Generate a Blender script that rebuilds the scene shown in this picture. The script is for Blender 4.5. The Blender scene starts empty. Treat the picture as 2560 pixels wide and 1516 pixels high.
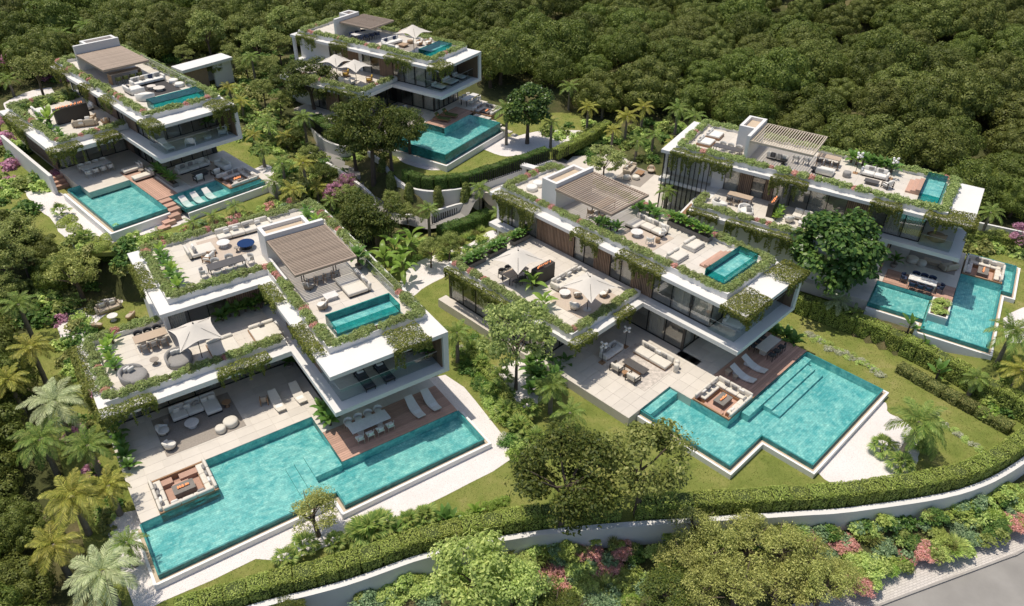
import bpy, bmesh, math, random
import numpy as np
from mathutils import Vector, Matrix

sc = bpy.context.scene
COL = sc.collection
R = math.radians
PI = math.pi

# ------------------------------------------------------------------ camera
FPX, PIT, ROL, CH = 1929.1, .6161, .0193, 38.0
_cp, _sp = math.cos(PIT), math.sin(PIT)
_fw = Vector((0, _cp, -_sp))
_r0, _u0 = Vector((1, 0, 0)), Vector((0, _sp, _cp))
_cr, _sr = math.cos(ROL), math.sin(ROL)
_rt = _cr * _r0 + _sr * _u0
_up = -_sr * _r0 + _cr * _u0
cd = bpy.data.cameras.new('camera')
cam = bpy.data.objects.new('camera', cd)
COL.objects.link(cam)
cam.matrix_world = Matrix(((_rt.x, _up.x, -_fw.x, 0), (_rt.y, _up.y, -_fw.y, 0), (_rt.z, _up.z, -_fw.z, CH), (0, 0, 0, 1)))
cd.sensor_width = 36
cd.lens = FPX / 2560 * 36
cd.clip_end = 6000
sc.camera = cam

# ------------------------------------------------------------------ light
SUN = Vector((-.2606, .1065, 1)).normalized()
w = bpy.data.worlds.new('World')
sc.world = w
w.use_nodes = True
nt = w.node_tree
nt.nodes.clear()
_o = nt.nodes.new('ShaderNodeOutputWorld')
_b = nt.nodes.new('ShaderNodeBackground')
_s = nt.nodes.new('ShaderNodeTexSky')
_s.sky_type = 'NISHITA'
_s.sun_disc = False
_s.sun_elevation = math.asin(SUN.z)
_s.sun_rotation = math.atan2(SUN.x, SUN.y)
_s.altitude = 50
_s.air_density = 1.0
_s.dust_density = 2.0
_s.ozone_density = 1.0
_b.inputs['Strength'].default_value = .12
nt.links.new(_s.outputs[0], _b.inputs[0])
nt.links.new(_b.outputs[0], _o.inputs[0])
sl = bpy.data.lights.new('sun', 'SUN')
sl.energy = 3.9
sl.angle = R(.53)
sl.color = (1, .915, .78)
so = bpy.data.objects.new('sun', sl)
COL.objects.link(so)
so.rotation_euler = SUN.to_track_quat('Z', 'Y').to_euler()
so.location = (-40, 30, 120)
sc.view_settings.view_transform = 'Standard'
sc.view_settings.look = 'None'
sc.view_settings.exposure = 0.0
sc.view_settings.gamma = 1
sc.view_settings.use_curve_mapping = False
sc.render.engine = 'CYCLES'
sc.cycles.max_bounces = 7
sc.cycles.diffuse_bounces = 4
sc.cycles.glossy_bounces = 3
sc.cycles.transmission_bounces = 4
sc.cycles.transparent_max_bounces = 12
sc.cycles.caustics_reflective = False
sc.cycles.caustics_refractive = False
sc.cycles.use_denoising = True
try:
    sc.cycles.denoiser = 'OPENIMAGEDENOISE'
except Exception:
    pass

# ------------------------------------------------------------------ photo point -> place
KD = 2560 / 2506.0


def ray(x, y):
    d = (x * KD - 1280) * _rt - (y * KD - 758) * _up + FPX * _fw
    return d


def at(x, y, z):
    """point of the place at height z seen at (x, y) of the 2506 px wide survey picture"""
    d = ray(x, y)
    t = (z - CH) / d.z
    return Vector((d.x * t, d.y * t, z))


def inpoly(x, y, P):
    c = False
    n = len(P)
    for i in range(n):
        x0, y0 = P[i][0], P[i][1]
        x1, y1 = P[i - 1][0], P[i - 1][1]
        if (y0 > y) != (y1 > y) and x < (x1 - x0) * (y - y0) / (y1 - y0) + x0:
            c = not c
    return c


# ------------------------------------------------------------------ materials
MATS = {}


def base_mat(name):
    m = bpy.data.materials.new(name)
    m.use_nodes = True
    n = m.node_tree
    n.nodes.clear()
    out = n.nodes.new('ShaderNodeOutputMaterial')
    b = n.nodes.new('ShaderNodeBsdfPrincipled')
    n.links.new(b.outputs[0], out.inputs[0])
    MATS[name] = m
    return m, n, b, out


def node(n, t, **k):
    q = n.nodes.new(t)
    for a, v in k.items():
        if a in q.inputs.keys():
            q.inputs[a].default_value = v
        else:
            setattr(q, a, v)
    return q


def ramp(n, fac, stops):
    r = n.nodes.new('ShaderNodeValToRGB')
    e = r.color_ramp.elements
    while len(e) < len(stops):
        e.new(.5)
    for i, (p, c) in enumerate(stops):
        e[i].position = p
        e[i].color = (*c, 1)
    n.links.new(fac, r.inputs[0])
    return r.outputs[0]


def mixc(n, fac, a, b, mode='MIX'):
    q = n.nodes.new('ShaderNodeMix')
    q.data_type = 'RGBA'
    q.blend_type = mode
    for s, v in ((0, fac), (6, a), (7, b)):
        if hasattr(v, 'links'):
            n.links.new(v, q.inputs[s])
        elif s == 0:
            q.inputs[0].default_value = v
        else:
            q.inputs[s].default_value = (*v, 1)
    return q.outputs[2]


def val(n, fac, lo, hi):
    q = n.nodes.new('ShaderNodeMapRange')
    n.links.new(fac, q.inputs[0])
    q.inputs[3].default_value = lo
    q.inputs[4].default_value = hi
    return q.outputs[0]


def sc3(c, k):
    return tuple(min(1, v * k) for v in c)


def pmat(name, col, rough=.6, var=.08, scale=2.0, bump=0, bscale=25, rnd=0, metal=0, spec=.4, stretch=None, geo=False):
    m, n, b, out = base_mat(name)
    tc = n.nodes.new('ShaderNodeNewGeometry' if geo else 'ShaderNodeTexCoord')
    co = tc.outputs['Position'] if geo else tc.outputs['Object']
    if stretch:
        mp = n.nodes.new('ShaderNodeMapping')
        mp.inputs['Scale'].default_value = stretch
        n.links.new(co, mp.inputs[0])
        co = mp.outputs[0]
    nz = node(n, 'ShaderNodeTexNoise', Scale=scale, Detail=5, Roughness=.6)
    n.links.new(co, nz.inputs['Vector'])
    c = ramp(n, nz.outputs['Fac'], [(.25, sc3(col, 1 - var)), (.75, sc3(col, 1 + var))])
    if rnd:
        oi = n.nodes.new('ShaderNodeObjectInfo')
        f = val(n, oi.outputs['Random'], 1 - rnd, 1 + rnd)
        hs = n.nodes.new('ShaderNodeHueSaturation')
        n.links.new(f, hs.inputs['Value'])
        n.links.new(c, hs.inputs['Color'])
        c = hs.outputs[0]
    n.links.new(c, b.inputs['Base Color'])
    b.inputs['Roughness'].default_value = rough
    b.inputs['Metallic'].default_value = metal
    b.inputs['Specular IOR Level'].default_value = spec
    if bump:
        n2 = node(n, 'ShaderNodeTexNoise', Scale=bscale, Detail=4)
        n.links.new(co, n2.inputs['Vector'])
        bp = node(n, 'ShaderNodeBump', Strength=bump, Distance=.02)
        n.links.new(n2.outputs['Fac'], bp.inputs['Height'])
        n.links.new(bp.outputs[0], b.inputs['Normal'])
    return m


LG = 2.3


def leafmat(name, c1, c2, c3=None, rough=.55, trans=.3, ov=.12, clump=0):
    m, n, b, out = base_mat(name)
    g = n.nodes.new('ShaderNodeNewGeometry')
    c = ramp(n, g.outputs['Random Per Island'], [(0, sc3(c1, LG)), (.6, sc3(c2, LG)), (1, sc3(c3 or c2, LG))])
    oi = n.nodes.new('ShaderNodeObjectInfo')
    hs = n.nodes.new('ShaderNodeHueSaturation')
    n.links.new(val(n, oi.outputs['Random'], 1 - ov, 1 + ov), hs.inputs['Value'])
    mh = node(n, 'ShaderNodeMath', operation='MULTIPLY_ADD')
    n.links.new(oi.outputs['Random'], mh.inputs[0])
    mh.inputs[1].default_value = .016
    mh.inputs[2].default_value = .488
    n.links.new(mh.outputs[0], hs.inputs['Hue'])
    n.links.new(c, hs.inputs['Color'])
    c = hs.outputs[0]
    n.links.new(c, b.inputs['Base Color'])
    b.inputs['Roughness'].default_value = rough
    b.inputs['Specular IOR Level'].default_value = .3
    t = n.nodes.new('ShaderNodeBsdfTranslucent')
    br = n.nodes.new('ShaderNodeHueSaturation')
    br.inputs['Value'].default_value = 1.3
    n.links.new(c, br.inputs['Color'])
    n.links.new(br.outputs[0], t.inputs[0])
    mx = n.nodes.new('ShaderNodeMixShader')
    mx.inputs[0].default_value = trans + .08
    n.links.new(b.outputs[0], mx.inputs[1])
    n.links.new(t.outputs[0], mx.inputs[2])
    n.links.new(mx.outputs[0], out.inputs[0])
    return m


white = pmat('white_render', (.68, .67, .655), .7, .05, .5, .15, 40)
white2 = pmat('white_paint', (.78, .775, .76), .55, .02, 1)
fabric = pmat('cream_fabric', (.66, .62, .55), .9, .06, 6, .4, 160)
fabw = pmat('white_fabric', (.72, .70, .66), .9, .05, 6, .4, 160)
fabg = pmat('grey_fabric', (.28, .27, .26), .9, .1, 8, .4, 160)
fabb = pmat('beige_fabric', (.47, .40, .31), .9, .1, 8, .4, 160)
fabn = pmat('navy_fabric', (.035, .05, .10), .9, .2, 10, .4, 160)
fabgr = pmat('green_fabric', (.10, .12, .035), .9, .15, 10, .4, 160)
faby = pmat('mustard_fabric', (.42, .27, .05), .9, .15, 10, .4, 160)
fabk = pmat('charcoal_fabric', (.07, .07, .075), .9, .12, 10, .4, 160)
fabo = pmat('coral_fabric', (.55, .22, .10), .9, .12, 10)
mesh_t = pmat('sunshade_cloth', (.62, .58, .52), .85, .04, 3, .15, 90)
metal_d = pmat('dark_metal', (.025, .024, .023), .45, .15, 6)
metal_l = pmat('pale_metal', (.50, .49, .47), .45, .08, 6)
wicker = pmat('wicker', (.36, .25, .16), .8, .25, 40, .6, 60)
wickg = pmat('grey_wicker', (.30, .26, .22), .8, .25, 40, .6, 60)
slatm = pmat('timber_slat', (.30, .205, .145), .7, .22, 3, .25, 40, rnd=.14, stretch=(6, 6, .7))
pergm = pmat('pergola_timber', (.36, .285, .225), .7, .18, 3, .25, 40, rnd=.1, stretch=(1, 8, 8))
deckm = pmat('deck_timber', (.46, .285, .215), .65, .22, 2.2, .3, 60, rnd=.16, stretch=(1, 12, 12))
woodm = pmat('teak', (.34, .20, .11), .6, .2, 4, .2, 50, stretch=(1, 8, 8))
woodl = pmat('pale_oak', (.45, .35, .26), .6, .14, 4, .2, 50, stretch=(1, 8, 8))
bark = pmat('bark', (.12, .092, .07), .95, .35, 5, .9, 18, stretch=(1, 1, .35))
barkp = pmat('palm_bark', (.22, .19, .155), .95, .3, 4, .9, 14, stretch=(.5, .5, 3))
soil = pmat('soil', (.075, .052, .035), 1, .4, 6, .8, 30)
stone = pmat('travertine', (.60, .555, .495), .62, .06, 1.1, .12, 30, rnd=.055, geo=True)
stonep = pmat('plain_stone', (.60, .55, .485), .65, .08, 1.2, .12, 30, geo=True)
gutterm = pmat('gutter_stone', (.52, .42, .31), .7, .1, 2, .2, 30)
conc = pmat('planter_concrete', (.19, .18, .165), .85, .15, 3, .3, 40)
darkpanel = pmat('fireplace_panel', (.05, .046, .043), .5, .1, 1)
curtain = pmat('curtain_cloth', (.70, .66, .60), .9, .05, 8)
innerw = pmat('room_wall', (.74, .68, .60), .85, .05, 1)
innerd = pmat('room_timber', (.16, .105, .07), .6, .2, 3, stretch=(6, 6, .7))
rugm = pmat('rug_weave', (.31, .275, .24), .95, .16, 9, .4, 60)
rugb = pmat('beige_rug_weave', (.50, .42, .35), .95, .12, 9, .4, 60)
rugd = pmat('dark_rug_weave', (.06, .055, .055), .95, .2, 9, .4, 60)
marble = pmat('marble_top', (.70, .68, .66), .3, .1, 5)
slate = pmat('dark_table_top', (.09, .085, .085), .5, .15, 5)
asph = pmat('asphalt', (.27, .258, .242), .9, .14, .5, .3, 80, geo=True)
kerbm = pmat('kerb_stone', (.33, .31, .29), .85, .12, 3)


def schlick(n, f0, nrm=None):
    """reflectance of a thin sheet, the same from both sides"""
    g = n.nodes.new('ShaderNodeNewGeometry')
    d = node(n, 'ShaderNodeVectorMath', operation='DOT_PRODUCT')
    n.links.new(g.outputs['Incoming'], d.inputs[0])
    n.links.new(nrm or g.outputs['Normal'], d.inputs[1])
    a = node(n, 'ShaderNodeMath', operation='ABSOLUTE')
    n.links.new(d.outputs['Value'], a.inputs[0])
    i = node(n, 'ShaderNodeMath', operation='SUBTRACT', use_clamp=True)
    i.inputs[0].default_value = 1
    n.links.new(a.outputs[0], i.inputs[1])
    p = node(n, 'ShaderNodeMath', operation='POWER')
    n.links.new(i.outputs[0], p.inputs[0])
    p.inputs[1].default_value = 5
    return val(n, p.outputs[0], f0, 1)


def _water():
    m, n, b, out = base_mat('pool_water')
    tc = n.nodes.new('ShaderNodeNewGeometry')
    n1 = node(n, 'ShaderNodeTexNoise', Scale=2.6, Detail=3, Roughness=.6, Distortion=.8)
    n.links.new(tc.outputs['Position'], n1.inputs['Vector'])
    bp = node(n, 'ShaderNodeBump', Strength=.16, Distance=.06)
    n.links.new(n1.outputs['Fac'], bp.inputs['Height'])
    tr = n.nodes.new('ShaderNodeBsdfTransparent')
    tr.inputs[0].default_value = (.84, .96, .95, 1)
    gl = n.nodes.new('ShaderNodeBsdfGlossy')
    gl.inputs['Roughness'].default_value = .03
    n.links.new(bp.outputs[0], gl.inputs['Normal'])
    mx = n.nodes.new('ShaderNodeMixShader')
    n.links.new(schlick(n, .022, bp.outputs[0]), mx.inputs[0])
    n.links.new(tr.outputs[0], mx.inputs[1])
    n.links.new(gl.outputs[0], mx.inputs[2])
    n.links.new(mx.outputs[0], out.inputs[0])
    n.nodes.remove(b)
    return m


def _glass(name, tint, ior=1.5):
    m, n, b, out = base_mat(name)
    tr = n.nodes.new('ShaderNodeBsdfTransparent')
    tr.inputs[0].default_value = (*tint, 1)
    gl = n.nodes.new('ShaderNodeBsdfGlossy')
    gl.inputs['Roughness'].default_value = .02
    mx = n.nodes.new('ShaderNodeMixShader')
    n.links.new(schlick(n, ((ior - 1) / (ior + 1)) ** 2), mx.inputs[0])
    n.links.new(tr.outputs[0], mx.inputs[1])
    n.links.new(gl.outputs[0], mx.inputs[2])
    n.links.new(mx.outputs[0], out.inputs[0])
    n.nodes.remove(b)
    return m


def _tiles(name, stops, patch, k=.5):
    m, n, b, out = base_mat(name)
    g = n.nodes.new('ShaderNodeNewGeometry')
    c = ramp(n, g.outputs['Random Per Island'], stops)
    nz = node(n, 'ShaderNodeTexNoise', Scale=.8, Detail=6, Roughness=.7, Distortion=1.2)  # broad and fine mottling painted over the tile tones, imitating rippled light
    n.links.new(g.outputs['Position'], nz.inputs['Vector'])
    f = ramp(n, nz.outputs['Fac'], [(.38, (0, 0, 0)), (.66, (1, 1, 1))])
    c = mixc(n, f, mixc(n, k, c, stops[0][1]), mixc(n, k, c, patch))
    n2 = node(n, 'ShaderNodeTexNoise', Scale=7, Detail=4, Roughness=.7)
    n.links.new(g.outputs['Position'], n2.inputs['Vector'])
    hs = n.nodes.new('ShaderNodeHueSaturation')
    n.links.new(val(n, n2.outputs['Fac'], .6, 1.4), hs.inputs['Value'])
    n.links.new(c, hs.inputs['Color'])
    n.links.new(hs.outputs[0], b.inputs['Base Color'])
    b.inputs['Roughness'].default_value = .35
    return m


water = _water()
glass = _glass('window_glass', (.92, .93, .92), 2.1)
guard = _glass('guard_glass', (.86, .91, .92))
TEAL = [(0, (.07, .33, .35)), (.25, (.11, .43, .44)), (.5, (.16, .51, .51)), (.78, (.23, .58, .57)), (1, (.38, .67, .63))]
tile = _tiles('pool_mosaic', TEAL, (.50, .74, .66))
tiled = _tiles('pool_wall_mosaic', [(0, (.01, .10, .105)), (.5, (.02, .20, .20)), (1, (.06, .33, .32))], (.04, .30, .28))


def _gravel():
    m, n, b, out = base_mat('white_gravel')
    g = n.nodes.new('ShaderNodeNewGeometry')
    v = node(n, 'ShaderNodeTexVoronoi', Scale=16)
    n.links.new(g.outputs['Position'], v.inputs['Vector'])
    c = ramp(n, v.outputs['Distance'], [(0, (.80, .755, .74)), (.6, (.74, .695, .68)), (1, (.52, .48, .465))])
    nz = node(n, 'ShaderNodeTexNoise', Scale=.5, Detail=6, Roughness=.7)
    n.links.new(g.outputs['Position'], nz.inputs['Vector'])
    c = mixc(n, ramp(n, nz.outputs['Fac'], [(.4, (0, 0, 0)), (.75, (.35, .35, .35))]), c, (.55, .50, .46))
    n.links.new(c, b.inputs['Base Color'])
    b.inputs['Roughness'].default_value = .95
    bp = node(n, 'ShaderNodeBump', Strength=.7, Distance=.04)
    n.links.new(v.outputs['Distance'], bp.inputs['Height'])
    bp.invert = True
    n.links.new(bp.outputs[0], b.inputs['Normal'])
    return m


def _lawn():
    m, n, b, out = base_mat('lawn_grass')
    g = n.nodes.new('ShaderNodeNewGeometry')
    nz = node(n, 'ShaderNodeTexNoise', Scale=.45, Detail=7, Roughness=.68)
    n.links.new(g.outputs['Position'], nz.inputs['Vector'])
    c = ramp(n, nz.outputs['Fac'], [(.28, (.125, .165, .035)), (.44, (.19, .225, .055)), (.58, (.245, .255, .075)), (.72, (.33, .30, .12)), (.85, (.42, .35, .16))])
    n2 = node(n, 'ShaderNodeTexNoise', Scale=14, Detail=5, Roughness=.75)
    n.links.new(g.outputs['Position'], n2.inputs['Vector'])
    hs = n.nodes.new('ShaderNodeHueSaturation')
    n.links.new(val(n, n2.outputs['Fac'], .55, 1.45), hs.inputs['Value'])
    n.links.new(c, hs.inputs['Color'])
    n.links.new(hs.outputs[0], b.inputs['Base Color'])
    b.inputs['Roughness'].default_value = .9
    b.inputs['Specular IOR Level'].default_value = .1
    bp = node(n, 'ShaderNodeBump', Strength=.9, Distance=.08)
    n.links.new(n2.outputs['Fac'], bp.inputs['Height'])
    n.links.new(bp.outputs[0], b.inputs['Normal'])
    return m


def _terrain():
    m, n, b, out = base_mat('woodland_floor')
    g = n.nodes.new('ShaderNodeNewGeometry')
    nz = node(n, 'ShaderNodeTexNoise', Scale=.25, Detail=8, Roughness=.7)
    n.links.new(g.outputs['Position'], nz.inputs['Vector'])
    c = ramp(n, nz.outputs['Fac'], [(.3, (.05, .065, .018)), (.48, (.09, .10, .03)), (.62, (.17, .145, .065)), (.78, (.26, .20, .11))])
    n2 = node(n, 'ShaderNodeTexNoise', Scale=9, Detail=5, Roughness=.8)
    n.links.new(g.outputs['Position'], n2.inputs['Vector'])
    hs = n.nodes.new('ShaderNodeHueSaturation')
    n.links.new(val(n, n2.outputs['Fac'], .5, 1.5), hs.inputs['Value'])
    n.links.new(c, hs.inputs['Color'])
    n.links.new(hs.outputs[0], b.inputs['Base Color'])
    b.inputs['Roughness'].default_value = 1
    bp = node(n, 'ShaderNodeBump', Strength=1, Distance=.15)
    n.links.new(n2.outputs['Fac'], bp.inputs['Height'])
    n.links.new(bp.outputs[0], b.inputs['Normal'])
    return m


def _paver():
    m, n, b, out = base_mat('pavement_setts')
    g = n.nodes.new('ShaderNodeNewGeometry')
    mp = n.nodes.new('ShaderNodeMapping')
    mp.inputs['Rotation'].default_value = (0, 0, R(-22))
    n.links.new(g.outputs['Position'], mp.inputs[0])
    br = node(n, 'ShaderNodeTexBrick', Scale=1)
    br.inputs['Color1'].default_value = (.60, .56, .52, 1)
    br.inputs['Color2'].default_value = (.52, .485, .45, 1)
    br.inputs['Mortar'].default_value = (.36, .335, .31, 1)
    br.inputs['Mortar Size'].default_value = .012
    br.inputs['Brick Width'].default_value = .3
    br.inputs['Row Height'].default_value = .15
    n.links.new(mp.outputs[0], br.inputs['Vector'])
    n.links.new(br.outputs[0], b.inputs['Base Color'])
    b.inputs['Roughness'].default_value = .9
    bp = node(n, 'ShaderNodeBump', Strength=.4, Distance=.02)
    n.links.new(br.outputs['Fac'], bp.inputs['Height'])
    bp.invert = True
    n.links.new(bp.outputs[0], b.inputs['Normal'])
    return m


def _fire():
    m, n, b, out = base_mat('gas_flame')
    b.inputs['Base Color'].default_value = (.8, .25, .08, 1)
    b.inputs['Emission Color'].default_value = (1, .38, .16, 1)
    b.inputs['Emission Strength'].default_value = 1.0
    return m


gravel, lawnm, terrm, paverm, firem = _gravel(), _lawn(), _terrain(), _paver(), _fire()
globem = pmat('lamp_globe', (.85, .84, .82), .3, .01, 2)
bluem = pmat('blue_glaze', (.008, .03, .11), .12, .1, 3)
L_forest = leafmat('forest_leaf', (.030, .046, .008), (.058, .078, .014), (.10, .118, .027), trans=.2, ov=.28)
L_forest2 = leafmat('forest_leaf_olive', (.038, .050, .010), (.070, .086, .018), (.115, .126, .034), trans=.2, ov=.16)
L_pine = leafmat('pine_needle', (.020, .034, .006), (.045, .062, .011), (.085, .095, .020), trans=.2, ov=.12)
L_glossy = leafmat('glossy_leaf', (.014, .036, .008), (.034, .068, .014), (.085, .125, .03), rough=.32, trans=.2, ov=.08)
L_oak = leafmat('oak_leaf', (.055, .075, .018), (.115, .14, .036), (.20, .215, .075), trans=.25, ov=.1)
L_loose = leafmat('loose_tree_leaf', (.075, .105, .034), (.15, .185, .06), (.25, .285, .11), trans=.3, ov=.1)
L_olive = leafmat('olive_leaf', (.080, .095, .024), (.17, .185, .052), (.28, .285, .10), trans=.22, ov=.12)
L_light = leafmat('light_shrub_leaf', (.11, .155, .042), (.20, .255, .078), (.32, .36, .13), trans=.3, ov=.12)
L_planter = leafmat('planter_leaf', (.075, .105, .034), (.145, .18, .066), (.245, .275, .115), trans=.3, ov=.14)
L_pink = leafmat('pink_flower', (.16, .11, .06), (.33, .17, .155), (.38, .235, .215), trans=.3, ov=.12)
L_purple = leafmat('purple_flower', (.13, .08, .09), (.25, .12, .18), (.31, .19, .25), trans=.3, ov=.12)
L_whitef = leafmat('white_flower', (.08, .10, .03), (.22, .23, .16), (.40, .39, .35), trans=.3, ov=.08)
L_hedge = leafmat('hedge_leaf', (.10, .13, .028), (.165, .20, .048), (.245, .275, .08), trans=.28, ov=.08)
L_hedged = leafmat('dark_hedge_leaf', (.022, .055, .012), (.05, .095, .02), (.10, .145, .035), trans=.25, ov=.08)
L_vine = leafmat('vine_leaf', (.042, .058, .012), (.088, .102, .022), (.16, .165, .042), trans=.28, ov=.1)
L_palm = leafmat('palm_leaf', (.045, .085, .018), (.10, .145, .032), (.19, .215, .06), trans=.25, ov=.18)
L_palmy = leafmat('golden_palm_leaf', (.085, .10, .018), (.17, .175, .034), (.30, .27, .07), trans=.25, ov=.15)
L_palmp = leafmat('pale_palm_leaf', (.14, .17, .085), (.23, .26, .14), (.34, .36, .22), trans=.2, ov=.1)
L_banana = leafmat('banana_leaf', (.06, .115, .018), (.105, .165, .032), (.19, .25, .06), rough=.35, trans=.35, ov=.12)
L_lime = leafmat('lime_leaf', (.075, .135, .02), (.125, .19, .034), (.22, .27, .075), rough=.4, trans=.35, ov=.1)
L_tropic = leafmat('tropical_leaf', (.025, .065, .014), (.06, .115, .026), (.13, .19, .05), rough=.35, trans=.25, ov=.12)
L_cool = leafmat('bluish_shrub_leaf', (.05, .085, .045), (.10, .15, .075), (.19, .24, .13), trans=.25, ov=.12)
L_grass = leafmat('grass_blade', (.05, .068, .014), (.095, .11, .026), (.15, .145, .05), trans=.2, ov=0)
L_scrub = leafmat('scrub_leaf', (.055, .07, .02), (.11, .12, .038), (.20, .19, .07), trans=.25, ov=.2)

# ------------------------------------------------------------------ mesh helpers
class MB:
    def __init__(s):
        s.v, s.f = [], []

    def add(s, v, f):
        o = len(s.v)
        s.v += [tuple(p) for p in v]
        s.f += [tuple(i + o for i in q) for q in f]
        return s

    def box(s, x0, x1, y0, y1, z0, z1):
        return s.add([(x0, y0, z0), (x1, y0, z0), (x1, y1, z0), (x0, y1, z0), (x0, y0, z1), (x1, y0, z1), (x1, y1, z1), (x0, y1, z1)],
                     [(0, 3, 2, 1), (4, 5, 6, 7), (0, 1, 5, 4), (1, 2, 6, 5), (2, 3, 7, 6), (3, 0, 4, 7)])

    def prism(s, P, z0, z1):
        n = len(P)
        if sum(P[i - 1][0] * P[i][1] - P[i][0] * P[i - 1][1] for i in range(n)) < 0:
            P = P[::-1]
        return s.add([(p[0], p[1], z0) for p in P] + [(p[0], p[1], z1) for p in P],
                     [tuple(range(n - 1, -1, -1)), tuple(range(n, 2 * n))] + [(i, (i + 1) % n, n + (i + 1) % n, n + i) for i in range(n)])

    def lathe(s, prof, n=16, cx=0, cy=0):
        v, f = [], []
        for r, z in prof:
            for i in range(n):
                a = 2 * PI * i / n
                v.append((cx + r * math.cos(a), cy + r * math.sin(a), z))
        for k in range(len(prof) - 1):
            for i in range(n):
                j = (i + 1) % n
                f.append((k * n + i, k * n + j, (k + 1) * n + j, (k + 1) * n + i))
        f.append(tuple(range(n - 1, -1, -1)))
        m = (len(prof) - 1) * n
        f.append(tuple(range(m, m + n)))
        return s.add(v, f)

    def tube(s, P, rad, n=6):
        P = [Vector(p) for p in P]
        if not hasattr(rad, '__len__'):
            rad = [rad] * len(P)
        v, f = [], []
        for k, p in enumerate(P):
            t = (P[min(k + 1, len(P) - 1)] - P[max(k - 1, 0)]).normalized()
            a = t.cross(Vector((0, 0, 1)))
            if a.length < 1e-3:
                a = Vector((1, 0, 0))
            a.normalize()
            b = t.cross(a)
            for i in range(n):
                q = 2 * PI * i / n
                v.append(p + rad[k] * (a * math.cos(q) + b * math.sin(q)))
        for k in range(len(P) - 1):
            for i in range(n):
                j = (i + 1) % n
                f.append((k * n + i, k * n + j, (k + 1) * n + j, (k + 1) * n + i))
        f.append(tuple(range(n - 1, -1, -1)))
        m = (len(P) - 1) * n
        f.append(tuple(range(m, m + n)))
        return s.add(v, f)

    def ball(s, c, r, n=8, sq=1):
        pr = []
        for k in range(n + 1):
            a = -PI / 2 + PI * k / n
            pr.append((max(1e-3, r * math.cos(a)), r * sq * math.sin(a)))
        o = len(s.v)
        s.lathe(pr, n * 2)
        s.v[o:] = [(p[0] + c[0], p[1] + c[1], p[2] + c[2]) for p in s.v[o:]]
        return s

    def mesh(s, name, mat, smooth=False):
        me = bpy.data.meshes.new(name)
        me.from_pydata(s.v, [], s.f)
        me.materials.append(mat)
        if smooth:
            me.polygons.foreach_set('use_smooth', [True] * len(me.polygons))
        me.update()
        return me


CACHE = {}


def cached(key, fn):
    if key not in CACHE:
        CACHE[key] = fn()
    return CACHE[key]


def soft(name, w, d, h, r, mat, seg=3):
    """cushion: bevelled, slightly crowned box, base at z = 0, centred in x, y"""
    def mk():
        bm = bmesh.new()
        bmesh.ops.create_cube(bm, size=1)
        bmesh.ops.scale(bm, vec=(w, d, h), verts=bm.verts)
        bmesh.ops.bevel(bm, geom=bm.edges[:], offset=min(r, .48 * min(w, d, h)), segments=seg, profile=.5, affect='EDGES')
        for v in bm.verts:
            k = (1 - (2 * v.co.x / w) ** 2) * (1 - (2 * v.co.y / d) ** 2)
            v.co.z += h / 2 + (.12 * h * max(k, 0) if v.co.z > 0 else 0)
        me = bpy.data.meshes.new(name)
        bm.to_mesh(me)
        bm.free()
        me.materials.append(mat)
        me.polygons.foreach_set('use_smooth', [True] * len(me.polygons))
        return me
    return cached(('soft', name, round(w, 3), round(d, 3), round(h, 3), round(r, 3), mat.name), mk)


def obj(name, me, parent=None, loc=(0, 0, 0), rot=(0, 0, 0), kind=None):
    o = bpy.data.objects.new(name, me)
    COL.objects.link(o)
    if parent is not None:
        o.parent = parent
    o.location = loc
    o.rotation_euler = rot
    if kind:
        o['kind'] = kind
    return o


def part(name, mb, mat, parent, loc=(0, 0, 0), rot=(0, 0, 0), smooth=False, kind=None):
    return obj(name, mb.mesh(name, mat, smooth), parent, loc, rot, kind)


def tag(o, label, cat, group=None):
    o['label'] = label
    o['category'] = cat
    if group:
        o['group'] = group
    return o


def thing(name, label, cat, loc, rz=0, group=None):
    o = bpy.data.objects.new(name, None)
    o.empty_display_size = .3
    COL.objects.link(o)
    o.location = loc
    o.rotation_euler = (0, 0, rz)
    return tag(o, label, cat, group)


def struct(name, me, loc=(0, 0, 0)):
    o = obj(name, me, None, loc)
    o['kind'] = 'structure'
    return o


ORD = ['first', 'second', 'third', 'fourth', 'fifth', 'sixth', 'seventh', 'eighth', 'ninth', 'tenth']


class Frame:
    """a villa's own axes: x along its front, y to its back, z from its floor"""

    def __init__(s, o, yaw, z0, word):
        s.o, s.yaw, s.z0, s.word = o, yaw, z0, word
        s.c, s.s = math.cos(yaw), math.sin(yaw)

    def p(s, x, y, z=0):
        return Vector((s.o[0] + x * s.c - y * s.s, s.o[1] + x * s.s + y * s.c, s.z0 + z))


# ------------------------------------------------------------------ foliage meshes (numpy)
def np_mesh(name, V, mat, nv=4, smooth=False):
    """V: (n, nv, 3) separate faces"""
    n = len(V)
    me = bpy.data.meshes.new(name)
    me.vertices.add(n * nv)
    me.vertices.foreach_set('co', V.reshape(-1).astype(np.float32))
    me.loops.add(n * nv)
    me.loops.foreach_set('vertex_index', np.arange(n * nv, dtype=np.int32))
    me.polygons.add(n)
    me.polygons.foreach_set('loop_start', np.arange(0, n * nv, nv, dtype=np.int32))
    me.polygons.foreach_set('loop_total', np.full(n, nv, dtype=np.int32))
    me.materials.append(mat)
    me.update(calc_edges=True)
    me.validate()
    return me


def unit(a):
    return a / np.maximum(np.linalg.norm(a, axis=-1, keepdims=True), 1e-6)


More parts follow.
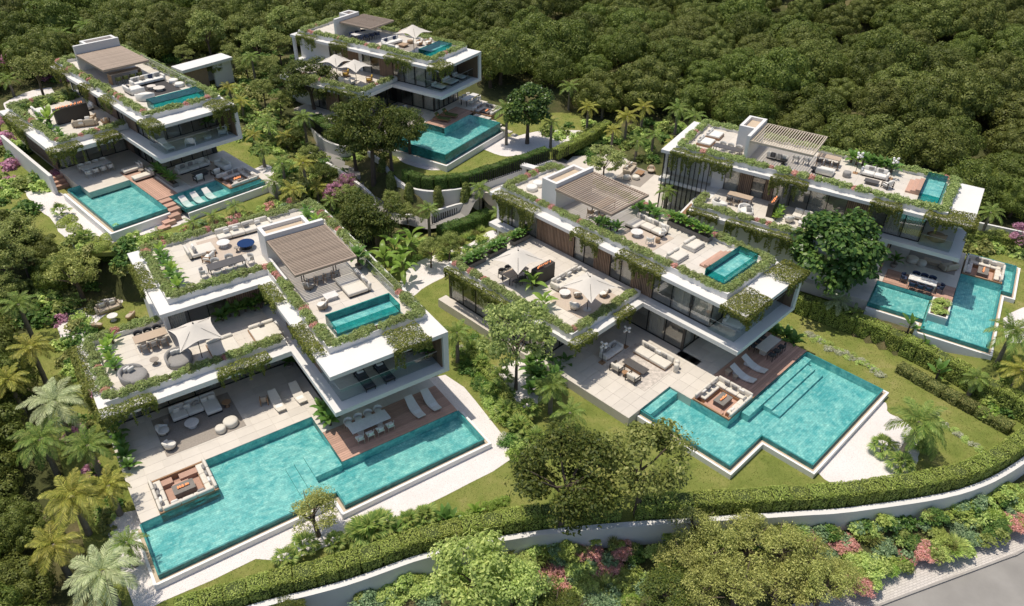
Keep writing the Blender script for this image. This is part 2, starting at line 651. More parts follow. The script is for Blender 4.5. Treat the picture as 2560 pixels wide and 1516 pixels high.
def leaf_quads(rs, P, N, ln, wd, tilt=.6):
    """rhombic leaves at P facing roughly N"""
    n = len(P)
    N = unit(unit(N) + .5 * tilt * rs.normal(size=(n, 3)))
    D = unit(np.cross(N, rs.normal(size=(n, 3))))
    S = np.cross(N, D)
    k = rs.uniform(.65, 1.25, size=(n, 1))
    a = D * ln * .5 * k
    b = S * wd * .5 * k
    c = N * ln * .08 * k
    return np.stack([P - a - c, P + b, P + a - c, P - b], 1)


def sph(rs, n):
    return unit(rs.normal(size=(n, 3)))


def clumps(rs, n, rx, ry, rz, top=.35):
    """clump centres spread through the outer part of an ellipsoid"""
    d = sph(rs, n * 3)
    d = d[d[:, 2] > -top][:n]
    k = rs.uniform(.55, .88, size=(len(d), 1))
    return d * k * np.array([rx, ry, rz])


def crown_mesh(name, mat, seed, rx, ry, rz, nc, cr, nl, ln, wd, flat=.75, tilt=.7, top=.35, up=.35):
    rs = np.random.RandomState(seed)
    C = clumps(rs, nc, rx, ry, rz, top)
    out = []
    per = max(8, nl // max(1, len(C)))
    for c in C:
        r = cr * rs.uniform(.6, 1.3)
        d = sph(rs, per)
        d[:, 2] = np.abs(d[:, 2]) * .9 - .28 * rs.rand(per)
        rad = r * rs.uniform(.55, 1.06, size=(per, 1))
        P = c + d * rad * np.array([1, 1, flat])
        out.append(leaf_quads(rs, P, d + np.array([0, 0, up + .35]), ln, wd, tilt))
    return np_mesh(name, np.concatenate(out), mat)


def dome_mesh(mat, seed, rx, rz, nc, nl, ln, wd):
    """closed evergreen crown: rounded lumps over a dome, dense leaves on the outside of each lump"""
    rs = np.random.RandomState(seed)
    d = sph(rs, nc * 4)
    d = d[d[:, 2] > -.12]
    keep = []
    for q in d:
        if all((q - k) @ (q - k) > .10 for k in keep):
            keep.append(q)
    out = []
    per = nl // len(keep)
    for q in keep:
        c = q * np.array([rx, rx, rz]) * rs.uniform(.68, .92)
        r = rs.uniform(.6, 1.2)
        v = sph(rs, per)
        v = unit(v + .55 * q + np.array([0, 0, .25]))
        P = c + v * r * rs.uniform(.86, 1.05, (per, 1)) * np.array([1, 1, .85])
        out.append(leaf_quads(rs, P, v, ln, wd, .5))
    m = 1500
    v = sph(rs, m)
    v[:, 2] = np.abs(v[:, 2]) - .1
    out.append(leaf_quads(rs, v * np.array([rx, rx, rz]) * .72, v, .5, .4, .4))
    return np_mesh('crown', np.concatenate(out), mat)


def trunk_mb(seed, h, r, forks, crown, lean=.15, n=7):
    """tapered trunk with limbs reaching into the crown; crown = (rx, rz, zc)"""
    rr = random.Random(seed)
    mb = MB()
    rx, rz, zc = crown
    lx, ly = rr.uniform(-lean, lean) * h, rr.uniform(-lean, lean) * h
    hf = zc - rz * .55
    P = [(0, 0, -.4), (lx * .15, ly * .1, hf * .35), (lx * .5, ly * .5, hf * .75), (lx, ly, hf)]
    mb.tube(P, [r * 1.35, r, r * .85, r * .7], n)
    for i in range(forks):
        a = 2 * PI * (i + rr.random() * .6) / forks
        e = rr.uniform(.45, .8)
        q = (lx + rx * e * math.cos(a), ly + rx * e * math.sin(a), zc + rz * rr.uniform(-.1, .5))
        m = (lx + (q[0] - lx) * .45, ly + (q[1] - ly) * .45, hf + (q[2] - hf) * .35)
        st = P[2] if i % 2 else P[3]
        mb.tube([st, m, q], [r * .55, r * .35, r * .12], 5)
    return mb


def tree_variant(kind, i):
    """returns (trunk mesh, crown mesh) of unit kinds, shared by copies"""
    def mk():
        s = 100 * i + hash_(kind)
        if kind == 'forest':
            return (trunk_mb(s, 4, .2, 4, (2.2, 1.6, 3.0)).mesh('trunk', bark), dome_mesh(L_forest if i % 2 else L_forest2, s, 3.3, 2.9, 46, 9500, .21, .13), 1.9)
        if kind == 'pine':
            rx = 2.6
            return (trunk_mb(s, 5, .2, 6, (rx, 2.0, 4.8), .08).mesh('trunk', bark),
                    crown_mesh('crown', L_pine, s, rx * 1.15, rx * 1.15, 2.5, 38, 1.0, 11000, .23, .12, .7, .9, .75), 4.3)
        if kind == 'glossy':
            return (trunk_mb(s, 4, .22, 5, (2.6, 2.4, 4.2), .05).mesh('trunk', bark),
                    crown_mesh('crown', L_glossy, s, 2.75, 2.75, 2.7, 70, .78, 9000, .33, .21, .9, .6, .7, .5), 4.2)
        if kind == 'oak':
            return (trunk_mb(s, 4, .16, 6, (2.4, 2, 4.2), .1).mesh('trunk', bark),
                    crown_mesh('crown', L_oak, s, 2.4, 2.4, 2.1, 38, .8, 5200, .22, .13, .75, .8, .6), 4.2)
        if kind == 'loose':
            return (trunk_mb(s, 5, .11, 9, (2.5, 2.4, 4.4), .1).mesh('trunk', bark),
                    crown_mesh('crown', L_loose, s, 2.7, 2.5, 2.2, 46, .62, 4600, .22, .14, .6, .9, .8), 4.3)
        if kind == 'olive':
            return (trunk_mb(s, 2.4, .14, 7, (1.5, 1.2, 2.2), .15).mesh('trunk', bark),
                    crown_mesh('crown', L_olive, s, 1.5, 1.5, 1.25, 30, .5, 4200, .15, .055, .75, 1, .6), 2.1)
        if kind == 'lightree':
            return (trunk_mb(s, 3, .13, 6, (2.2, 2, 3), .1).mesh('trunk', bark),
                    crown_mesh('crown', L_light, s, 2.3, 2.3, 2.0, 44, .72, 5200, .24, .13, .8, .8, .5), 2.9)
        if kind == 'judas':
            return (trunk_mb(s, 2.2, .08, 8, (1.2, 1.1, 1.9), .1).mesh('trunk', bark),
                    crown_mesh('crown', L_purple, s, 1.35, 1.35, 1.2, 30, .4, 2600, .12, .09, .8, 1, .6), 1.8)
        if kind == 'rearlight':
            return (trunk_mb(s, 4, .15, 6, (2.5, 2.2, 4.0), .1).mesh('trunk', bark),
                    crown_mesh('crown', L_oak, s, 2.6, 2.6, 2.3, 40, .85, 5200, .25, .15, .8, .8, .5), 3.9)
    return cached(('tree', kind, i), mk)


def hash_(s):
    return sum((i + 3) * ord(c) for i, c in enumerate(s)) % 9973


TREE_N = [0]


def tree(kind, loc, scale, label, group=None, variants=3, name=None, rz=None, sz=1):
    TREE_N[0] += 1
    i = TREE_N[0]
    tm, cm, zc = tree_variant(kind, i % variants)
    t = thing(name or 'tree', label, 'tree', loc, (i * 2.399) % 6.28 if rz is None else rz, group)
    t.scale = (scale, scale, scale * sz)
    obj('trunk', tm, t)
    obj('crown', cm, t, (0, 0, zc))
    return t


def bush_mesh(kind, i):
    def mk():
        s = 31 * i + hash_(kind)
        M = dict(light=L_light, planter=L_planter, pink=L_pink, olive=L_olive, dark=L_hedged, cool=L_cool, lime=L_lime, scrub=L_scrub, white=L_whitef, hedge=L_hedge, tropic=L_tropic, oak=L_oak, purple=L_purple)
        rs = np.random.RandomState(s)
        if kind in ('planter', 'pink_planter'):
            m = L_planter if kind == 'planter' else L_pink
            n = 640
            d = sph(rs, n)
            d[:, 2] = np.abs(d[:, 2])
            lump = 1 + .16 * np.sin(5 * d[:, :1] + i) * np.cos(4 * d[:, 1:2] + 2 * i)
            P = d * rs.uniform(.75, 1.05, size=(n, 1)) * lump * np.array([.5, .5, .44])
            return np_mesh('shrub', leaf_quads(rs, P, d + np.array([0, 0, .3]), .115, .07, .8), m)
        if kind == 'mound':
            n = 900
            d = sph(rs, n)
            d[:, 2] = np.abs(d[:, 2])
            P = d * rs.uniform(.88, 1.03, size=(n, 1)) * np.array([.6, .6, .5])
            return np_mesh('shrub', leaf_quads(rs, P, d, .10, .06, .5), L_hedge)
        if kind == 'grassy':
            n = 420
            a = rs.uniform(0, 2 * PI, n)
            e = rs.uniform(.25, 1.0, n)
            D = np.stack([np.cos(a) * e, np.sin(a) * e, 1.15 - .6 * e], 1)
            D = unit(D)
            B = np.stack([np.cos(a), np.sin(a), 0 * a], 1) * rs.uniform(0, .25, (n, 1))
            S = unit(np.cross(D, np.array([0, 0, 1.]))) * .018
            ln = rs.uniform(.35, .7, (n, 1))
            T = B + D * ln
            T[:, 2] -= .14 * e * ln[:, 0]
            M_ = B + D * ln * .55
            V = np.stack([B - S, M_ - S * 1.2, T, M_ + S * 1.2], 1)
            return np_mesh('shrub', V, L_scrub if i % 2 else L_light)
        m = M[kind]
        return crown_mesh('shrub', m, s, .85, .85, .75, 16, .38, 1500, .14, .085, .85, .75, .05)
    return cached(('bush', kind, i), mk)


class Mass:
    """many small plants joined into one object"""

    def __init__(s):
        s.d = {}

    def add(s, me, loc, k, kz=1, rz=0, thin=4):
        key = me.name
        if ('np', key) not in CACHE:
            a = np.zeros(len(me.vertices) * 3, dtype=np.float32)
            me.vertices.foreach_get('co', a)
            CACHE[('np', key)] = a.reshape(-1, 4, 3)
        a = CACHE[('np', key)][::thin]
        if thin > 1:
            m_ = a.mean(1, keepdims=True)
            a = m_ + (a - m_) * thin ** .5
        c, q = math.cos(rz), math.sin(rz)
        M = np.array([[c * k, -q * k, 0], [q * k, c * k, 0], [0, 0, k * kz]])
        s.d.setdefault(me.materials[0].name, []).append(a @ M.T + np.array(loc))

    def build(s, name, parent=None):
        if not s.d:
            return
        V, mi = [], []
        for i, (m, L_) in enumerate(s.d.items()):
            A = np.concatenate(L_)
            V.append(A)
            mi += [i] * len(A)
        names = list(s.d)
        me = np_mesh(name, np.concatenate(V), MATS[names[0]])
        for m in names[1:]:
            me.materials.append(MATS[m])
        me.polygons.foreach_set('material_index', mi)
        o = obj(name, me, parent)
        o['kind'] = 'stuff'
        return o


BUSH_N = [0]
UNDER = Mass()


def bush(kind, loc, s, label, group=None, sz=1, name='shrub', variants=3, cat='shrub'):
    BUSH_N[0] += 1
    if group == 'mass':
        UNDER.add(bush_mesh(kind, BUSH_N[0] % variants), loc, s, sz, BUSH_N[0] * 2.4)
        return
    if name == 'shrub' and kind in ('pink', 'white', 'purple'):
        name = 'flowering_shrub'
    o = obj(name, bush_mesh(kind, BUSH_N[0] % variants), None, loc, (0, 0, (BUSH_N[0] * 2.399) % 6.28))
    o.scale = (s, s, s * sz)
    return tag(o, label, cat, group)


# palms ------------------------------------------------------------
def frond_mesh(kind, i):
    def mk():
        rs = np.random.RandomState(7 * i + hash_(kind))
        ln, droop, m, lw, ll = dict(feather=(2.2, .9, L_palm, .045, .55), golden=(2.1, .85, L_palmy, .045, .55), pale=(2.3, 1.0, L_palmp, .05, .60),
                                    royal=(1.9, 1.0, L_palm, .05, .62))[kind]
        n = 44
        t = np.linspace(.1, 1, n)
        x = ln * (t - .16 * t ** 3)
        z = ln * (.30 * t - droop * .62 * t ** 2.3)
        y = .05 * np.sin(3 * t + i)
        P = np.stack([x, y, z], 1)
        T = unit(np.gradient(P, axis=0))
        S = np.array([0, 1., 0])
        U = unit(np.cross(T, np.tile(S, (n, 1))))
        U = np.where(U[:, 2:3] < 0, -U, U)
        L = ll * np.sin(np.clip(t * 1.02, 0, 1) * PI) ** .55 * (1 - .25 * t)
        out = []
        for sg in (-1, 1):
            D = unit(T * .62 + sg * S * .8 + U * .12 + .10 * rs.normal(size=(n, 3)) - np.array([0, 0, .38]))
            W = T * lw * .5
            M_ = P + D * L[:, None] * .5
            E_ = P + D * L[:, None] - np.array([0, 0, .10]) * L[:, None]
            out.append(np.stack([P - W, M_ - W * 1.3, E_, M_ + W * 1.3], 1))
        W = np.tile(S * .022, (n, 1)) * (1.2 - t)[:, None] * 1.4
        out.append(np.stack([P[:-1] - W[:-1], P[:-1] + W[:-1], P[1:] + W[1:], P[1:] - W[1:]], 1))
        return np_mesh('frond', np.concatenate(out), m)
    return cached(('frond', kind, i), mk)


PALM_N = [0]


def palm(kind, loc, h, s, label, nf=20, group=None, lean=(0, 0), trunk_r=.13, cat='palm tree', name='palm_tree', low=-.35, high=1.15):
    PALM_N[0] += 1
    rr = random.Random(PALM_N[0] * 13)
    t = thing(name, label, cat, loc, rr.uniform(0, 6.28) if lean == (0, 0) else 0, group)
    mb = MB()
    P, Rd = [], []
    for k in range(9):
        q = k / 8
        P.append((lean[0] * q ** 1.6, lean[1] * q ** 1.6, -.3 + (h + .3) * q))
        Rd.append(trunk_r * (1.35 - .5 * q + (.12 if k % 2 else 0)))
    mb.tube(P, Rd, 8)
    part('trunk', mb, barkp, t, smooth=True)
    for k in range(nf):
        a = k * 2.39996 + rr.uniform(-.15, .15)
        q = (k + .5) / nf
        pitch = high + (low - high) * q ** .8 + rr.uniform(-.08, .08)
        f = obj('frond', frond_mesh(kind, k % 3), t, (lean[0], lean[1], h), (0, -pitch + .1, a))
        sc_ = s * rr.uniform(.85, 1.1) * (.8 + .25 * q)
        f.scale = (sc_, sc_, sc_)
    return t


def fan_mesh(i):
    def mk():
        rs = np.random.RandomState(i + 5)
        n = 17
        a = np.linspace(-1.25, 1.25, n)
        D = np.stack([np.cos(a), np.sin(a), -.25 * np.abs(a) + .08 * rs.normal(size=n)], 1)
        O = np.array([.55, 0, .25])
        S = np.stack([-np.sin(a), np.cos(a), 0 * a], 1) * .035
        ln = .55 * (1 - .12 * np.abs(a))[:, None]
        V = np.stack([np.tile(O, (n, 1)), O + D * ln * .6 - S, O + D * ln - np.array([0, 0, .08]), O + D * ln * .6 + S], 1)
        st = np.array([[(0, -.012, 0), (0, .012, 0), (.55, .012, .25), (.55, -.012, .25)]])
        return np_mesh('fan_leaf', np.concatenate([V, st]), L_palm)
    return cached(('fan', i), mk)


def fan_palm(loc, s, label, nf=18, h=.5, group=None):
    PALM_N[0] += 1
    rr = random.Random(PALM_N[0] * 17)
    t = thing('fan_palm', label, 'palm', loc, rr.uniform(0, 6), group)
    part('trunk', MB().tube([(0, 0, -.2), (.03, 0, h * .5), (0, .02, h)], [.13, .11, .1], 7), barkp, t, smooth=True)
    for k in range(nf):
        q = (k + .5) / nf
        f = obj('fan_leaf', fan_mesh(k % 3), t, (0, 0, h), (rr.uniform(-.2, .2), -1.1 + 1.35 * q + rr.uniform(-.1, .1), k * 2.39996))
        z = s * rr.uniform(.8, 1.15)
        f.scale = (z, z, z)
    return t


def blade_mesh(kind, i):
    """broad leaf on a stalk, arching"""
    def mk():
        rs = np.random.RandomState(i + 50)
        ln, wd, dr, m = dict(banana=(1.9, .5, .75, L_banana), lime=(.9, .3, .35, L_lime), tropic=(.95, .34, .5, L_tropic), strel=(1.2, .38, .25, L_tropic))[kind]
        n = 9
        V, F = [], []
        for k in range(n + 1):
            t = k / n
            x = ln * (t - .2 * dr * t ** 3)
            z = ln * (.32 * t - dr * .75 * t ** 2.4)
            hw = wd * .5 * math.sin(min(1, max(0, (t - .12) / .88)) ** .75 * PI) ** .7 if t > .12 else .015
            jig = .04 * rs.rand()
            V += [(x, -hw, z + .35 * hw - jig), (x, 0, z), (x, hw, z + .35 * hw - jig)]
        for k in range(n):
            a = 3 * k
            F += [(a, a + 3, a + 4, a + 1), (a + 1, a + 4, a + 5, a + 2)]
        return MB().add(V, F).mesh('leaf', m, True)
    return cached(('blade', kind, i), mk)


def leafy(kind, loc, s, label, n=9, h=.4, group=None, name='leafy_plant', cat='plant', pot=None, spread=1.0):
    PALM_N[0] += 1
    rr = random.Random(PALM_N[0] * 19)
    t = thing(name, label, cat, loc, rr.uniform(0, 6), group)
    z = 0
    if pot:
        part('pot', MB().lathe([(pot * .62, 0), (pot * .95, pot * .5), (pot, pot * 1.15), (pot * .88, pot * 1.15), (pot * .85, pot * 1.05)], 16), pot_m[0], t, smooth=True)
        z = pot * 1.05
    if h > .05:
        part('stem', MB().tube([(0, 0, z - .1), (0, 0, z + h)], [.09 * s, .06 * s], 6), bark if kind != 'banana' else stemm, t)
    for k in range(n):
        q = (k + .5) / n
        f = obj('leaf', blade_mesh(kind, k % 3), t, (0, 0, z + h * (1 - .5 * q)), (rr.uniform(-.25, .25), -1.15 + spread * q + rr.uniform(-.12, .12), k * 2.39996))
        v = s * rr.uniform(.75, 1.1)
        f.scale = (v, v, v)
    return t


stemm = pmat('banana_stem', (.16, .17, .06), .7, .2, 5)
pot_m = [pmat('terracotta_grey_pot', (.30, .25, .21), .8, .1, 5)]


# hedges and vines ------------------------------------------------
def hedge_mesh(kind, ln, wd, ht, i):
    def mk():
        rs = np.random.RandomState(i * 3 + 1)
        m = dict(bright=L_hedge, dark=L_hedged, vine=L_vine, scrub=L_scrub)[kind]
        dens = 300
        out = []
        for ax, (a, b, c) in enumerate(((0, 1, 2), (0, 2, 1), (1, 2, 0))):
            dim = (ln, wd, ht)
            for sg in (-1, 1):
                if ax == 0 and sg < 0:
                    continue
                n = int(dens * dim[a] * dim[b])
                P = np.zeros((n, 3))
                P[:, a] = rs.uniform(-.5, .5, n) * dim[a]
                P[:, b] = rs.uniform(-.5, .5, n) * dim[b]
                lump = .05 * np.sin(5 * P[:, a] + i) * np.sin(4 * P[:, b] + 2 * i)
                P[:, c] = sg * (dim[c] * .5 + lump - rs.uniform(0, .09, n))
                N = np.zeros((n, 3))
                N[:, c] = sg
                ed = np.maximum(np.abs(P[:, a]) / dim[a], np.abs(P[:, b]) / dim[b])
                P[:, c] -= sg * .10 * np.clip((ed - .42) / .08, 0, 1)
                P[:, 2] += ht / 2
                out.append(leaf_quads(rs, P, N + np.array([0, 0, .25]), .10, .07, .8))
        return np_mesh('hedge_block', np.concatenate(out), m)
    return cached(('hedge', kind, round(ln, 2), round(wd, 2), round(ht, 2), i), mk)


def hedge(label, P, wd, ht, kind='bright', ln=1.25, name='hedge', group=None):
    """clipped hedge in blocks along the ground path P (list of world points)"""
    P = [Vector(p) for p in P]
    t = thing(name, label, 'hedge', P[0], 0, group)
    core = MB()
    S = [0]
    for a, b in zip(P, P[1:]):
        S.append(S[-1] + (b - a).length)
    n = max(1, round(S[-1] / ln))
    step = S[-1] / n

    def pt(s):
        for k in range(len(S) - 1):
            if s <= S[k + 1] or k == len(S) - 2:
                return P[k].lerp(P[k + 1], (s - S[k]) / max(1e-6, S[k + 1] - S[k]))
    for k in range(n):
        a, b = pt(k * step), pt((k + 1) * step)
        m = (a + b) / 2 - P[0]
        d = b - a
        o = obj('hedge_block', hedge_mesh(kind, ln * .97, wd, ht, k % 3), t, m, (0, -math.atan2(d.z, d.xy.length), math.atan2(d.y, d.x) + (PI if k % 2 else 0)))
        o.scale = (step / ln, 1, 1 + .05 * math.sin(k * 2.1))
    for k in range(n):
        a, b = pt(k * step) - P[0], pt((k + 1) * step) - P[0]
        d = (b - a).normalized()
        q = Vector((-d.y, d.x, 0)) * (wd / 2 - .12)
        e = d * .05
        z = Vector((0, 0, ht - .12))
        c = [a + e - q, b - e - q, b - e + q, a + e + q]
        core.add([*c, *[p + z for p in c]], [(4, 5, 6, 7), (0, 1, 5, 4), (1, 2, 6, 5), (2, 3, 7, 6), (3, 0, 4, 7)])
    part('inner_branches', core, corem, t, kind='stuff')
    return t


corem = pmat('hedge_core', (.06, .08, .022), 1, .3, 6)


def vine(F, label, x0, x1, y0, y1, z, drops, seed, dens=420, thick=.2, mat=None, group=None):
    """mat of creeper lying on a slab edge and hanging over it. drops = [(side, length)], side in 'F','L','R'"""
    rs = np.random.RandomState(seed)
    ex = .3
    X0, X1, Y0, Y1 = x0, x1, y0, y1
    for side, ln in drops:
        if side == 'F':
            Y0 -= ex
        elif side == 'L':
            X0 -= ex
        else:
            X1 += ex
    w_, d_ = X1 - X0, Y1 - Y0
    n = int(dens * w_ * d_)
    X = rs.uniform(0, 1, n)
    Y = rs.uniform(0, 1, n)
    edge = np.minimum(np.minimum(X, 1 - X) * w_, np.minimum(Y, 1 - Y) * d_)
    keep = edge > .10 * np.abs(rs.normal(size=n)) + .16 * np.sin(3.3 * X * w_ + 2.3 * Y * d_ + seed) ** 2
    X, Y, edge = X[keep], Y[keep], edge[keep]
    n = len(X)
    lump = .12 * np.sin(3.1 * X * w_ + seed) * np.sin(2.7 * Y * d_) + .14 + .05 * np.sin(7 * X * w_) * np.sin(8 * Y * d_)
    Z = z + .05 + (lump + thick) * np.clip(edge * 4, .15, 1) * rs.uniform(.7, 1, n)
    P = np.stack([X0 + X * w_, Y0 + Y * d_, Z], 1)
    gr = np.stack([(X - .5) * .8, (Y - .5) * .8, 1 + 0 * X], 1)
    out = [leaf_quads(rs, P, gr, .115, .08, 1.0)]
    for side, ln in drops:
        L_ = w_ if side == 'F' else d_
        nrm = dict(F=(0, -1., .45), L=(-1., 0, .45), R=(1., 0, .45))[side]

        def lay(u, q, dep):
            m = len(u)
            if side == 'F':
                return np.stack([X0 + u * w_, Y0 + .05 + dep, z + .2 - q], 1)
            return np.stack([(X0 + .05 + dep) if side == 'L' else (X1 - .05 - dep), Y0 + u * d_, z + .2 - q], 1)
        m = int(L_ * ln * 260)
        u = rs.uniform(.02, .98, m)
        prof = ln * (.32 + .26 * np.sin(2.1 * u * L_ + seed) + .14 * np.sin(5.3 * u * L_ + 2 * seed))
        q = rs.rand(m) ** .8 * np.maximum(prof, .2)
        dep = .12 * np.abs(rs.normal(size=m)) + .25 * q / ln
        out.append(leaf_quads(rs, lay(u, q, dep), np.tile(nrm, (m, 1)), .115, .08, 1.0))
        for k in range(max(3, int(L_ * 3))):
            l_ = ln * rs.uniform(.5, 1.1)
            m = max(6, int(l_ * 75))
            u = np.full(m, rs.rand()) + .05 / L_ * rs.normal(size=m)
            out.append(leaf_quads(rs, lay(np.clip(u, .01, .99), rs.rand(m) * l_, .2 + .06 * rs.normal(size=m)), np.tile(nrm, (m, 1)), .11, .075, 1.2))
    V = np.concatenate(out)
    cx, cy = (x0 + x1) / 2, (y0 + y1) / 2
    V = V - np.array([cx, cy, z])
    o = obj('hanging_vine', np_mesh('hanging_vine', V, mat or L_vine), None, F.p(cx, cy, z), (0, 0, F.yaw))
    return tag(o, label, 'creeper', group)

# ------------------------------------------------------------------ villa frames
FA = Frame((-22.07, 29.98), .6134, 0.0, 'front left villa')
FB = Frame((-41.55, 64.48), .8142, 4.3, 'rear left villa')
FC = Frame((-7.97, 82.11), 1.0165, 3.8, 'rear middle villa')
FD = Frame((9.56, 40.83), .7921, 0.0, 'front right villa')
FE = Frame((29.61, 52.79), 1.0157, 1.5, 'far right villa')


def crop(x0, y0, s):
    return lambda X, Y: ((x0 + X / s) / KD, (y0 + Y / s) / KD)


cA4, cA6, cF1 = crop(640, 480, 2.12), crop(760, 740, 3.372), crop(640, 1080, 3.797)
cB1, cC1, cC2 = crop(0, 40, 2.4729), crop(640, 0, 3.2257), crop(900, 160, 5.3)
cD4, cE2, cH4 = crop(1400, 800, 2.7844), crop(2000, 360, 2.748), crop(760, 340, 4.3207)
cW, cG3 = crop(1260, 1000, 1.9277), crop(2120, 620, 5.3)


def smooth_path(P, n=6):
    out = []
    m = len(P)
    for i in range(m - 1):
        p0, p1, p2, p3 = P[max(i - 1, 0)], P[i], P[i + 1], P[min(i + 2, m - 1)]
        for k in range(n):
            t = k / n
            out.append(tuple(.5 * ((2 * b) + (-a + c) * t + (2 * a - 5 * b + 4 * c - d) * t * t + (-a + 3 * b - 3 * c + d) * t ** 3)
                             for a, b, c, d in zip(p0, p1, p2, p3)))
    out.append(tuple(P[-1]))
    return out


WALLW = smooth_path([(-17.5, 23.4), (-13.5, 25.0), (-9.1, 26.5), (-4.9, 28.4), (-1.3, 29.5), (2.2, 30.3), (8.0, 31.1), (12.7, 31.6), (18.5, 32.2), (21.8, 32.6), (29.3, 34.2), (34.4, 36.7), (38.6, 39.9), (42, 44)])

PADS = []
GRAV = []


def xy(v):
    return (v.x, v.y)


PAD_AD = [(p[0], p[1]) for p in WALLW[:-3]] + [(37.6, 41.2), (36, 42.7), (33.4, 46.4), (30, 50.1), (24.8, 54), (14, 62.5), (6, 69), (1.5, 70.3), (-2.9, 71), (-5.8, 69.1), (-8.2, 66.6), (-12.2, 64.3), (-14.2, 63.2),
          (-17.5, 62), (-22, 59), (-29, 55), (-34, 53.8), (-40, 50.5), xy(FA.p(-3.2, 20)), xy(FA.p(-3.2, -4)), xy(FA.p(-2.6, -8))]
EDGE_E = [(38.9, 43.4), (35.2, 48.0), (31.8, 51.7), (26.5, 55.8), (22.8, 58.2), (18, 62)]
PAD_E = EDGE_E + [(24, 66), (38, 66), (46, 66), (53, 60), (52, 50), (45, 43)]
PAD_C = [(-13.2, 75), (-11.7, 72.2), (-10.6, 71), (-8.2, 70.4), (-4.9, 71.3), (-3.3, 72.4), (3.8, 78.1), (10, 85), (8, 92), (-2, 92), (-14, 81)]
PAD_B = [(-46, 61), (-37, 55.2), (-32.6, 55.6), (-26, 60.5), (-21, 65), (-20.5, 70), (-30, 80), (-44, 93), (-66, 84), (-60, 68), (-52, 63)]
for P_, z_ in ((PAD_AD, -.8), (PAD_E, .75), (PAD_C, 2.0), (PAD_B, 3.2)):
    PADS.append((P_, z_))

CTRL = [(-46, 57, .8), (-42, 47, -.9), (-37, 41, -1), (-32, 30, -1.4), (-28, 24, -1.7), (-22, 19, -2.3), (-15, 18, -3), (-60, 60, 1.5), (-75, 80, 3), (-95, 110, 5), (-52, 40, -1),
        (-9, 23.5, -2.6), (-5, 25, -2.6), (0, 26.5, -2.6), (6, 28.5, -2.6), (13, 29.2, -2.7), (20, 30, -3.0), (25, 31, -3.2), (5, 25, -3.2), (15, 27, -3.45), (25, 27.5, -3.5), (31, 30, -3.5), (30, 32.6, -3.1), (34.5, 34.8, -3.0), (37, 37, -2.8), (40, 35, -3.5), (45, 40, -3.2),
        (0, 15, -3.8), (30, 20, -3.7), (50, 45, -.5), (60, 60, 1), (75, 80, 3), (95, 110, 5),
        (20, 85, 2.6), (40, 75, 2.4), (45, 90, 3.6), (20, 100, 4.5), (6, 96, 3.6), (-5, 106, 4.2), (-25, 106, 4.2), (-45, 98, 4.4), (0, 130, 6), (60, 140, 7.5), (-80, 140, 7.5), (0, 200, 13), (150, 200, 13), (-150, 200, 13),
        (-22, 79, 1.2), (-19, 76, .6), (-15, 71.5, -.2), (-12, 67, -.3), (-6.5, 69.6, -.3), (0, 75, .3), (-16, 66, -.3), (5, 80, 1.0),
        (-25, 74, 2.4), (-21.5, 72, 1.8), (-18, 69, .8), (-24, 62, 1.2), (-28, 58, 1.2), (10, 72, 1.1), (8, 79, 1.3), (18, 80, 1.6), (15, 70, 1.2), (-17, 84, 3.0), (-20, 92, 3.6), (-12, 82, 2.4), (-30, 90, 3.8)]
for P_, z_ in PADS:
    for q in P_[::2]:
        CTRL.append((q[0], q[1], z_ - .25))
for i in range(0, len(WALLW) - 1, 3):
    a_, b_ = WALLW[i], WALLW[i + 1]
    d_ = Vector((b_[0] - a_[0], b_[1] - a_[1])).normalized()
    for o_, z_ in ((.7, -2.35), (1.6, -2.7)):
        CTRL.append((a_[0] + d_.y * o_, a_[1] - d_.x * o_, z_))
_CT = np.array(CTRL)


def idw(X, Y):
    d = (X[..., None] - _CT[:, 0]) ** 2 + (Y[..., None] - _CT[:, 1]) ** 2 + .6
    wt = d ** -2.0
    return (wt * _CT[:, 2]).sum(-1) / wt.sum(-1)


def gz(x, y):
    for P_, z_ in PADS:
        if inpoly(x, y, P_):
            return z_
    return float(idw(np.array(x), np.array(y)))


def G(px, py, h=0):
    """ground point under the thing whose point at height h above ground shows at (px, py)"""
    z = 0
    for _ in range(12):
        p = at(px, py, z + h)
        z = .4 * z + .6 * gz(p.x, p.y)
    p = at(px, py, z + h)
    return Vector((p.x, p.y, gz(p.x, p.y)))


ROADP = [(2, 24.6), (13, 26.2)] + [xy(at(a, b, -3.4)) for a, b in ((1975, 1466), (2240, 1370), (2506, 1276))] + [(41, 38.5), (51, 45), (70, 36), (60, 5), (2, 5)]


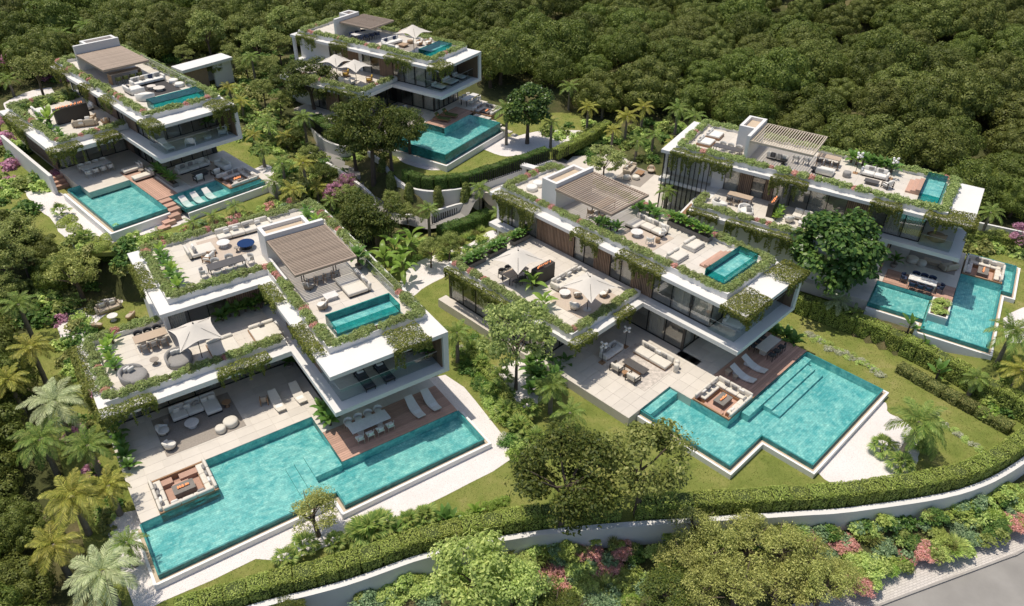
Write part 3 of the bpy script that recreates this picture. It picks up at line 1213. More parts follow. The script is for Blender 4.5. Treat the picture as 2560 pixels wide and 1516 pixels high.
def _terrain_mesh():
    xs = np.concatenate([np.array([-1800, -900, -500, -300, -220, -170, -140, -120, -105, -92, -80, -71]), np.arange(-64, 61, .8), np.array([66, 74, 84, 96, 110, 130, 160, 200, 300, 500, 900, 1800])])
    ys = np.concatenate([np.array([-900, -300, -100, -40, -10, 4, 10, 14]), np.arange(17, 110, .8), np.array([112, 116, 121, 128, 136, 145, 156, 170, 190, 220, 280, 400, 700, 1300, 2500])])
    X, Y = np.meshgrid(xs, ys, indexing='ij')
    Z = np.zeros_like(X)
    for i in range(X.shape[0]):
        Z[i] = idw(X[i], Y[i])
    for P_, z_ in PADS + [(ROADP, -3.45)]:
        bx = [p[0] for p in P_]
        by = [p[1] for p in P_]
        for i in np.where((xs > min(bx)) & (xs < max(bx)))[0]:
            for j in np.where((ys > min(by)) & (ys < max(by)))[0]:
                if inpoly(xs[i], ys[j], P_):
                    Z[i, j] = min(Z[i, j], z_ - .45)
    W_ = np.array(WALLW)
    D_ = np.full(X.shape, 1e9)
    for q in W_:
        D_ = np.minimum(D_, (X - q[0]) ** 2 + (Y - q[1]) ** 2)
    Z = np.where(D_ < 1.7, np.minimum(Z, -2.4), Z)
    nx, ny = X.shape
    V = np.stack([X, Y, Z], -1).reshape(-1, 3)
    idx = np.arange(nx * ny).reshape(nx, ny)
    Fc = np.stack([idx[:-1, :-1], idx[1:, :-1], idx[1:, 1:], idx[:-1, 1:]], -1).reshape(-1, 4)
    me = bpy.data.meshes.new('ground')
    me.from_pydata(V.tolist(), [], Fc.tolist())
    me.materials.append(terrm)
    me.polygons.foreach_set('use_smooth', [True] * len(me.polygons))
    return me


struct('ground', _terrain_mesh())


def sheet(name, P, z, mat, kind='structure', wob=0, th=None):
    """flat sheet with a real edge below it"""
    if wob:
        Q = smooth_path([(p[0], p[1]) for p in P] + [(P[0][0], P[0][1])], 5)[:-1]
        rr = random.Random(len(P) * 7 + int(z * 10))
        P = [(x + rr.uniform(-wob, wob), y + rr.uniform(-wob, wob)) for x, y in Q]
    P = [(p[0], p[1]) for p in P]
    th = th or (.03 if mat is gravel else .4)
    if mat is gravel:
        GRAV.append(P)
    mb = MB().prism(P, z - th, z)
    o = obj(name, mb.mesh(name, mat))
    o['kind'] = kind
    return o


sheet('lawn', PAD_AD, -.8, lawnm)
sheet('lawn', PAD_E, .75, lawnm)
sheet('lawn', PAD_C, 2.0, lawnm)
sheet('lawn', PAD_B, 3.2, lawnm)


HEDGE_DE = [(37.6, 41.0), (36.0, 43.1), (33.5, 46.6), (30.2, 50.3), (27.4, 52.4), (24.4, 54.6), (19.5, 58.5), (13.5, 63)]
bk = MB()
_h, _e = smooth_path([(a - .3, b - .3) for a, b in HEDGE_DE[:7]], 4), smooth_path([EDGE_E[0]] + EDGE_E, 4)
for i in range(24):
    bk.add([(*_h[i], -.84), (*_h[i + 1], -.84), (*_e[i + 1], .752), (*_e[i], .752)], [(0, 3, 2, 1)])
struct('lawn_bank', bk.mesh('lawn_bank', lawnm, True))


def dz(L, z):
    return [xy(at(a, b, z)) for a, b in L]


# gravel, paths
zA = -.785
sheet('gravel_path', [xy(FA.p(-1.9, 2.6)), xy(FA.p(-1.7, -5.6))] + dz([(398, 1472), (520, 1420), (626, 1368), cF1(300, 1230), cF1(870, 1010), cF1(1500, 750), cF1(1800, 605), cF1(2050, 475), cF1(2250, 375), cF1(2440, 245),
      cA6(1680, 1180), cA6(1450, 890), cA6(1350, 770), cA6(1190, 665)], zA) + [xy(FA.p(20.9, 3)), xy(FA.p(20.9, -5.3)), xy(FA.p(10.7, -5.3)), xy(FA.p(10.7, -4.1)), xy(FA.p(0, -4.1)), xy(FA.p(0, 2))], zA, gravel)
sheet('gravel_path', dz([cD4(1790, 1060), cD4(2225, 590), cD4(2290, 650), cD4(2390, 700), cD4(2480, 800), cD4(2500, 900), cD4(2470, 1030), cD4(2380, 1120), cD4(2250, 1165), cD4(2100, 1155), cD4(1900, 1140)], zA), zA, gravel, wob=.05)
sheet('gravel_path', dz([(978, 690), (1010, 648), (1079, 620), (1139, 602), (1199, 565), (1216, 581), (1171, 610), (1118, 643), (1090, 675), (1040, 703), (1005, 725)], zA), zA, gravel, wob=.05)
sheet('gravel_path', dz([(1215, 905), (1290, 875), (1345, 915), (1320, 985), (1250, 990)], zA), zA, gravel, wob=.05)
sheet('gravel_path', dz([(175, 760), (240, 715), (300, 690), (305, 735), (235, 790), (230, 840), (170, 850), (140, 800)], zA), zA, gravel, wob=.06)
sheet('gravel_path', [(23.2, 58.6), (26.6, 56.2), (28.3, 54.8), (29.6, 55.4), (28.2, 58), (26, 60.5)], .765, gravel, wob=.04)
sheet('gravel_path', dz([cG3(2060, 940), cG3(2180, 850), cG3(2400, 780), cG3(2420, 1000), cG3(2300, 1250), cG3(2090, 1200)], .765), .765, gravel, wob=.05)
sheet('gravel_path', dz([cC2(1610, 1120), cC2(1870, 985), cC2(2060, 960), cC2(2400, 890), (1432, 322), (1400, 350), (1300, 372), cC2(1930, 1225)], 2.015), 2.015, gravel, wob=.05)
sheet('gravel_path', dz([cC2(480, 1200), cC2(860, 1215), cC2(1140, 1340), cC2(1150, 1400), cC2(880, 1400), cC2(560, 1300)], 2.015), 2.015, gravel, wob=.04)
sheet('gravel_path', dz([cB1(150, 1080), cB1(330, 1085), cB1(420, 1120), cB1(720, 1330), cB1(900, 1290), cB1(1200, 1190), cB1(1330, 1160), cB1(1200, 1260), cB1(900, 1350), cB1(700, 1400), cB1(480, 1440), cB1(440, 1400), cB1(360, 1330), cB1(320, 1260), cB1(210, 1170)], 3.215), 3.215, gravel, wob=.05)
sheet('gravel_path', dz([cB1(1560, 950), cB1(1660, 920), cB1(1731, 1000), cB1(1731, 1060), cB1(1640, 1080)], 3.215), 3.215, gravel, wob=.05)
sheet('gravel_path', dz([cB1(20, 540), cB1(200, 460), cB1(430, 440), cB1(420, 480), cB1(230, 520), cB1(60, 590)], 3.215), 3.215, gravel, wob=.05)
sheet('gravel_path', dz([cB1(1540, 440), cB1(1731, 390), cB1(1731, 430), cB1(1640, 450)], 3.4), 3.4, gravel, wob=.03)

# road and pavement below the wall
zr = -3.5
RE = dz([(2142, 1484), (2447, 1370), (2506, 1344)], zr)
RE = [(12, 22.5), (17, 25.5)] + RE + [(42, 36.6), (52, 43)]
RI = [(6, 24.2), (13, 26.4)] + dz([(1985, 1466), (2250, 1370), (2506, 1278)], zr + .1) + [(41, 38.3), (51, 45)]
sheet('road', smooth_path(RE, 4) + [(70, 35), (60, 5), (5, 5)], zr + .02, asph)
sheet('pavement', smooth_path(RI, 4) + smooth_path(RE, 4)[::-1], zr + .13, paverm)
mbk = MB()
_re = smooth_path(RE, 4)
for a, b in zip(_re, _re[1:]):
    d = Vector((b[0] - a[0], b[1] - a[1])).normalized()
    q = (d.y * .14, -d.x * .14)
    mbk.add([(a[0], a[1], zr - .2), (b[0], b[1], zr - .2), (b[0] + q[0], b[1] + q[1], zr - .2), (a[0] + q[0], a[1] + q[1], zr - .2),
             (a[0], a[1], zr + .145), (b[0], b[1], zr + .145), (b[0] + q[0], b[1] + q[1], zr + .145), (a[0] + q[0], a[1] + q[1], zr + .145)],
            [(4, 7, 6, 5), (2, 3, 7, 6), (0, 1, 5, 4)])
struct('kerb', mbk.mesh('kerb', kerbm))

# drive between the villas
DR = [(-23.5, 81.5), (-20.5, 77.8), (-17, 74.6), (-14.2, 71.2), (-12.6, 69), (-9.5, 68.3), (-6.5, 69.4), (-3, 72.4), (2, 76.3), (6, 79.5)]
mbd = MB()
_dr = smooth_path(DR, 5)
for i, (a, b) in enumerate(zip(_dr, _dr[1:])):
    da = Vector((_dr[min(i + 1, len(_dr) - 1)][0] - _dr[max(i - 1, 0)][0], _dr[min(i + 1, len(_dr) - 1)][1] - _dr[max(i - 1, 0)][1])).normalized()
    db = Vector((_dr[min(i + 2, len(_dr) - 1)][0] - _dr[i][0], _dr[min(i + 2, len(_dr) - 1)][1] - _dr[i][1])).normalized()
    wv = 1.9
    c = [(a[0] - da.y * wv, a[1] + da.x * wv), (a[0] + da.y * wv, a[1] - da.x * wv), (b[0] + db.y * wv, b[1] - db.x * wv), (b[0] - db.y * wv, b[1] + db.x * wv)]
    za = float(idw(np.array(a[0]), np.array(a[1]))) + .18
    zb = float(idw(np.array(b[0]), np.array(b[1]))) + .18
    mbd.add([(*c[0], za), (*c[1], za), (*c[2], zb), (*c[3], zb)], [(0, 1, 2, 3)])
struct('drive', mbd.mesh('drive', asph))


# ------------------------------------------------------------------ free-standing walls and fences
def wall_path(label, P, ztop, zbot, th=.3, name='garden_wall', mat=None, cap=False):
    """one wall along P; ztop may be a number or a list (stepped)"""
    n = len(P)
    zt = ztop if hasattr(ztop, '__len__') else [ztop] * n
    L_, Rr = [], []
    for i in range(n):
        a, b = P[max(i - 1, 0)], P[min(i + 1, n - 1)]
        d = Vector((b[0] - a[0], b[1] - a[1])).normalized()
        L_.append((P[i][0] - d.y * th / 2, P[i][1] + d.x * th / 2))
        Rr.append((P[i][0] + d.y * th / 2, P[i][1] - d.x * th / 2))
    c = (P[0][0], P[0][1])
    mb = MB()
    V, Fc = [], []
    for i in range(n):
        V += [(L_[i][0] - c[0], L_[i][1] - c[1], zbot), (Rr[i][0] - c[0], Rr[i][1] - c[1], zbot), (Rr[i][0] - c[0], Rr[i][1] - c[1], zt[i]), (L_[i][0] - c[0], L_[i][1] - c[1], zt[i])]
    for i in range(n - 1):
        a, b = 4 * i, 4 * i + 4
        Fc += [(a + 1, b + 1, b + 2, a + 2), (a + 3, a + 2, b + 2, b + 3), (a, a + 3, b + 3, b)]
    Fc += [(0, 1, 2, 3), (4 * n - 1, 4 * n - 2, 4 * n - 3, 4 * n - 4)]
    mb.add(V, Fc)
    o = obj(name, mb.mesh(name, mat or white), None, (c[0], c[1], 0))
    return tag(o, label, 'wall')


# front retaining wall, its top stepping down towards the right
zs = []
for i, p in enumerate(WALLW):
    zs.append(-.42 - .03 * (i // 9))
wall_path('long curved white retaining wall below the front hedge, above the roadside shrubs', WALLW, zs, -4, .38, 'retaining_wall')
WC = smooth_path([(-16.2, 79.2), (-14.2, 76.4), (-12.9, 73.6), (-11.6, 71.7), (-10.6, 70.6), (-8.2, 69.9), (-4.9, 70.8), (-3.3, 71.9), (.5, 75), (4.0, 77.8)], 5)
wall_path('curved tall white retaining wall with columnar shrubs under the rear middle villa garden', WC, 2.15, -1.2, .3, 'retaining_wall')
WL = smooth_path([(-25.4, 83), (-22.7, 79.6), (-18.7, 75.6), (-15.6, 72.2), (-14.4, 70.5), (-14.1, 69.2)], 5)
wall_path('low white wall bending along the left side of the drive', WL, [1.9 - .045 * i for i in range(len(WL))], -1.2, .3)
WK = smooth_path([(-24.6, 87), (-22.8, 82.8), (-21.2, 80.6), (-19.0, 79.5), (-17.2, 80.6), (-15.4, 82.2)], 6)
wall_path('rounded white wall of the entrance ramp below the dark clipped hedge', WK, [3.1 - .03 * i for i in range(len(WK))], 0, .25, 'retaining_wall')
WF = dz([cH4(1370, 820), cH4(1640, 740), cH4(1900, 680)], .9)
wall_path('straight white wall behind the dark post fence of the front right villa', WF, .9, -1.2, .25)
WF2 = dz([cH4(1000, 850), cH4(1190, 850)], .5)
wall_path('short white wall end beside the round dark tree', WF2, .5, -1.2, .3)
WR = dz([cE2(1190, 530), cE2(1350, 565), cE2(1539, 605)], 1.9)
wall_path('low white boundary wall behind the far right villa', WR + [(60, 66)], 1.9, -1, .25)
wall_path('small slanted white wall beside the gravel path and slim palms', dz([cH4(2110, 930), cH4(2280, 985)], .2), .2, -1.2, .25)

cD2 = crop(1080, 380, 2.8533)
sheet('entrance_terrace', [xy(at(*cD2(*q), 1.4)) for q in ((375, 290), (560, 190), (660, 140), (790, 80), (880, 75), (905, 110), (720, 190), (560, 290), (440, 300))], 1.4, stonep, th=2)
postme = MB().box(-.045, .045, -.03, .03, 0, 1.25).mesh('post', metal_d)
postl = MB().box(-.05, .05, -.03, .03, 0, 1.7).mesh('post', slatm)


def fence(label, P, step=.26, me=None, zoff=0, zfix=None, h=1.0):
    P = [Vector(p) for p in P]
    z0 = zfix if zfix is not None else gz(P[0].x, P[0].y) + zoff
    t = thing('post_fence', label, 'fence', (P[0].x, P[0].y, z0))
    rails = MB()
    for a, b in zip(P, P[1:]):
        d = (b - a).xy
        n = max(1, int(d.length / step))
        ang = math.atan2(d.y, d.x)
        for k in range(n):
            q = a.lerp(b, (k + .5) / n)
            o = obj('post', me or postme, t, (q.x - P[0].x, q.y - P[0].y, 0), (0, 0, ang + .5))
            o.scale = (1, 1, h)
        d.normalize()
        s = Vector((-d.y, d.x)) * .02
        A, B = a.xy - P[0].xy, b.xy - P[0].xy
        rails.add([(A.x - s.x, A.y - s.y, .06), (B.x - s.x, B.y - s.y, .06), (B.x + s.x, B.y + s.y, .06), (A.x + s.x, A.y + s.y, .06),
                   (A.x - s.x, A.y - s.y, .1), (B.x - s.x, B.y - s.y, .1), (B.x + s.x, B.y + s.y, .1), (A.x + s.x, A.y + s.y, .1)],
                  [(4, 5, 6, 7), (0, 1, 5, 4), (2, 3, 7, 6)])
    part('rail', rails, metal_d, t)
    return t


def v3(L):
    return [Vector((a, b, 0)) for a, b in L]


fence('dark post fence along the drive in front of the straight white wall', v3(dz([cH4(1350, 985), cH4(1640, 880), cH4(1950, 780)], -.5)), zfix=-.75, h=1.05)
fence('short dark post fence under the round dark tree', v3(dz([cH4(620, 1190), cH4(800, 1140), cH4(960, 1090)], -.5)), zfix=-.75, h=1.05)
fence('dark post fence beside the palms on the left wall of the drive', v3([(-24.6, 80), (-22.2, 77.2), (-19.6, 74.4)]), zfix=.9)
fence('dark post fence behind the pink blossom beside the drive', v3([(-18.6, 73.6), (-16.8, 71.6), (-15.6, 70.2)]), zfix=.4)
fence('dark post fence on the curved wall beside the rear middle lawn hedge', v3([(-4.6, 70.75), (-3.2, 71.8), (.4, 74.8), (3.9, 77.7), (6, 79.4)]), zfix=2.1, h=.95)
fence('dark post fence under the dark clipped hedge by the entrance ramp', v3([(-23.4, 83.4), (-21.4, 80.7), (-20.2, 79.8)]), zfix=3.0, h=.9)
fence('timber post screen beside the white entrance gate pillar', v3(dz([cH4(2255, 440), cH4(2350, 390)], .6)), .2, postl, zfix=.3, h=1.25)
# entrance gate: white portal
gp = at(*cH4(2390, 330), 2.6)
gt = thing('entrance_gate', 'white entrance gate portal with flat white beam beside the timber screen', 'gate', (gp.x, gp.y, .3), R(-30))
part('pillar', MB().box(-.25, .25, -.25, .25, -.6, 2.25), white, gt)
part('pillar', MB().box(1.9, 2.3, -.25, .25, -.6, 2.25), white, gt)
part('beam', MB().box(-.4, 2.5, -.4, .4, 2.252, 2.5), white, gt)
part('door', MB().box(.27, 1.88, -.05, .05, -.3, 2.2), metal_d, gt)

# ------------------------------------------------------------------ villas
def off_poly(P, D):
    """offset a CCW polygon outwards, one distance per edge (edge i runs P[i] -> P[i+1])"""
    n = len(P)
    out = []
    for i in range(n):
        a, b, c = P[i - 1], P[i], P[(i + 1) % n]
        d1 = Vector((b[0] - a[0], b[1] - a[1])).normalized()
        d2 = Vector((c[0] - b[0], c[1] - b[1])).normalized()
        n1, n2 = Vector((d1.y, -d1.x)) * D[i - 1], Vector((d2.y, -d2.x)) * D[i]
        cr = d1.x * d2.y - d1.y * d2.x
        p1, p2 = Vector(b) + n1, Vector(b) + n2
        if abs(cr) < 1e-6:
            out.append(tuple(p1))
            continue
        t = ((p2.x - p1.x) * d2.y - (p2.y - p1.y) * d2.x) / cr
        out.append((p1.x + d1.x * t, p1.y + d1.y * t))
    return out


def tiles_floor(P, z, tw, td, gap=.004):
    """separate floor tiles in running bond, cut to whole tiles inside P"""
    xs = [p[0] for p in P]
    ys = [p[1] for p in P]
    V = []
    y = min(ys)
    r = 0
    while y < max(ys) - 1e-6:
        y1 = min(y + td, max(ys))
        x = min(xs) - (tw * .5 if r % 2 else 0)
        while x < max(xs) - 1e-6:
            x1 = x + tw
            cx0, cx1 = max(x, min(xs)), min(x1, max(xs))
            if cx1 - cx0 > .03:
                cuts = [cx0] + sorted(q for q in set(xs) if cx0 + .01 < q < cx1 - .01) + [cx1]
                yc = [y] + sorted(q for q in set(ys) if y + .01 < q < y1 - .01) + [y1]
                for u0, u1 in zip(cuts, cuts[1:]):
                    for w0, w1 in zip(yc, yc[1:]):
                        if inpoly((u0 + u1) / 2, (w0 + w1) / 2, P):
                            V.append([(u0 + gap, w0 + gap, z), (u1 - gap, w0 + gap, z), (u1 - gap, w1 - gap, z), (u0 + gap, w1 - gap, z)])
            x = x1
        y = y1
        r += 1
    return np.array(V)


def tiles_wall(a, b, z0, z1, tw, th, inward=0):
    d = Vector((b[0] - a[0], b[1] - a[1]))
    L_ = d.length
    d.normalize()
    nrm = Vector((d.y, -d.x)) * inward
    V = []
    z, r = z1, 0
    while z > z0 + .01:
        zz = max(z0, z - th)
        s = -tw * .5 if r % 2 else 0
        while s < L_:
            s0, s1 = max(0, s), min(L_, s + tw)
            if s1 - s0 > .02:
                p, q = (a[0] + d.x * s0 + nrm.x, a[1] + d.y * s0 + nrm.y), (a[0] + d.x * s1 + nrm.x, a[1] + d.y * s1 + nrm.y)
                V.append([(*p, zz), (*q, zz), (*q, z), (*p, z)])
            s += tw
        z = zz
        r += 1
    return V


class Villa:
    def __init__(s, F, label):
        s.F = F
        s.root = thing('villa', label, 'house', F.p(0, 0, 0), F.yaw)
        s.n = 0

    def part(s, name, mb, mat, kind=None, smooth=False):
        return part(name, mb, mat, s.root, kind=kind, smooth=smooth)

    def box(s, name, x0, x1, y0, y1, z0, z1, mat=None):
        return s.part(name, MB().box(x0, x1, y0, y1, z0, z1), mat or white)

    def paving(s, name, rects, z, base, t=(1.2, .75), mat=None):
        """stone floor: a bed and single pavers with open joints"""
        mb = MB()
        for x0, x1, y0, y1 in rects:
            mb.box(x0, x1, y0, y1, base, z - .025)
        b = s.part(name, mb, stonep)
        for x0, x1, y0, y1 in rects:
            nx, ny = max(1, round((x1 - x0) / t[0])), max(1, round((y1 - y0) / t[1]))
            w_, d_ = (x1 - x0) / nx, (y1 - y0) / ny
            me = cached(('paver', round(w_, 3), round(d_, 3)), lambda: MB().box(-w_ / 2 + .006, w_ / 2 - .006, -d_ / 2 + .006, d_ / 2 - .006, -.02, 0).mesh('paver', mat or stone))
            for i in range(nx):
                for j in range(ny):
                    obj('paver', me, b, (x0 + (i + .5) * w_, y0 + (j + .5) * d_, z))
        return b

    def deck(s, x0, x1, y0, y1, z=0, base=-.5, along='x', pw=.2, name='deck'):
        b = s.part(name, MB().box(x0, x1, y0, y1, base, z - .04), deckbed)
        W = (y1 - y0) if along == 'x' else (x1 - x0)
        n = max(1, round(W / pw))
        p = W / n
        L_ = (x1 - x0) if along == 'x' else (y1 - y0)
        me = cached(('plank', round(L_, 3), round(p, 3)), lambda: MB().box(-L_ / 2, L_ / 2, -p / 2 + .008, p / 2 - .008, -.035, 0).mesh('plank', deckm))
        for k in range(n):
            if along == 'x':
                obj('plank', me, b, ((x0 + x1) / 2, y0 + (k + .5) * p, z))
            else:
                obj('plank', me, b, (x0 + (k + .5) * p, (y0 + y1) / 2, z), (0, 0, PI / 2))
        return b

    def glazing(s, x0, y0, x1, y1, z0, z1, n, cur=(0,), fr=.05, mat=None):
        """run of full-height panes between dark posts; cur = indexes of panes with a curtain behind"""
        d = Vector((x1 - x0, y1 - y0))
        L_ = d.length
        a = math.atan2(d.y, d.x)
        w_ = obj('window', None, s.root, (x0, y0, 0), (0, 0, a))
        fm = MB()
        fm.box(0, L_, -fr, fr, z0, z0 + .06)
        fm.box(0, L_, -fr, fr, z1 - .07, z1)
        for k in range(n + 1):
            x = L_ * k / n
            fm.box(max(0, x - fr * .6), min(L_, x + fr * .6), -fr, fr, z0 + .06, z1 - .07)
        part('frame', fm, mat or metal_d, w_)
        pw = L_ / n
        me = cached(('pane', round(pw, 2), round(z1 - z0, 2)), lambda: MB().box(-pw / 2 + .04, pw / 2 - .04, -.008, .008, 0, z1 - z0 - .13).mesh('pane', glass))
        for k in range(n):
            obj('pane', me, w_, ((k + .5) * pw, 0, z0 + .06))
            if k in cur:
                V, Fc = [], []
                m = 26
                wd = pw * .8
                for i in range(m + 1):
                    u = k * pw + .06 + wd * i / m
                    v = .22 + .045 * math.sin(i * 1.9)
                    V += [(u, v, z0 + .02), (u, v, z1 - .05)]
                for i in range(m):
                    Fc.append((2 * i, 2 * i + 2, 2 * i + 3, 2 * i + 1))
                part('curtain', MB().add(V, Fc), curtain, w_)
        return w_

    def slats(s, x0, y0, x1, y1, z0, z1, out=1):
        """upright timber slats on a dark backing"""
        d = Vector((x1 - x0, y1 - y0))
        L_ = d.length
        w_ = obj('slat_wall', MB().box(0, L_, -.04, .04, z0, z1).mesh('slat_wall', innerd), s.root, (x0, y0, 0), (0, 0, math.atan2(d.y, d.x)))
        n = max(1, int(L_ / .16))
        me = cached(('vslat', round(z1 - z0, 2)), lambda: MB().box(-.045, .045, -.06, .06, 0, z1 - z0 - .04).mesh('slat', slatm))
        for k in range(n):
            obj('slat', me, w_, ((k + .5) * L_ / n, -.05 * out, z0 + .02))
        return w_

    def run(s, seq, x, z0, z1, out=1):
        """left wall made of glass ('g'), slats ('s') and render ('w') between given y"""
        for q in seq:
            k, y0, y1 = q[0], q[1], q[2]
            if k == 'g':
                s.glazing(x, y1, x, y0, z0, z1, q[3] if len(q) > 3 else max(1, round((y1 - y0) / 1.5)), cur=(0, 2) if int(y0 * 10) % 2 == 0 else (1, 2))
            elif k == 's':
                s.slats(x, y1, x, y0, z0, z1, out)
            elif k == 'd':
                s.box('dark_panel', x - .05, x + .1, y0, y1, z0, z1, darkpanel)
            else:
                s.box('wall', x - .1, x + .15, y0, y1, z0, z1)

    def guard(s, P, z, h=1.0):
        g = obj('glass_guard', None, s.root)
        for a, b in zip(P, P[1:]):
            d = Vector((b[0] - a[0], b[1] - a[1]))
            n = max(1, round(d.length / 2.4))
            ang = math.atan2(d.y, d.x)
            w_ = d.length / n
            me = cached(('gpane', round(w_, 2), h), lambda: MB().box(-w_ / 2 + .01, w_ / 2 - .01, -.008, .008, 0, h).mesh('pane', guard))
            rl = cached(('grail', round(w_, 2)), lambda: MB().box(-w_ / 2, w_ / 2, -.014, .014, 0, .022).mesh('rail', metal_l))
            for k in range(n):
                c = (a[0] + d.x * (k + .5) / n, a[1] + d.y * (k + .5) / n)
                obj('pane', me, g, (*c, z), (0, 0, ang))
                obj('rail', rl, g, (*c, z + h), (0, 0, ang))

    def planters(s, runs, z, h=.5, wd=.6, where='roof', dens=.52, skip=()):
        """planter troughs along axis-parallel runs with a row of rounded shrubs"""
        rr = random.Random(hash_(s.F.word) + int(z * 7))
        mw, ms = MB(), MB()
        mass = Mass()
        for r_i, (x0, y0, x1, y1, word) in enumerate(runs):
            hx = x0 == x1
            a0, a1 = (min(y0, y1), max(y0, y1)) if hx else (min(x0, x1), max(x0, x1))
            e = .002 * r_i
            if hx:
                mw.box(x0 - wd / 2, x0 + wd / 2, a0 + (wd / 2 + .003), a1 - (wd / 2 + .003), z, z + h - e)
                ms.box(x0 - wd / 2 + .06, x0 + wd / 2 - .06, a0, a1, z + h - .1, z + h + .01 - e)
            else:
                mw.box(a0 - wd / 2, a1 + wd / 2, y0 - wd / 2, y0 + wd / 2, z, z + h - e)
                ms.box(a0, a1, y0 - wd / 2 + .06, y0 + wd / 2 - .06, z + h - .1, z + h + .012 - e)
            n = max(1, int((a1 - a0) / dens))
            for k in range(n):
                q = a0 + (k + .5) * (a1 - a0) / n + rr.uniform(-.12, .12)
                j = rr.uniform(-.1, .1)
                x, y = (x0 + j, q) if hx else (q, y0 + j)
                pk = rr.random() < .09
                sz = rr.uniform(.72, 1.0) * (.8 if pk else 1)
                kd, sv = 'pink_planter' if pk else 'planter', rr.uniform(.85, 1.15)
                if s.F in (FA, FD):
                    lab = ('pink flowering shrub' if pk else 'light green shrub') + ', %s planter %s of the %s' % (where, word, s.F.word)
                    bush(kd, s.F.p(x, y, z + h - .05), sz, lab, ('pink, ' if pk else 'green, ') + '%s %s %s' % (s.F.word, where, word), sz=sv, variants=4, name='planter_shrub')
                else:
                    mass.add(bush_mesh(kd, (k * 3 + r_i) % 4), (x, y, z + h - .05), sz, sv, k * 2.4, 2)
        s.part('planter_trough', mw, white)
        s.part('planter_soil', ms, soil)
        mass.build('planter_shrubs', s.root)

    def tower(s, x0, x1, yf, bx0, bx1, yb, zt, z0=6.4):
        """stair tower: tall front wall slab with a box behind it, gravel in its roof tray"""
        t = obj('stair_tower', MB().box(x0, x1, yf, yf + .3, z0, zt).mesh('stair_tower', white), s.root)
        th = .28
        m = MB()
        m.box(bx0, bx0 + th, yf + .302, yb, z0, zt - .01)
        m.box(bx1 - th, bx1, yf + .302, yb, z0, zt - .012)
        m.box(bx0 + th + .002, bx1 - th - .002, yb - th, yb - .002, z0, zt - .014)
        part('tower_wall', m, white, t)
        part('roof_tray', MB().box(bx0 + th, bx1 - th, yf + .3, yb - th, zt - .5, zt - .32), gutterm, t)
        return t

    def pergola(s, x0, x1, y0, y1, z, n=30, along='x', solid=False, post=None, fill=.27, mat=None):
        pm = mat or pergm
        p = obj('pergola', None, s.root)
        bw = .09
        for a in ((x0, x1, y0, y0 + bw), (x0, x1, y1 - bw, y1)):
            part('beam', MB().box(*a, z - .2, z), pm, p)
        for a in ((x0, x0 + bw, y0 + bw + .002, y1 - bw - .002), (x1 - bw, x1, y0 + bw + .002, y1 - bw - .002)):
            part('beam', MB().box(*a, z - .2, z - .004), pm, p)
        if along == 'x':
            L_ = x1 - x0 - 2 * bw
            st = (y1 - y0 - 2 * bw) / n
            me = MB().box(-L_ / 2, L_ / 2, -st * fill, st * fill, -.10, -.012).mesh('slat', pm)
            for k in range(n):
                obj('slat', me, p, ((x0 + x1) / 2, y0 + bw + (k + .5) * st, z), (R(12), 0, 0))
        else:
            L_ = y1 - y0 - 2 * bw
            st = (x1 - x0 - 2 * bw) / n
            me = MB().box(-L_ / 2, L_ / 2, -st * fill, st * fill, -.10, -.012).mesh('slat', pm)
            for k in range(n):
                obj('slat', me, p, (x0 + bw + (k + .5) * st, (y0 + y1) / 2, z), (R(12), 0, PI / 2))
        if solid:
            part('shade_sheet', MB().box(x0 + bw + .01, x1 - bw - .01, y0 + bw + .01, y1 - bw - .01, z - .19, z - .165), pm, p)
        for q in (post or []):
            part('post', MB().box(q[0] - .05, q[0] + .05, q[1] - .05, q[1] + .05, 6.6, z - .2), pm, p)
        return p

    def plunge(s, x0, x1, y0, y1, z, z0=6.6, steps=None):
        """raised glass-sided plunge pool"""
        p = obj('plunge_pool', None, s.root)
        th = .05
        V = list(tiles_floor([(x0 + th, y0 + th), (x1 - th, y0 + th), (x1 - th, y1 - th), (x0 + th, y1 - th)], z - .62, .3, .3))
        part('basin', MB().box(x0, x1, y0, y1, z0, z - .63), tiled, p)
        V += tiles_wall((x1, y1), (x0, y1), z - .6, z - .05, .3, .15, -.03)
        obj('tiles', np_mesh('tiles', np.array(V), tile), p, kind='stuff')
        for a in ((x0, x1, y0, y0 + th), (x0, x1, y1 - th, y1), (x0, x0 + th, y0 + th, y1 - th), (x1 - th, x1, y0 + th, y1 - th)):
            part('glass_side', MB().box(*a, z - .63, z), tealglass, p)
        part('water', MB().add([(x0 + th, y0 + th, z - .03), (x1 - th, y0 + th, z - .03), (x1 - th, y1 - th, z - .03), (x0 + th, y1 - th, z - .03)], [(0, 1, 2, 3)]), water, p)
        if steps:
            sx0, sx1, sy0, n = steps
            for k in range(n):
                part('step', MB().box(sx0, sx1, sy0 + k * .38, sy0 + (k + 1) * .38 - .01, z0, z0 + .16 * (n - k)), deckm, p)
        return p

    def pool(s, P, over, floor=-.72, cop=(.30, .46), drop=.36, gut=-.42, skirt=-1.6, steps=(), wl=-.045):
        """pool with water to the brim; over = indexes of overflow edges (gutter and white kerb outside them)"""
        F = s.F
        if sum(P[i - 1][0] * P[i][1] - P[i][0] * P[i - 1][1] for i in range(len(P))) < 0:
            raise ValueError('pool polygon must be CCW')
        n = len(P)
        p = obj('pool', None, s.root)
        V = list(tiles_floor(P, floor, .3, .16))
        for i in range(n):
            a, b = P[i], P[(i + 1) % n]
            V += tiles_wall(b, a, floor, -.05 if i in over else -.02, .36, .18, 0)
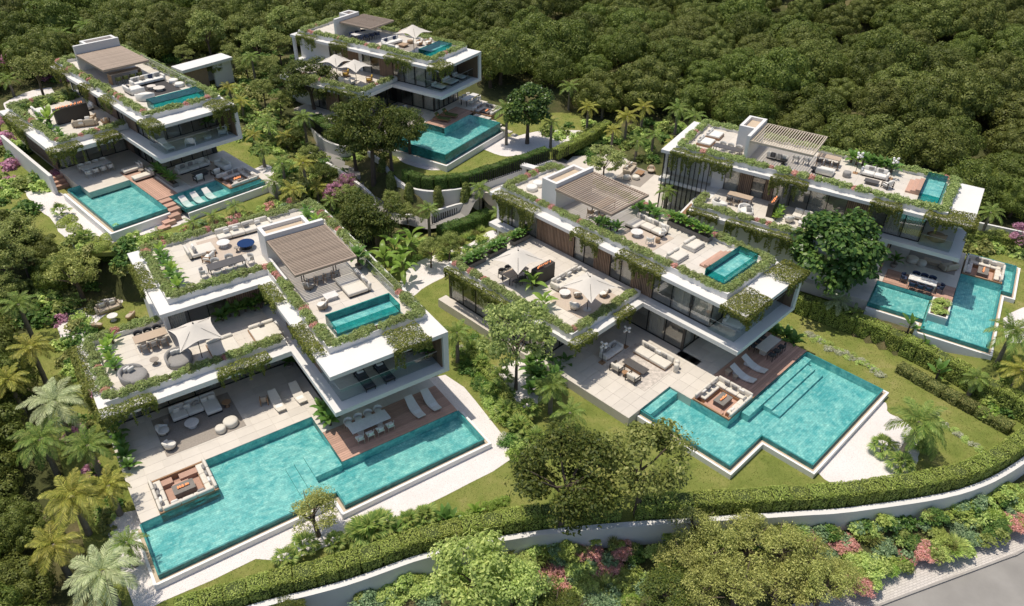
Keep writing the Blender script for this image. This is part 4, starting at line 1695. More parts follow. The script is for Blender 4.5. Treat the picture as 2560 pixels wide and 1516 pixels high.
        for (x0, x1, y0, y1, z) in steps:
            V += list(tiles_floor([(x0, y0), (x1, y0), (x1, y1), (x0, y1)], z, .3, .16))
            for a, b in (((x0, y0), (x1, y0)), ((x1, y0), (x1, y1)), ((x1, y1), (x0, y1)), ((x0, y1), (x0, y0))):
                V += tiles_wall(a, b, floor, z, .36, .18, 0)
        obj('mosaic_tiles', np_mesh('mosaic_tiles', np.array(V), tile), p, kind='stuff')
        bed = MB()
        bed.add([(*q, floor - .012) for q in P], [tuple(range(n))])
        for i in range(n):
            a, b = P[i], P[(i + 1) % n]
            d = Vector((b[0] - a[0], b[1] - a[1])).normalized()
            o = Vector((d.y, -d.x)) * .01
            bed.add([(a[0] + o.x, a[1] + o.y, floor), (b[0] + o.x, b[1] + o.y, floor), (b[0] + o.x, b[1] + o.y, -.06), (a[0] + o.x, a[1] + o.y, -.06)], [(0, 1, 2, 3)])
        part('basin', bed, tiled, p)
        part('water', MB().add([(*q, wl) for q in P], [tuple(range(n))]), water, p)
        D0 = [.1 if i in over else 0 for i in range(n)]
        D1 = [cop[0] if i in over else 0 for i in range(n)]
        D2 = [cop[1] if i in over else 0 for i in range(n)]
        O0, O1, O2 = off_poly(P, D0), off_poly(P, D1), off_poly(P, D2)
        W, gt_, cp_, tp = [], MB(), MB(), MB()
        for i in over:
            j = (i + 1) % n
            tp.add([(*P[i], -.05), (*P[j], -.05), (*O0[j], -.055), (*O0[i], -.055)], [(0, 3, 2, 1)])
            W += tiles_wall(O0[i], O0[j], gut, -.055, .36, .18, 0)
            gt_.add([(*O0[i], gut), (*O0[j], gut), (*O1[j], gut), (*O1[i], gut)], [(0, 3, 2, 1)])
            zt = -drop
            cp_.add([(*O1[i], zt), (*O1[j], zt), (*O2[j], zt), (*O2[i], zt), (*O1[i], gut - .05), (*O1[j], gut - .05), (*O2[j], skirt), (*O2[i], skirt)],
                    [(0, 3, 2, 1), (0, 1, 5, 4), (2, 3, 7, 6)])
            for e, (pi, m) in enumerate(((i, (i - 1) % n), (j, j))):
                if m not in over:
                    q = [(*O1[pi], zt), (*O2[pi], zt), (*O2[pi], skirt), (*O1[pi], gut - .05)]
                    cp_.add(q, [(0, 1, 2, 3)])
        part('rim', tp, tiled, p)
        if W:
            obj('wall_tiles', np_mesh('wall_tiles', np.array(W), tiled), p, kind='stuff')
        part('gutter', gt_, gutterm, p)
        part('kerb', cp_, white2, p)
        return p


pergl = pmat('pale_pergola_timber', (.50, .43, .34), .7, .12, 3, .2, 40, rnd=.06)
deckbed = pmat('deck_joist', (.05, .032, .024), .9, .2, 3)
tealglass = _glass('teal_glass', (.25, .66, .66))


def mainbox(V, x0, x1, yf, yb, xl, yr, ring, floor, seq, guard_pts, sx0=None, roof_poly=None, nf=4, wall_r=True, runs=None, zr=(6.1, 6.4)):
    """upper storey: balcony slab, roof slab, glazed front set back, left wall, right wall, roof terrace"""
    sx0 = x0 if sx0 is None else sx0
    V.box('balcony_slab', sx0, x1, yf, yb, 3.0, 3.36)
    if roof_poly:
        V.part('roof_slab', MB().prism(roof_poly, *zr), white)
    else:
        V.box('roof_slab', x0, x1, yf - .02, yb, *zr)
    V.paving('balcony_floor', [(xl - .1 if not guard_pts else guard_pts[0][0] + .02, x1 - .42, (guard_pts[1][1] if guard_pts else yf) + .02, yr)], 3.40, 3.365, (1.2, .8))
    V.glazing(xl, yr, x1 - .4, yr, 3.365, 6.1, nf, cur=(0, nf - 1))
    V.run(seq, xl, 3.365, 6.1)
    if wall_r:
        V.box('wall', x1 - .4, x1 - .003, yf + .003, yb - .3, 3.362, 6.098)
        V.slats(x1 - .46, yr - .1, x1 - .46, yf + .2, 3.37, 6.09, -1)
    V.box('wall', xl, x1 - .003, yb - .3, yb - .004, 3.362, 6.098)
    V.box('room_floor', xl + .05, x1 - .42, yr + .06, yb - .32, 3.364, 3.38, stonep)
    mid = yr + 2.6
    V.box('room_wall', xl + .1, x1 - .42, mid, mid + .12, 3.381, 6.095, innerw)
    V.box('room_wall', xl + 1.5, xl + 1.62, mid + .13, yb - .4, 3.381, 6.094, innerw)
    V.box('room_ceiling', xl + .06, x1 - .42, yr + .06, yb - .32, 6.06, 6.099, white2)
    if guard_pts:
        V.guard(guard_pts, 3.365)
    a, b, c, d = ring
    V.planters(runs or [(a, c, b, c, 'on the front edge'), (a, c, a, d, 'on the left edge'), (b, c, b, d, 'on the right edge'), (a, d, b, d, 'on the back edge')], 6.4)
    V.paving('roof_floor', floor, 6.6, 6.402, (1.3, 1.0))


# ---- front left villa
VA = Villa(FA, 'large white two-storey villa at front left with long turquoise pool')
VA.paving('patio', [(0, 4.7, 3.07, 9.6), (4.7, 12.1, 3.02, 9.6), (0, 1.13, 0.02, 3.07), (12.1, 13.4, 1.12, 9.6), (13.4, 20.95, 1.12, 4.0)], 0, -1.0, (1.2, .72))
VA.deck(12.12, 20.95, -2.08, 1.1, 0, -.7)
VA.pool([(0, 0), (0, -4.15), (10.85, -4.15), (10.85, -5.38), (20.95, -5.38), (20.95, -2.1), (12.1, -2.1), (12.1, 3.0), (4.72, 3.0), (4.72, 0)], (0, 1, 2, 3, 4),
        steps=[(10.2, 12.05, -2.2, -.1, -.18), (9.5, 10.2, -4.1, -.1, -.36), (8.9, 9.5, -4.1, -.1, -.54)])
VA.glazing(.5, 9.6, 13.4, 9.6, 0, 3.0, 7, cur=(0, 3, 6))
VA.glazing(13.4, 4.0, 20.6, 4.0, 0, 3.0, 4, cur=(0, 3))
VA.glazing(13.4, 9.6, 13.4, 4.0, 0, 3.0, 3, cur=())
VA.box('wall', .15, .48, 9.5, 15.2, -1, 3.0)
VA.box('wall', 20.6, 20.95, 4.0, 20.6, -1, 3.0)
VA.box('wall', .5, 5.6, 15.0, 15.25, -1, 3.0)
VA.box('wall', 5.62, 5.9, 15.26, 20.6, -1, 3.0)
VA.box('wall', 5.62, 20.95, 20.6, 20.88, -1, 3.0)
VA.box('room_floor', .5, 20.6, 9.66, 14.98, -.9, -.01, stonep)
VA.box('room_floor', 13.46, 20.6, 4.06, 9.6, -.9, -.012, stonep)
VA.box('room_wall', .6, 13.3, 11.4, 11.52, 0, 2.98, innerw)
VA.box('room_wall', 13.5, 20.5, 6, 6.1, 0, 2.98, innerw)
VA.part('lower_roof_slab', MB().prism([(0, 6.45), (12.498, 6.45), (12.498, 20.9), (5.6, 20.9), (5.6, 15.3), (0, 15.3)], 3.0, 3.4), white)
VA.paving('terrace_floor', [(1.25, 12.45, 8.05, 13.3), (1.25, 5.9, 13.3, 14.55)], 3.5, 3.402, (1.15, .8))
VA.planters([(.85, 7.65, 12.2, 7.65, 'on the front edge'), (.85, 7.65, .85, 14.9, 'on the left edge'), (.85, 14.9, 5.6, 14.9, 'on the back edge')], 3.4, where='lower terrace')
mainbox(VA, 12.5, 21, -1.1, 20.9, 13.4, 3.0, None or (13.7, 20.2, 1.3, 20.2), [(14.0, 19.9, 1.6, 19.9), (6.9, 13.998, 12.8, 19.9)],
        [('s', 3.0, 4.6), ('g', 4.6, 7.4, 2), ('s', 7.4, 9.4), ('w', 9.4, 13.3)], [(13.3, 3.0), (13.3, -.3), (20.6, -.3)],
        roof_poly=[(12.5, -1.12), (21, -1.12), (21, 20.9), (5.47, 20.9), (5.47, 11.3), (12.5, 11.3)],
        runs=[(13.7, 1.3, 20.2, 1.3, 'on the front edge'), (13.7, 1.3, 13.7, 12.5, 'on the left edge'), (20.2, 1.3, 20.2, 20.2, 'on the right edge'), (6.6, 20.2, 20.2, 20.2, 'on the back edge'),
              (6.6, 12.5, 6.6, 20.2, 'on the far left edge'), (6.6, 12.5, 13.7, 12.5, 'on the left wing front')])
VA.glazing(6.15, 13.3, 10.3, 13.3, 3.402, 6.1, 3, cur=(0,))
VA.slats(10.3, 13.3, 13.4, 13.3, 3.402, 6.1)
VA.box('wall', 5.85, 6.13, 13.2, 20.6, 3.402, 6.098)
VA.box('wall', 5.85, 13.4, 20.6, 20.87, 3.402, 6.098)
VA.box('room_floor', 6.14, 13.3, 13.36, 20.5, 3.402, 3.42, stonep)
VA.box('room_wall', 6.15, 13.2, 17, 17.1, 3.421, 6.09, innerw)
VA.tower(13.9, 18.5, 13.02, 13.9, 17.5, 14.65, 9.1)
VA.box('parapet', 13.9, 14.05, 9.6, 13.0, 6.4, 7.25)
VA.pergola(13.98, 18.6, 7.45, 13.0, 8.72, 28, 'x', fill=.21)
VA.plunge(14.45, 19.2, 2.2, 3.85, 7.4, steps=(15.5, 18.3, 3.86, 2))
VA.guard([(14.35, 1.75), (14.35, 2.15)], 6.6, .7)
VA.guard([(19.75, 4.2), (19.75, 11.5)], 6.6, .9)

# ---- rear left villa
VB = Villa(FB, 'white two-storey villa at rear left with square turquoise pool and timber deck')
VB.paving('patio', [(.95, 4.84, .42, 5.1), (4.84, 7.9, .42, 5.1), (6.86, 7.9, -1.8, .42), (6.86, 10.75, -7.45, -1.8), (10.75, 14.7, -7.1, -1.8)], 0, -1.4, (1.3, .9))
VB.deck(4.86, 6.84, -7.6, .4, 0, -.7, 'y')
VB.pool([(0, .35), (0, -9.5), (4.84, -9.5), (4.84, .35)], (0, 1), skirt=-1.6, cop=(.34, .55))
VB.pool([(5.95, -7.62), (5.95, -10.8), (14.0, -10.8), (14.0, -10.25), (10.7, -10.25), (10.7, -7.62)], (1,), skirt=-1.6, floor=-.45)
for k, (x, y, z) in enumerate([(5.4, -8.05, 0), (5.4, -8.75, -.16), (5.4, -9.45, -.32), (5.0, -10.2, -.5), (4.3, -10.6, -.68), (3.6, -11.0, -.86)]):
    VB.box('stepping_slab', x - .52, x + .52, y - .33, y + .33, z - .16 - (.4 if k else 0), z - .01, deckm)
VB.box('terrace_block', 13.95, 14.7, -12.3, -7.1, -1.4, -.006, stonep)
VB.glazing(1.25, 5.1, 7.9, 5.1, 0, 3.0, 5, cur=(0, 4))
VB.slats(1.0, 15, 1.0, 5.1, 0, 3.0)
VB.glazing(8.0, -1.8, 13.6, -1.8, 0, 3.0, 5, cur=(0,))
VB.box('dark_column', 13.62, 14.0, -1.9, -1.5, 0, 3.0, darkpanel)
VB.run([('g', -1.8, 2.6, 3), ('d', 2.6, 3.6), ('s', 3.6, 5.1)], 7.95, 0, 3.0)
VB.box('wall', 13.7, 14.0, -1.48, 16, -1, 3.0)
VB.box('wall', 1.1, 14, 15.9, 16.15, -1, 3.0)
VB.box('room_floor', 1.1, 13.7, -1.74, 15.9, -.6, -.01, stonep)
VB.box('room_wall', 8.1, 13.6, 0, .1, 0, 2.98, innerw)
VB.box('room_wall', 1.3, 7.8, 6.6, 6.7, 0, 2.98, innerw)
VB.box('lower_roof_slab', -.1, 6.28, .78, 15.2, 3.0, 3.4)
VB.paving('terrace_floor', [(1.4, 7.5, 2.6, 14.1)], 3.5, 3.402, (1.15, .8))
VB.planters([(1.05, 2.2, 7.1, 2.2, 'on the front edge'), (1.05, 2.2, 1.05, 14.5, 'on the left edge'), (1.05, 14.5, 7.1, 14.5, 'on the back edge')], 3.4, where='lower terrace')
mainbox(VB, 6.15, 14.5, -7.05, 16.2, 7.6, -3.2, (7.0, 13.7, -4.9, 15.6), [(7.3, 13.4, -4.6, 15.3)],
        [('g', -3.2, .2, 3), ('s', .2, 2.4), ('g', 2.4, 4.4, 2), ('s', 4.4, 7.4), ('g', 7.4, 9.6, 2), ('s', 9.6, 12.2), ('g', 12.2, 15.9, 2)], [(7.15, -3.2), (7.15, -6.2), (14.1, -6.2)], sx0=6.3, nf=5)
VB.tower(7.66, 12.2, 11.7, 8.8, 12.1, 13.2, 9.1)
VB.pergola(7.62, 12.2, 5.1, 11.68, 8.3, 34, 'x', solid=True)
VB.plunge(8.05, 12.95, -4.2, -2.6, 7.4)
VB.guard([(13.35, -2), (13.35, 10)], 6.6, .9)
fp = VB.box('fireplace_block', 2.75, 5.85, 7.0, 7.55, 3.505, 5.0, darkpanel)
VB.box('side_wall', -.75, -.45, 2.2, 15.4, -1.5, .9)

# ---- rear middle villa
VC = Villa(FC, 'white two-storey villa at rear middle behind dark pines with tiled infinity pool')
VC.paving('patio', [(-5.6, 0, 2.75, 8.8), (0, 3.3, 2.75, 8.8), (3.3, 9.5, 2.75, 3.9), (6.02, 9.5, .5, 2.75)], 0, -1.9, (1.3, .9))
VC.deck(0, 6.0, .02, 2.73, 0, -.7)
VC.pool([(-5.5, 2.73), (-5.5, -4.15), (4.9, -4.15), (4.9, 0), (0, 0), (0, 2.73)], (0, 1, 2), floor=-1.0, drop=1.1, gut=-1.16, skirt=-2.4, cop=(.3, .5))
VC.glazing(3.3, 3.9, 8.0, 3.9, 0, 3.0, 5, cur=(0, 4))
VC.run([('g', 3.9, 8.8, 3), ('d', 8.8, 10.6)], 3.3, 0, 3.0)
VC.box('dark_column', 3.2, 3.4, 3.8, 4.0, 0, 3.0, darkpanel)
VC.glazing(-3.35, 9.5, 3.2, 9.5, 0, 3.0, 4, cur=(1,))
VC.run([('g', 9.5, 12.5, 2), ('s', 12.5, 14.6), ('g', 14.6, 17, 2), ('w', 17, 20)], -3.35, 0, 3.0)
VC.box('wall', 7.8, 8.1, 4, 22.8, -1.8, 3.0)
VC.box('wall', .5, 8.1, 22.8, 23.05, -1.8, 3.0)
VC.box('wall', -3.3, .5, 19.9, 20.15, -1.8, 3.0)
VC.box('room_floor', -3.3, 7.8, 9.56, 19.9, -1.8, -.01, stonep)
VC.box('room_floor', 3.36, 7.8, 3.96, 9.5, -1.8, -.012, stonep)
VC.box('room_wall', 4.9, 7.7, 5.6, 5.7, 0, 2.98, innerw)
VC.box('room_wall', -1.8, -1.7, 9.6, 20, 0, 2.98, innerw)
VC.box('lower_roof_slab', -4.8, .44, 7.6, 20.2, 3.0, 3.4)
VC.box('lower_terrace', -5.4, -3.4, 8.85, 18, -1.9, -.005, stonep)
VC.paving('terrace_floor', [(-4.0, 1.65, 8.4, 19.6)], 3.5, 3.402, (1.15, .9))
VC.planters([(-4.3, 8.0, 1.2, 8.0, 'on the front edge'), (-4.3, 8.0, -4.3, 19.6, 'on the left edge')], 3.4, where='lower terrace')
mainbox(VC, .3, 8.2, .55, 23.1, 1.7, 3.7, (1.25, 7.5, 2.55, 22.0), [(1.55, 7.2, 2.85, 21.7)],
        [('g', 3.7, 8.4, 3), ('s', 8.4, 10.4), ('g', 10.4, 13.0, 2), ('w', 13.0, 13.5), ('s', 13.5, 16.2), ('g', 16.2, 18.2, 2), ('w', 18.2, 22.8)], [(1.5, 3.7), (1.5, 1.4), (7.8, 1.4)], sx0=.44, nf=4)
VC.box('column', .35, .6, 22.5, 22.9, 3.362, 6.098)
VC.tower(2.1, 6.25, 17.1, 4.5, 6.2, 18.7, 8.7)
VC.pergola(2.75, 7.0, 12.3, 17.08, 8.3, 30, 'y', solid=True)
VC.plunge(2.35, 6.3, 3.3, 5.05, 7.35)
for k in range(8):
    y = -.5 - .74 * k
    z = 0 if k < 3 else -.24 * (k - 2)
    VC.box('stepping_slab', 4.95, 5.55, y - .66, y, z - (.12 if k < 3 else .12), z - .005, stonep)

# ---- front right villa
VD = Villa(FD, 'large white two-storey villa at front right of centre with stepped turquoise pool')
VD.paving('patio', [(-1.5, 3.38, .15, 9.0), (3.38, 7.6, .15, 9.0), (3.38, 6.85, -1.78, .15), (6.85, 14.7, -1.38, 2.05), (7.6, 14.7, 2.05, 2.06)], 0, -1.0, (1.2, .8))
VD.deck(6.87, 14.75, -4.88, -1.4, 0, -.7)
VD.pool([(-.1, .1), (-.1, -7.2), (3.95, -7.2), (3.95, -11.0), (14.65, -11.0), (14.65, -4.92), (3.4, -4.92), (3.4, .1)], (0, 1, 2, 3, 4),
        steps=[(5.0, 14.2, -5.6, -5.0, -.14), (7.0, 13.6, -6.3, -5.6, -.32), (7.0, 13.6, -7.0, -6.3, -.5), (.05, 3.35, -.6, .05, -.14)])
VD.run([('g', 2.05, 9.0, 4)], 7.6, 0, 3.0)
VD.glazing(7.6, 2.05, 14.4, 2.05, 0, 3.0, 4, cur=(0, 3))
VD.box('dark_column', 7.5, 7.7, 1.95, 2.15, 0, 3.0, darkpanel)
VD.glazing(-.75, 9.0, 7.6, 9.0, 0, 3.0, 5, cur=(1, 4))
VD.run([('g', 9.0, 20.0, 7)], -.8, 0, 3.0)
VD.box('dark_column', -.9, -.7, 19.9, 20.1, 0, 3.0, darkpanel)
VD.box('wall', 14.4, 14.7, 2.05, 22.7, -1, 3.0)
VD.box('wall', 7.5, 14.7, 22.7, 22.95, -1, 3.0)
VD.box('wall', -.8, 7.5, 19.7, 19.95, -1, 3.0)
VD.box('room_wall', 9.2, 9.3, 3.6, 9, 0, 2.98, innerw)
VD.box('room_wall', -.6, 7.5, 10.6, 10.7, 0, 2.97, innerw)
VD.box('room_floor', -.75, 14.4, 9.06, 19.7, -.95, -.01, stonep)
VD.box('room_floor', 7.66, 14.4, 2.11, 9.0, -.95, -.012, stonep)
VD.box('path_slab', -1.75, -.86, 8.95, 20.6, -1, -.008, stonep)
VD.box('room_wall', .9, 1.0, 10.8, 19.6, 0, 2.98, innerw)
VD.box('room_wall', 9.32, 14.3, 3.6, 3.7, 0, 2.98, innerw)
VD.box('lower_roof_slab', -1.45, 6.498, 5.45, 20.0, 3.0, 3.4)
VD.paving('terrace_floor', [(-.45, 7.35, 6.9, 19.0)], 3.5, 3.402, (1.15, .9))
VD.planters([(-.85, 6.45, 6.7, 6.45, 'on the front edge'), (-.85, 6.45, -.85, 19.4, 'on the left edge'), (-.85, 19.4, 7.2, 19.4, 'on the back edge')], 3.4, where='lower terrace')
mainbox(VD, 6.6, 14.85, -3.0, 23, 7.5, .1, (7.75, 14.0, -.55, 22.2), [(8.05, 13.7, -.25, 21.9)],
        [('g', .1, 5.4, 3), ('s', 5.4, 7.5), ('g', 7.5, 9.7, 2), ('s', 9.7, 11.4), ('g', 11.4, 13.6, 2), ('s', 13.6, 17.9), ('g', 17.9, 22.6, 3)], [(7.3, .1), (7.3, -2.15), (14.4, -2.15)], sx0=6.5, nf=4)
VD.tower(7.98, 12.75, 16.37, 7.98, 11.96, 18.0, 9.1)
VD.pergola(7.82, 12.7, 10.35, 16.35, 8.75, 24, 'x', fill=.19)
VD.plunge(8.5, 13.2, .15, 1.8, 7.4, steps=(9.6, 12.5, 1.82, 3))
VD.box('fireplace_block', 1.85, 3.95, 12.55, 13.15, 3.505, 4.95, darkpanel)

# ---- far right villa
VE = Villa(FE, 'white two-storey villa at far right with angled turquoise pool and dining deck')
VE.paving('patio', [(6.32, 9.08, -5.92, 0.2), (9.08, 13.1, -5.92, .2), (3.82, 6.32, -.38, 6), (0, 3.8, .02, 6)], 0, -1.0, (1.3, .9))
VE.deck(3.82, 6.3, -5.9, -.4, 0, -.7, 'y')
VE.pool([(0, 0), (0, -4.42), (-1.35, -4.42), (-1.35, -9.12), (8.27, -9.12), (8.27, -9.95), (13.3, -9.95), (13.3, -6.05), (12.5, -6.05), (12.5, -9.17), (9.1, -9.17), (9.1, -5.95), (3.78, -5.95), (3.78, 0)],
        (0, 1, 2, 3, 4, 5, 6), steps=[(-1.2, .2, -9, -4.6, -.2), (.1, 3.7, -4.3, -.1, -.4)])
isl = VE.box('planter_box', .72, 3.55, -5.92, -4.46, -.7, .16)
VE.box('planter_soil', .86, 3.4, -5.78, -4.6, .1, .166, soil)
VE.glazing(6.2, .2, 12.7, .2, 0, 3.0, 4, cur=(0,))
VE.slats(5.2, .2, 6.2, .2, 0, 3.0)
VE.run([('w', .25, 1.4), ('g', 1.4, 6, 3), ('w', 6, 16.4)], 5.25, 0, 3.0)
VE.box('wall', 12.7, 13.0, .2, 21.2, -1, 3.0)
VE.box('wall', .7, 1.0, 3.0, 16.4, -1, 3.0)
VE.box('wall', 1.0, 5.2, 3.0, 3.2, -1, 3.0)
VE.box('room_floor', 5.4, 12.7, .26, 21, -.9, -.01, stonep)
VE.box('room_wall', 5.5, 12.6, 1.8, 1.9, 0, 2.98, innerw)
VE.box('lower_roof_slab', .2, 5.04, 2.5, 16.6, 3.0, 3.4)
VE.paving('terrace_floor', [(1.3, 6.0, 3.2, 15.6)], 3.5, 3.402, (1.15, .9))
VE.planters([(.95, 3.0, .95, 16.1, 'on the left edge'), (.95, 16.1, 3.2, 16.1, 'on the back edge')], 3.4, where='lower terrace')
mainbox(VE, 4.75, 13.1, -5.28, 21.5, 6.05, -1.9, (5.6, 12.4, -2.95, 20.0), [(5.9, 12.1, -2.65, 19.7)],
        [('g', -1.9, 2.6, 3), ('s', 2.6, 4.4), ('g', 4.4, 10.8, 4), ('s', 10.8, 11.6), ('g', 11.6, 12.8, 1), ('s', 12.8, 14.0), ('g', 14.0, 15.4, 1), ('w', 15.4, 16.6)], [(5.65, -1.9), (5.65, -4.36), (12.7, -4.36)], sx0=5.06, nf=4)
VE.tower(6.04, 10.97, 13.8, 8.02, 10.97, 15.5, 9.1)
VE.pergola(6.0, 10.9, 8.15, 13.78, 8.75, 24, 'x', fill=.17, mat=pergl)
VE.plunge(7.0, 11.9, -2.3, -.7, 7.25, steps=(7.95, 10.6, -.68, 3))
VE.box('fireplace_block', 2.85, 4.6, 9.8, 10.3, 3.505, 4.8, darkpanel)
for k in range(11):
    y = 16.7 + k * .45
    VE.box('mullion', 5.0, 5.1, y - .03, y + .03, -.6, 6.098, metal_d)
VE.part('stair_flank', MB().prism([(.2, 16.65), (5.0, 16.65), (5.0, 17.6), (.2, 17.6)], -.6, 2.4), white)
wb = VE.box('bench_bed', .6, 3.4, 16.85, 17.4, 2.4, 2.43, deckbed)
for k in range(14):
    obj('bench_slat', cached('bslat', lambda: MB().box(-.07, .07, -.26, .26, 0, .05).mesh('bench_slat', woodm)), wb, (.75 + k * .2, 17.12, 2.43))
VE.glazing(5.2, 21.2, 5.2, 17.65, -.5, 6.1, 4, cur=())
VE.box('room_wall', 6.6, 6.75, 16.7, 21.2, -.9, 6.09, white2)
VE.box('room_floor', 5.3, 6.6, 16.7, 21.2, 2.4, 2.6, stonep)

# ------------------------------------------------------------------ furniture
def put(F, name, label, cat, x, y, z, rz=0, group=None):
    return thing(name, label, cat, F.p(x, y, z), F.yaw + rz, group)


def sub(name, me, t, loc=(0, 0, 0), rot=(0, 0, 0), s=None):
    o = obj(name, me, t, loc, rot)
    if s:
        o.scale = s
    return o


def mbox(name, w, d, h, mat):
    return cached(('mb', name, round(w, 3), round(d, 3), round(h, 3), mat.name), lambda: MB().box(-w / 2, w / 2, -d / 2, d / 2, 0, h).mesh(name, mat))


def mcyl(name, r, h, mat, n=20, r2=None):
    return cached(('mc', name, round(r, 3), round(h, 3), mat.name, r2), lambda: MB().lathe([(r, 0), (r2 or r, h)], n).mesh(name, mat))


def wave_lounger(F, x, y, z, label, rz=0, mat=None, s=1, group=None):
    """one-piece curved chaise, foot towards -y"""
    mat = mat or fabw

    def mk():
        n = 24
        V, Fc = [], []
        for k in range(n + 1):
            t = k / n
            yy = -1.02 + 2.04 * t
            zz = .24 + .10 * math.sin(t * 2 * PI * .9 + 2.6) + (.42 * max(0, t - .62) ** 1.5 * 3.2)
            hw = .33 - .03 * math.cos(t * 6)
            for a, b in ((-hw, zz), (hw, zz), (hw, zz - .09), (-hw, zz - .09)):
                V.append((a, yy, b))
        for k in range(n):
            a = 4 * k
            for i in range(4):
                j = (i + 1) % 4
                Fc.append((a + i, a + j, a + 4 + j, a + 4 + i))
        Fc += [(3, 2, 1, 0), (4 * n, 4 * n + 1, 4 * n + 2, 4 * n + 3)]
        return MB().add(V, Fc).mesh('shell', mat, False)
    t = put(F, 'wave_lounger', label, 'lounger', x, y, z, rz, group)
    t.scale = (s, s, s)
    sub('shell', cached(('wl', mat.name), mk), t)
    sub('base', cached('wlb', lambda: MB().box(-.24, .24, -.55, -.15, 0, .16).box(-.24, .24, .35, .75, 0, .2).mesh('base', white2)), t)
    return t


def flat_lounger(F, x, y, z, label, rz=0, top=None, frame=None, back=40, w_=.75, group=None, pil=None):
    """framed sunbed with raised head, foot towards -y"""
    top, frame = top or fabw, frame or metal_d
    t = put(F, 'sun_lounger', label, 'lounger', x, y, z, rz, group)
    sub('frame', cached(('flf', frame.name, w_), lambda: MB().box(-w_ / 2, w_ / 2, -1, -.94, .22, .3).box(-w_ / 2, w_ / 2, .94, 1, .22, .3).box(-w_ / 2, -w_ / 2 + .06, -.94, .94, .22, .3).box(w_ / 2 - .06, w_ / 2, -.94, .94, .22, .3).mesh('frame', frame)), t)
    for sx in (-1, 1):
        for sy in (-1, 1):
            sub('leg', mbox('leg', .05, .05, .22, frame), t, (sx * (w_ / 2 - .05), sy * .92, 0))
    sub('mattress', soft('mattress', w_ - .06, 1.28, .12, .05, top), t, (0, -.34, .28))
    a = R(back)
    sub('backrest', soft('backrest', w_ - .06, .78, .12, .05, top), t, (0, .30 + .36 * math.cos(a), .28 + .36 * math.sin(a)), (a, 0, 0))
    sub('back_support', cached(('bsup', frame.name, w_), lambda: MB().tube([(-w_ / 2 + .1, 0, 0), (-w_ / 2 + .1, .18, .34)], .015, 5).tube([(w_ / 2 - .1, 0, 0), (w_ / 2 - .1, .18, .34)], .015, 5).mesh('back_support', frame)), t, (0, .55, .26))
    return t


def pillow(F, x, y, z, label, rz=0, mat=None, tilt=-70, s=.46, group=None):
    o = obj('scatter_cushion', soft('scatter_cushion', s, s, .16, .075, mat or fabg), None, F.p(x, y, z), (0, 0, 0))
    o.rotation_euler = (Matrix.Rotation(F.yaw + rz, 4, 'Z') @ Matrix.Rotation(R(tilt), 4, 'X')).to_euler()
    return tag(o, label, 'cushion', group)


def sofa(F, x, y, z, label, w_=2.4, d=.95, n=3, rz=0, mat=None, arms='LR', h=.38, bh=.36, chaise=None, base=None, group=None, bt=.22):
    """sofa, back along +y, seat facing -y, centred on x, y"""
    mat = mat or fabric
    t = put(F, 'sofa', label, 'sofa', x, y, z, rz, group)
    sub('base', mbox('base', w_ - .08, d - .1, .12, base or metal_d), t, (0, 0, .02))
    sw = w_ / n
    for k in range(n):
        dd = d - bt
        cy = -bt / 2
        if chaise is not None and k == chaise:
            dd += .65
            cy -= .325
            sub('base', mbox('base', sw - .06, .7, .12, base or metal_d), t, (-w_ / 2 + (k + .5) * sw, -d / 2 - .3, .02))
        sub('seat_cushion', soft('seat_cushion', sw - .015, dd, h - .12, .07, mat), t, (-w_ / 2 + (k + .5) * sw, cy, .13))
        sub('back_cushion', soft('back_cushion', sw - .02, bt, h + bh - .14, .09, mat), t, (-w_ / 2 + (k + .5) * sw, d / 2 - bt / 2 + .01, .13), (R(-7), 0, 0))
    for a in arms:
        sub('arm', soft('arm', .2, d * .9, h + .12, .08, mat), t, ((-1 if a == 'L' else 1) * (w_ / 2 + .08), 0, .08))
    return t


def armchair(F, x, y, z, label, rz=0, frame=None, seat=None, round_=True, s=1, group=None):
    frame, seat = frame or wicker, seat or fabric
    t = put(F, 'armchair', label, 'armchair', x, y, z, rz, group)
    t.scale = (s, s, s)

    def shell():
        n, V, Fc = 22, [], []
        for k in range(n + 1):
            a = R(-35 + 250 * k / n)
            top = .46 + .3 * max(0, math.sin(a)) ** 1.5
            for r_, zz in ((.36, .14), (.45, top), (.41, top), (.33, .16)):
                V.append((r_ * math.cos(a), r_ * math.sin(a), zz))
        for k in range(n):
            a = 4 * k
            for i in range(3):
                Fc.append((a + i, a + 4 + i, a + 5 + i, a + 1 + i))
            Fc.append((a + 3, a + 7, a + 4, a))
        Fc += [(0, 1, 2, 3), (4 * n + 3, 4 * n + 2, 4 * n + 1, 4 * n)]
        return MB().add(V, Fc).mesh('shell', frame, True)
    sub('shell', cached(('ash', frame.name), shell), t)
    sub('seat_cushion', cached(('asc', seat.name), lambda: MB().lathe([(.30, 0), (.36, .04), (.36, .13), (.3, .17)], 20).mesh('seat_cushion', seat, True)), t, (0, -.02, .22))
    sub('back_cushion', soft('back_cushion', .5, .14, .36, .06, seat), t, (0, .27, .36), (R(-14), 0, 0))
    for k in range(4):
        a = PI / 4 + k * PI / 2
        sub('leg', mbox('leg', .045, .045, .2, metal_d if frame is not woodm else woodm), t, (.3 * math.cos(a), .3 * math.sin(a), 0))
    return t


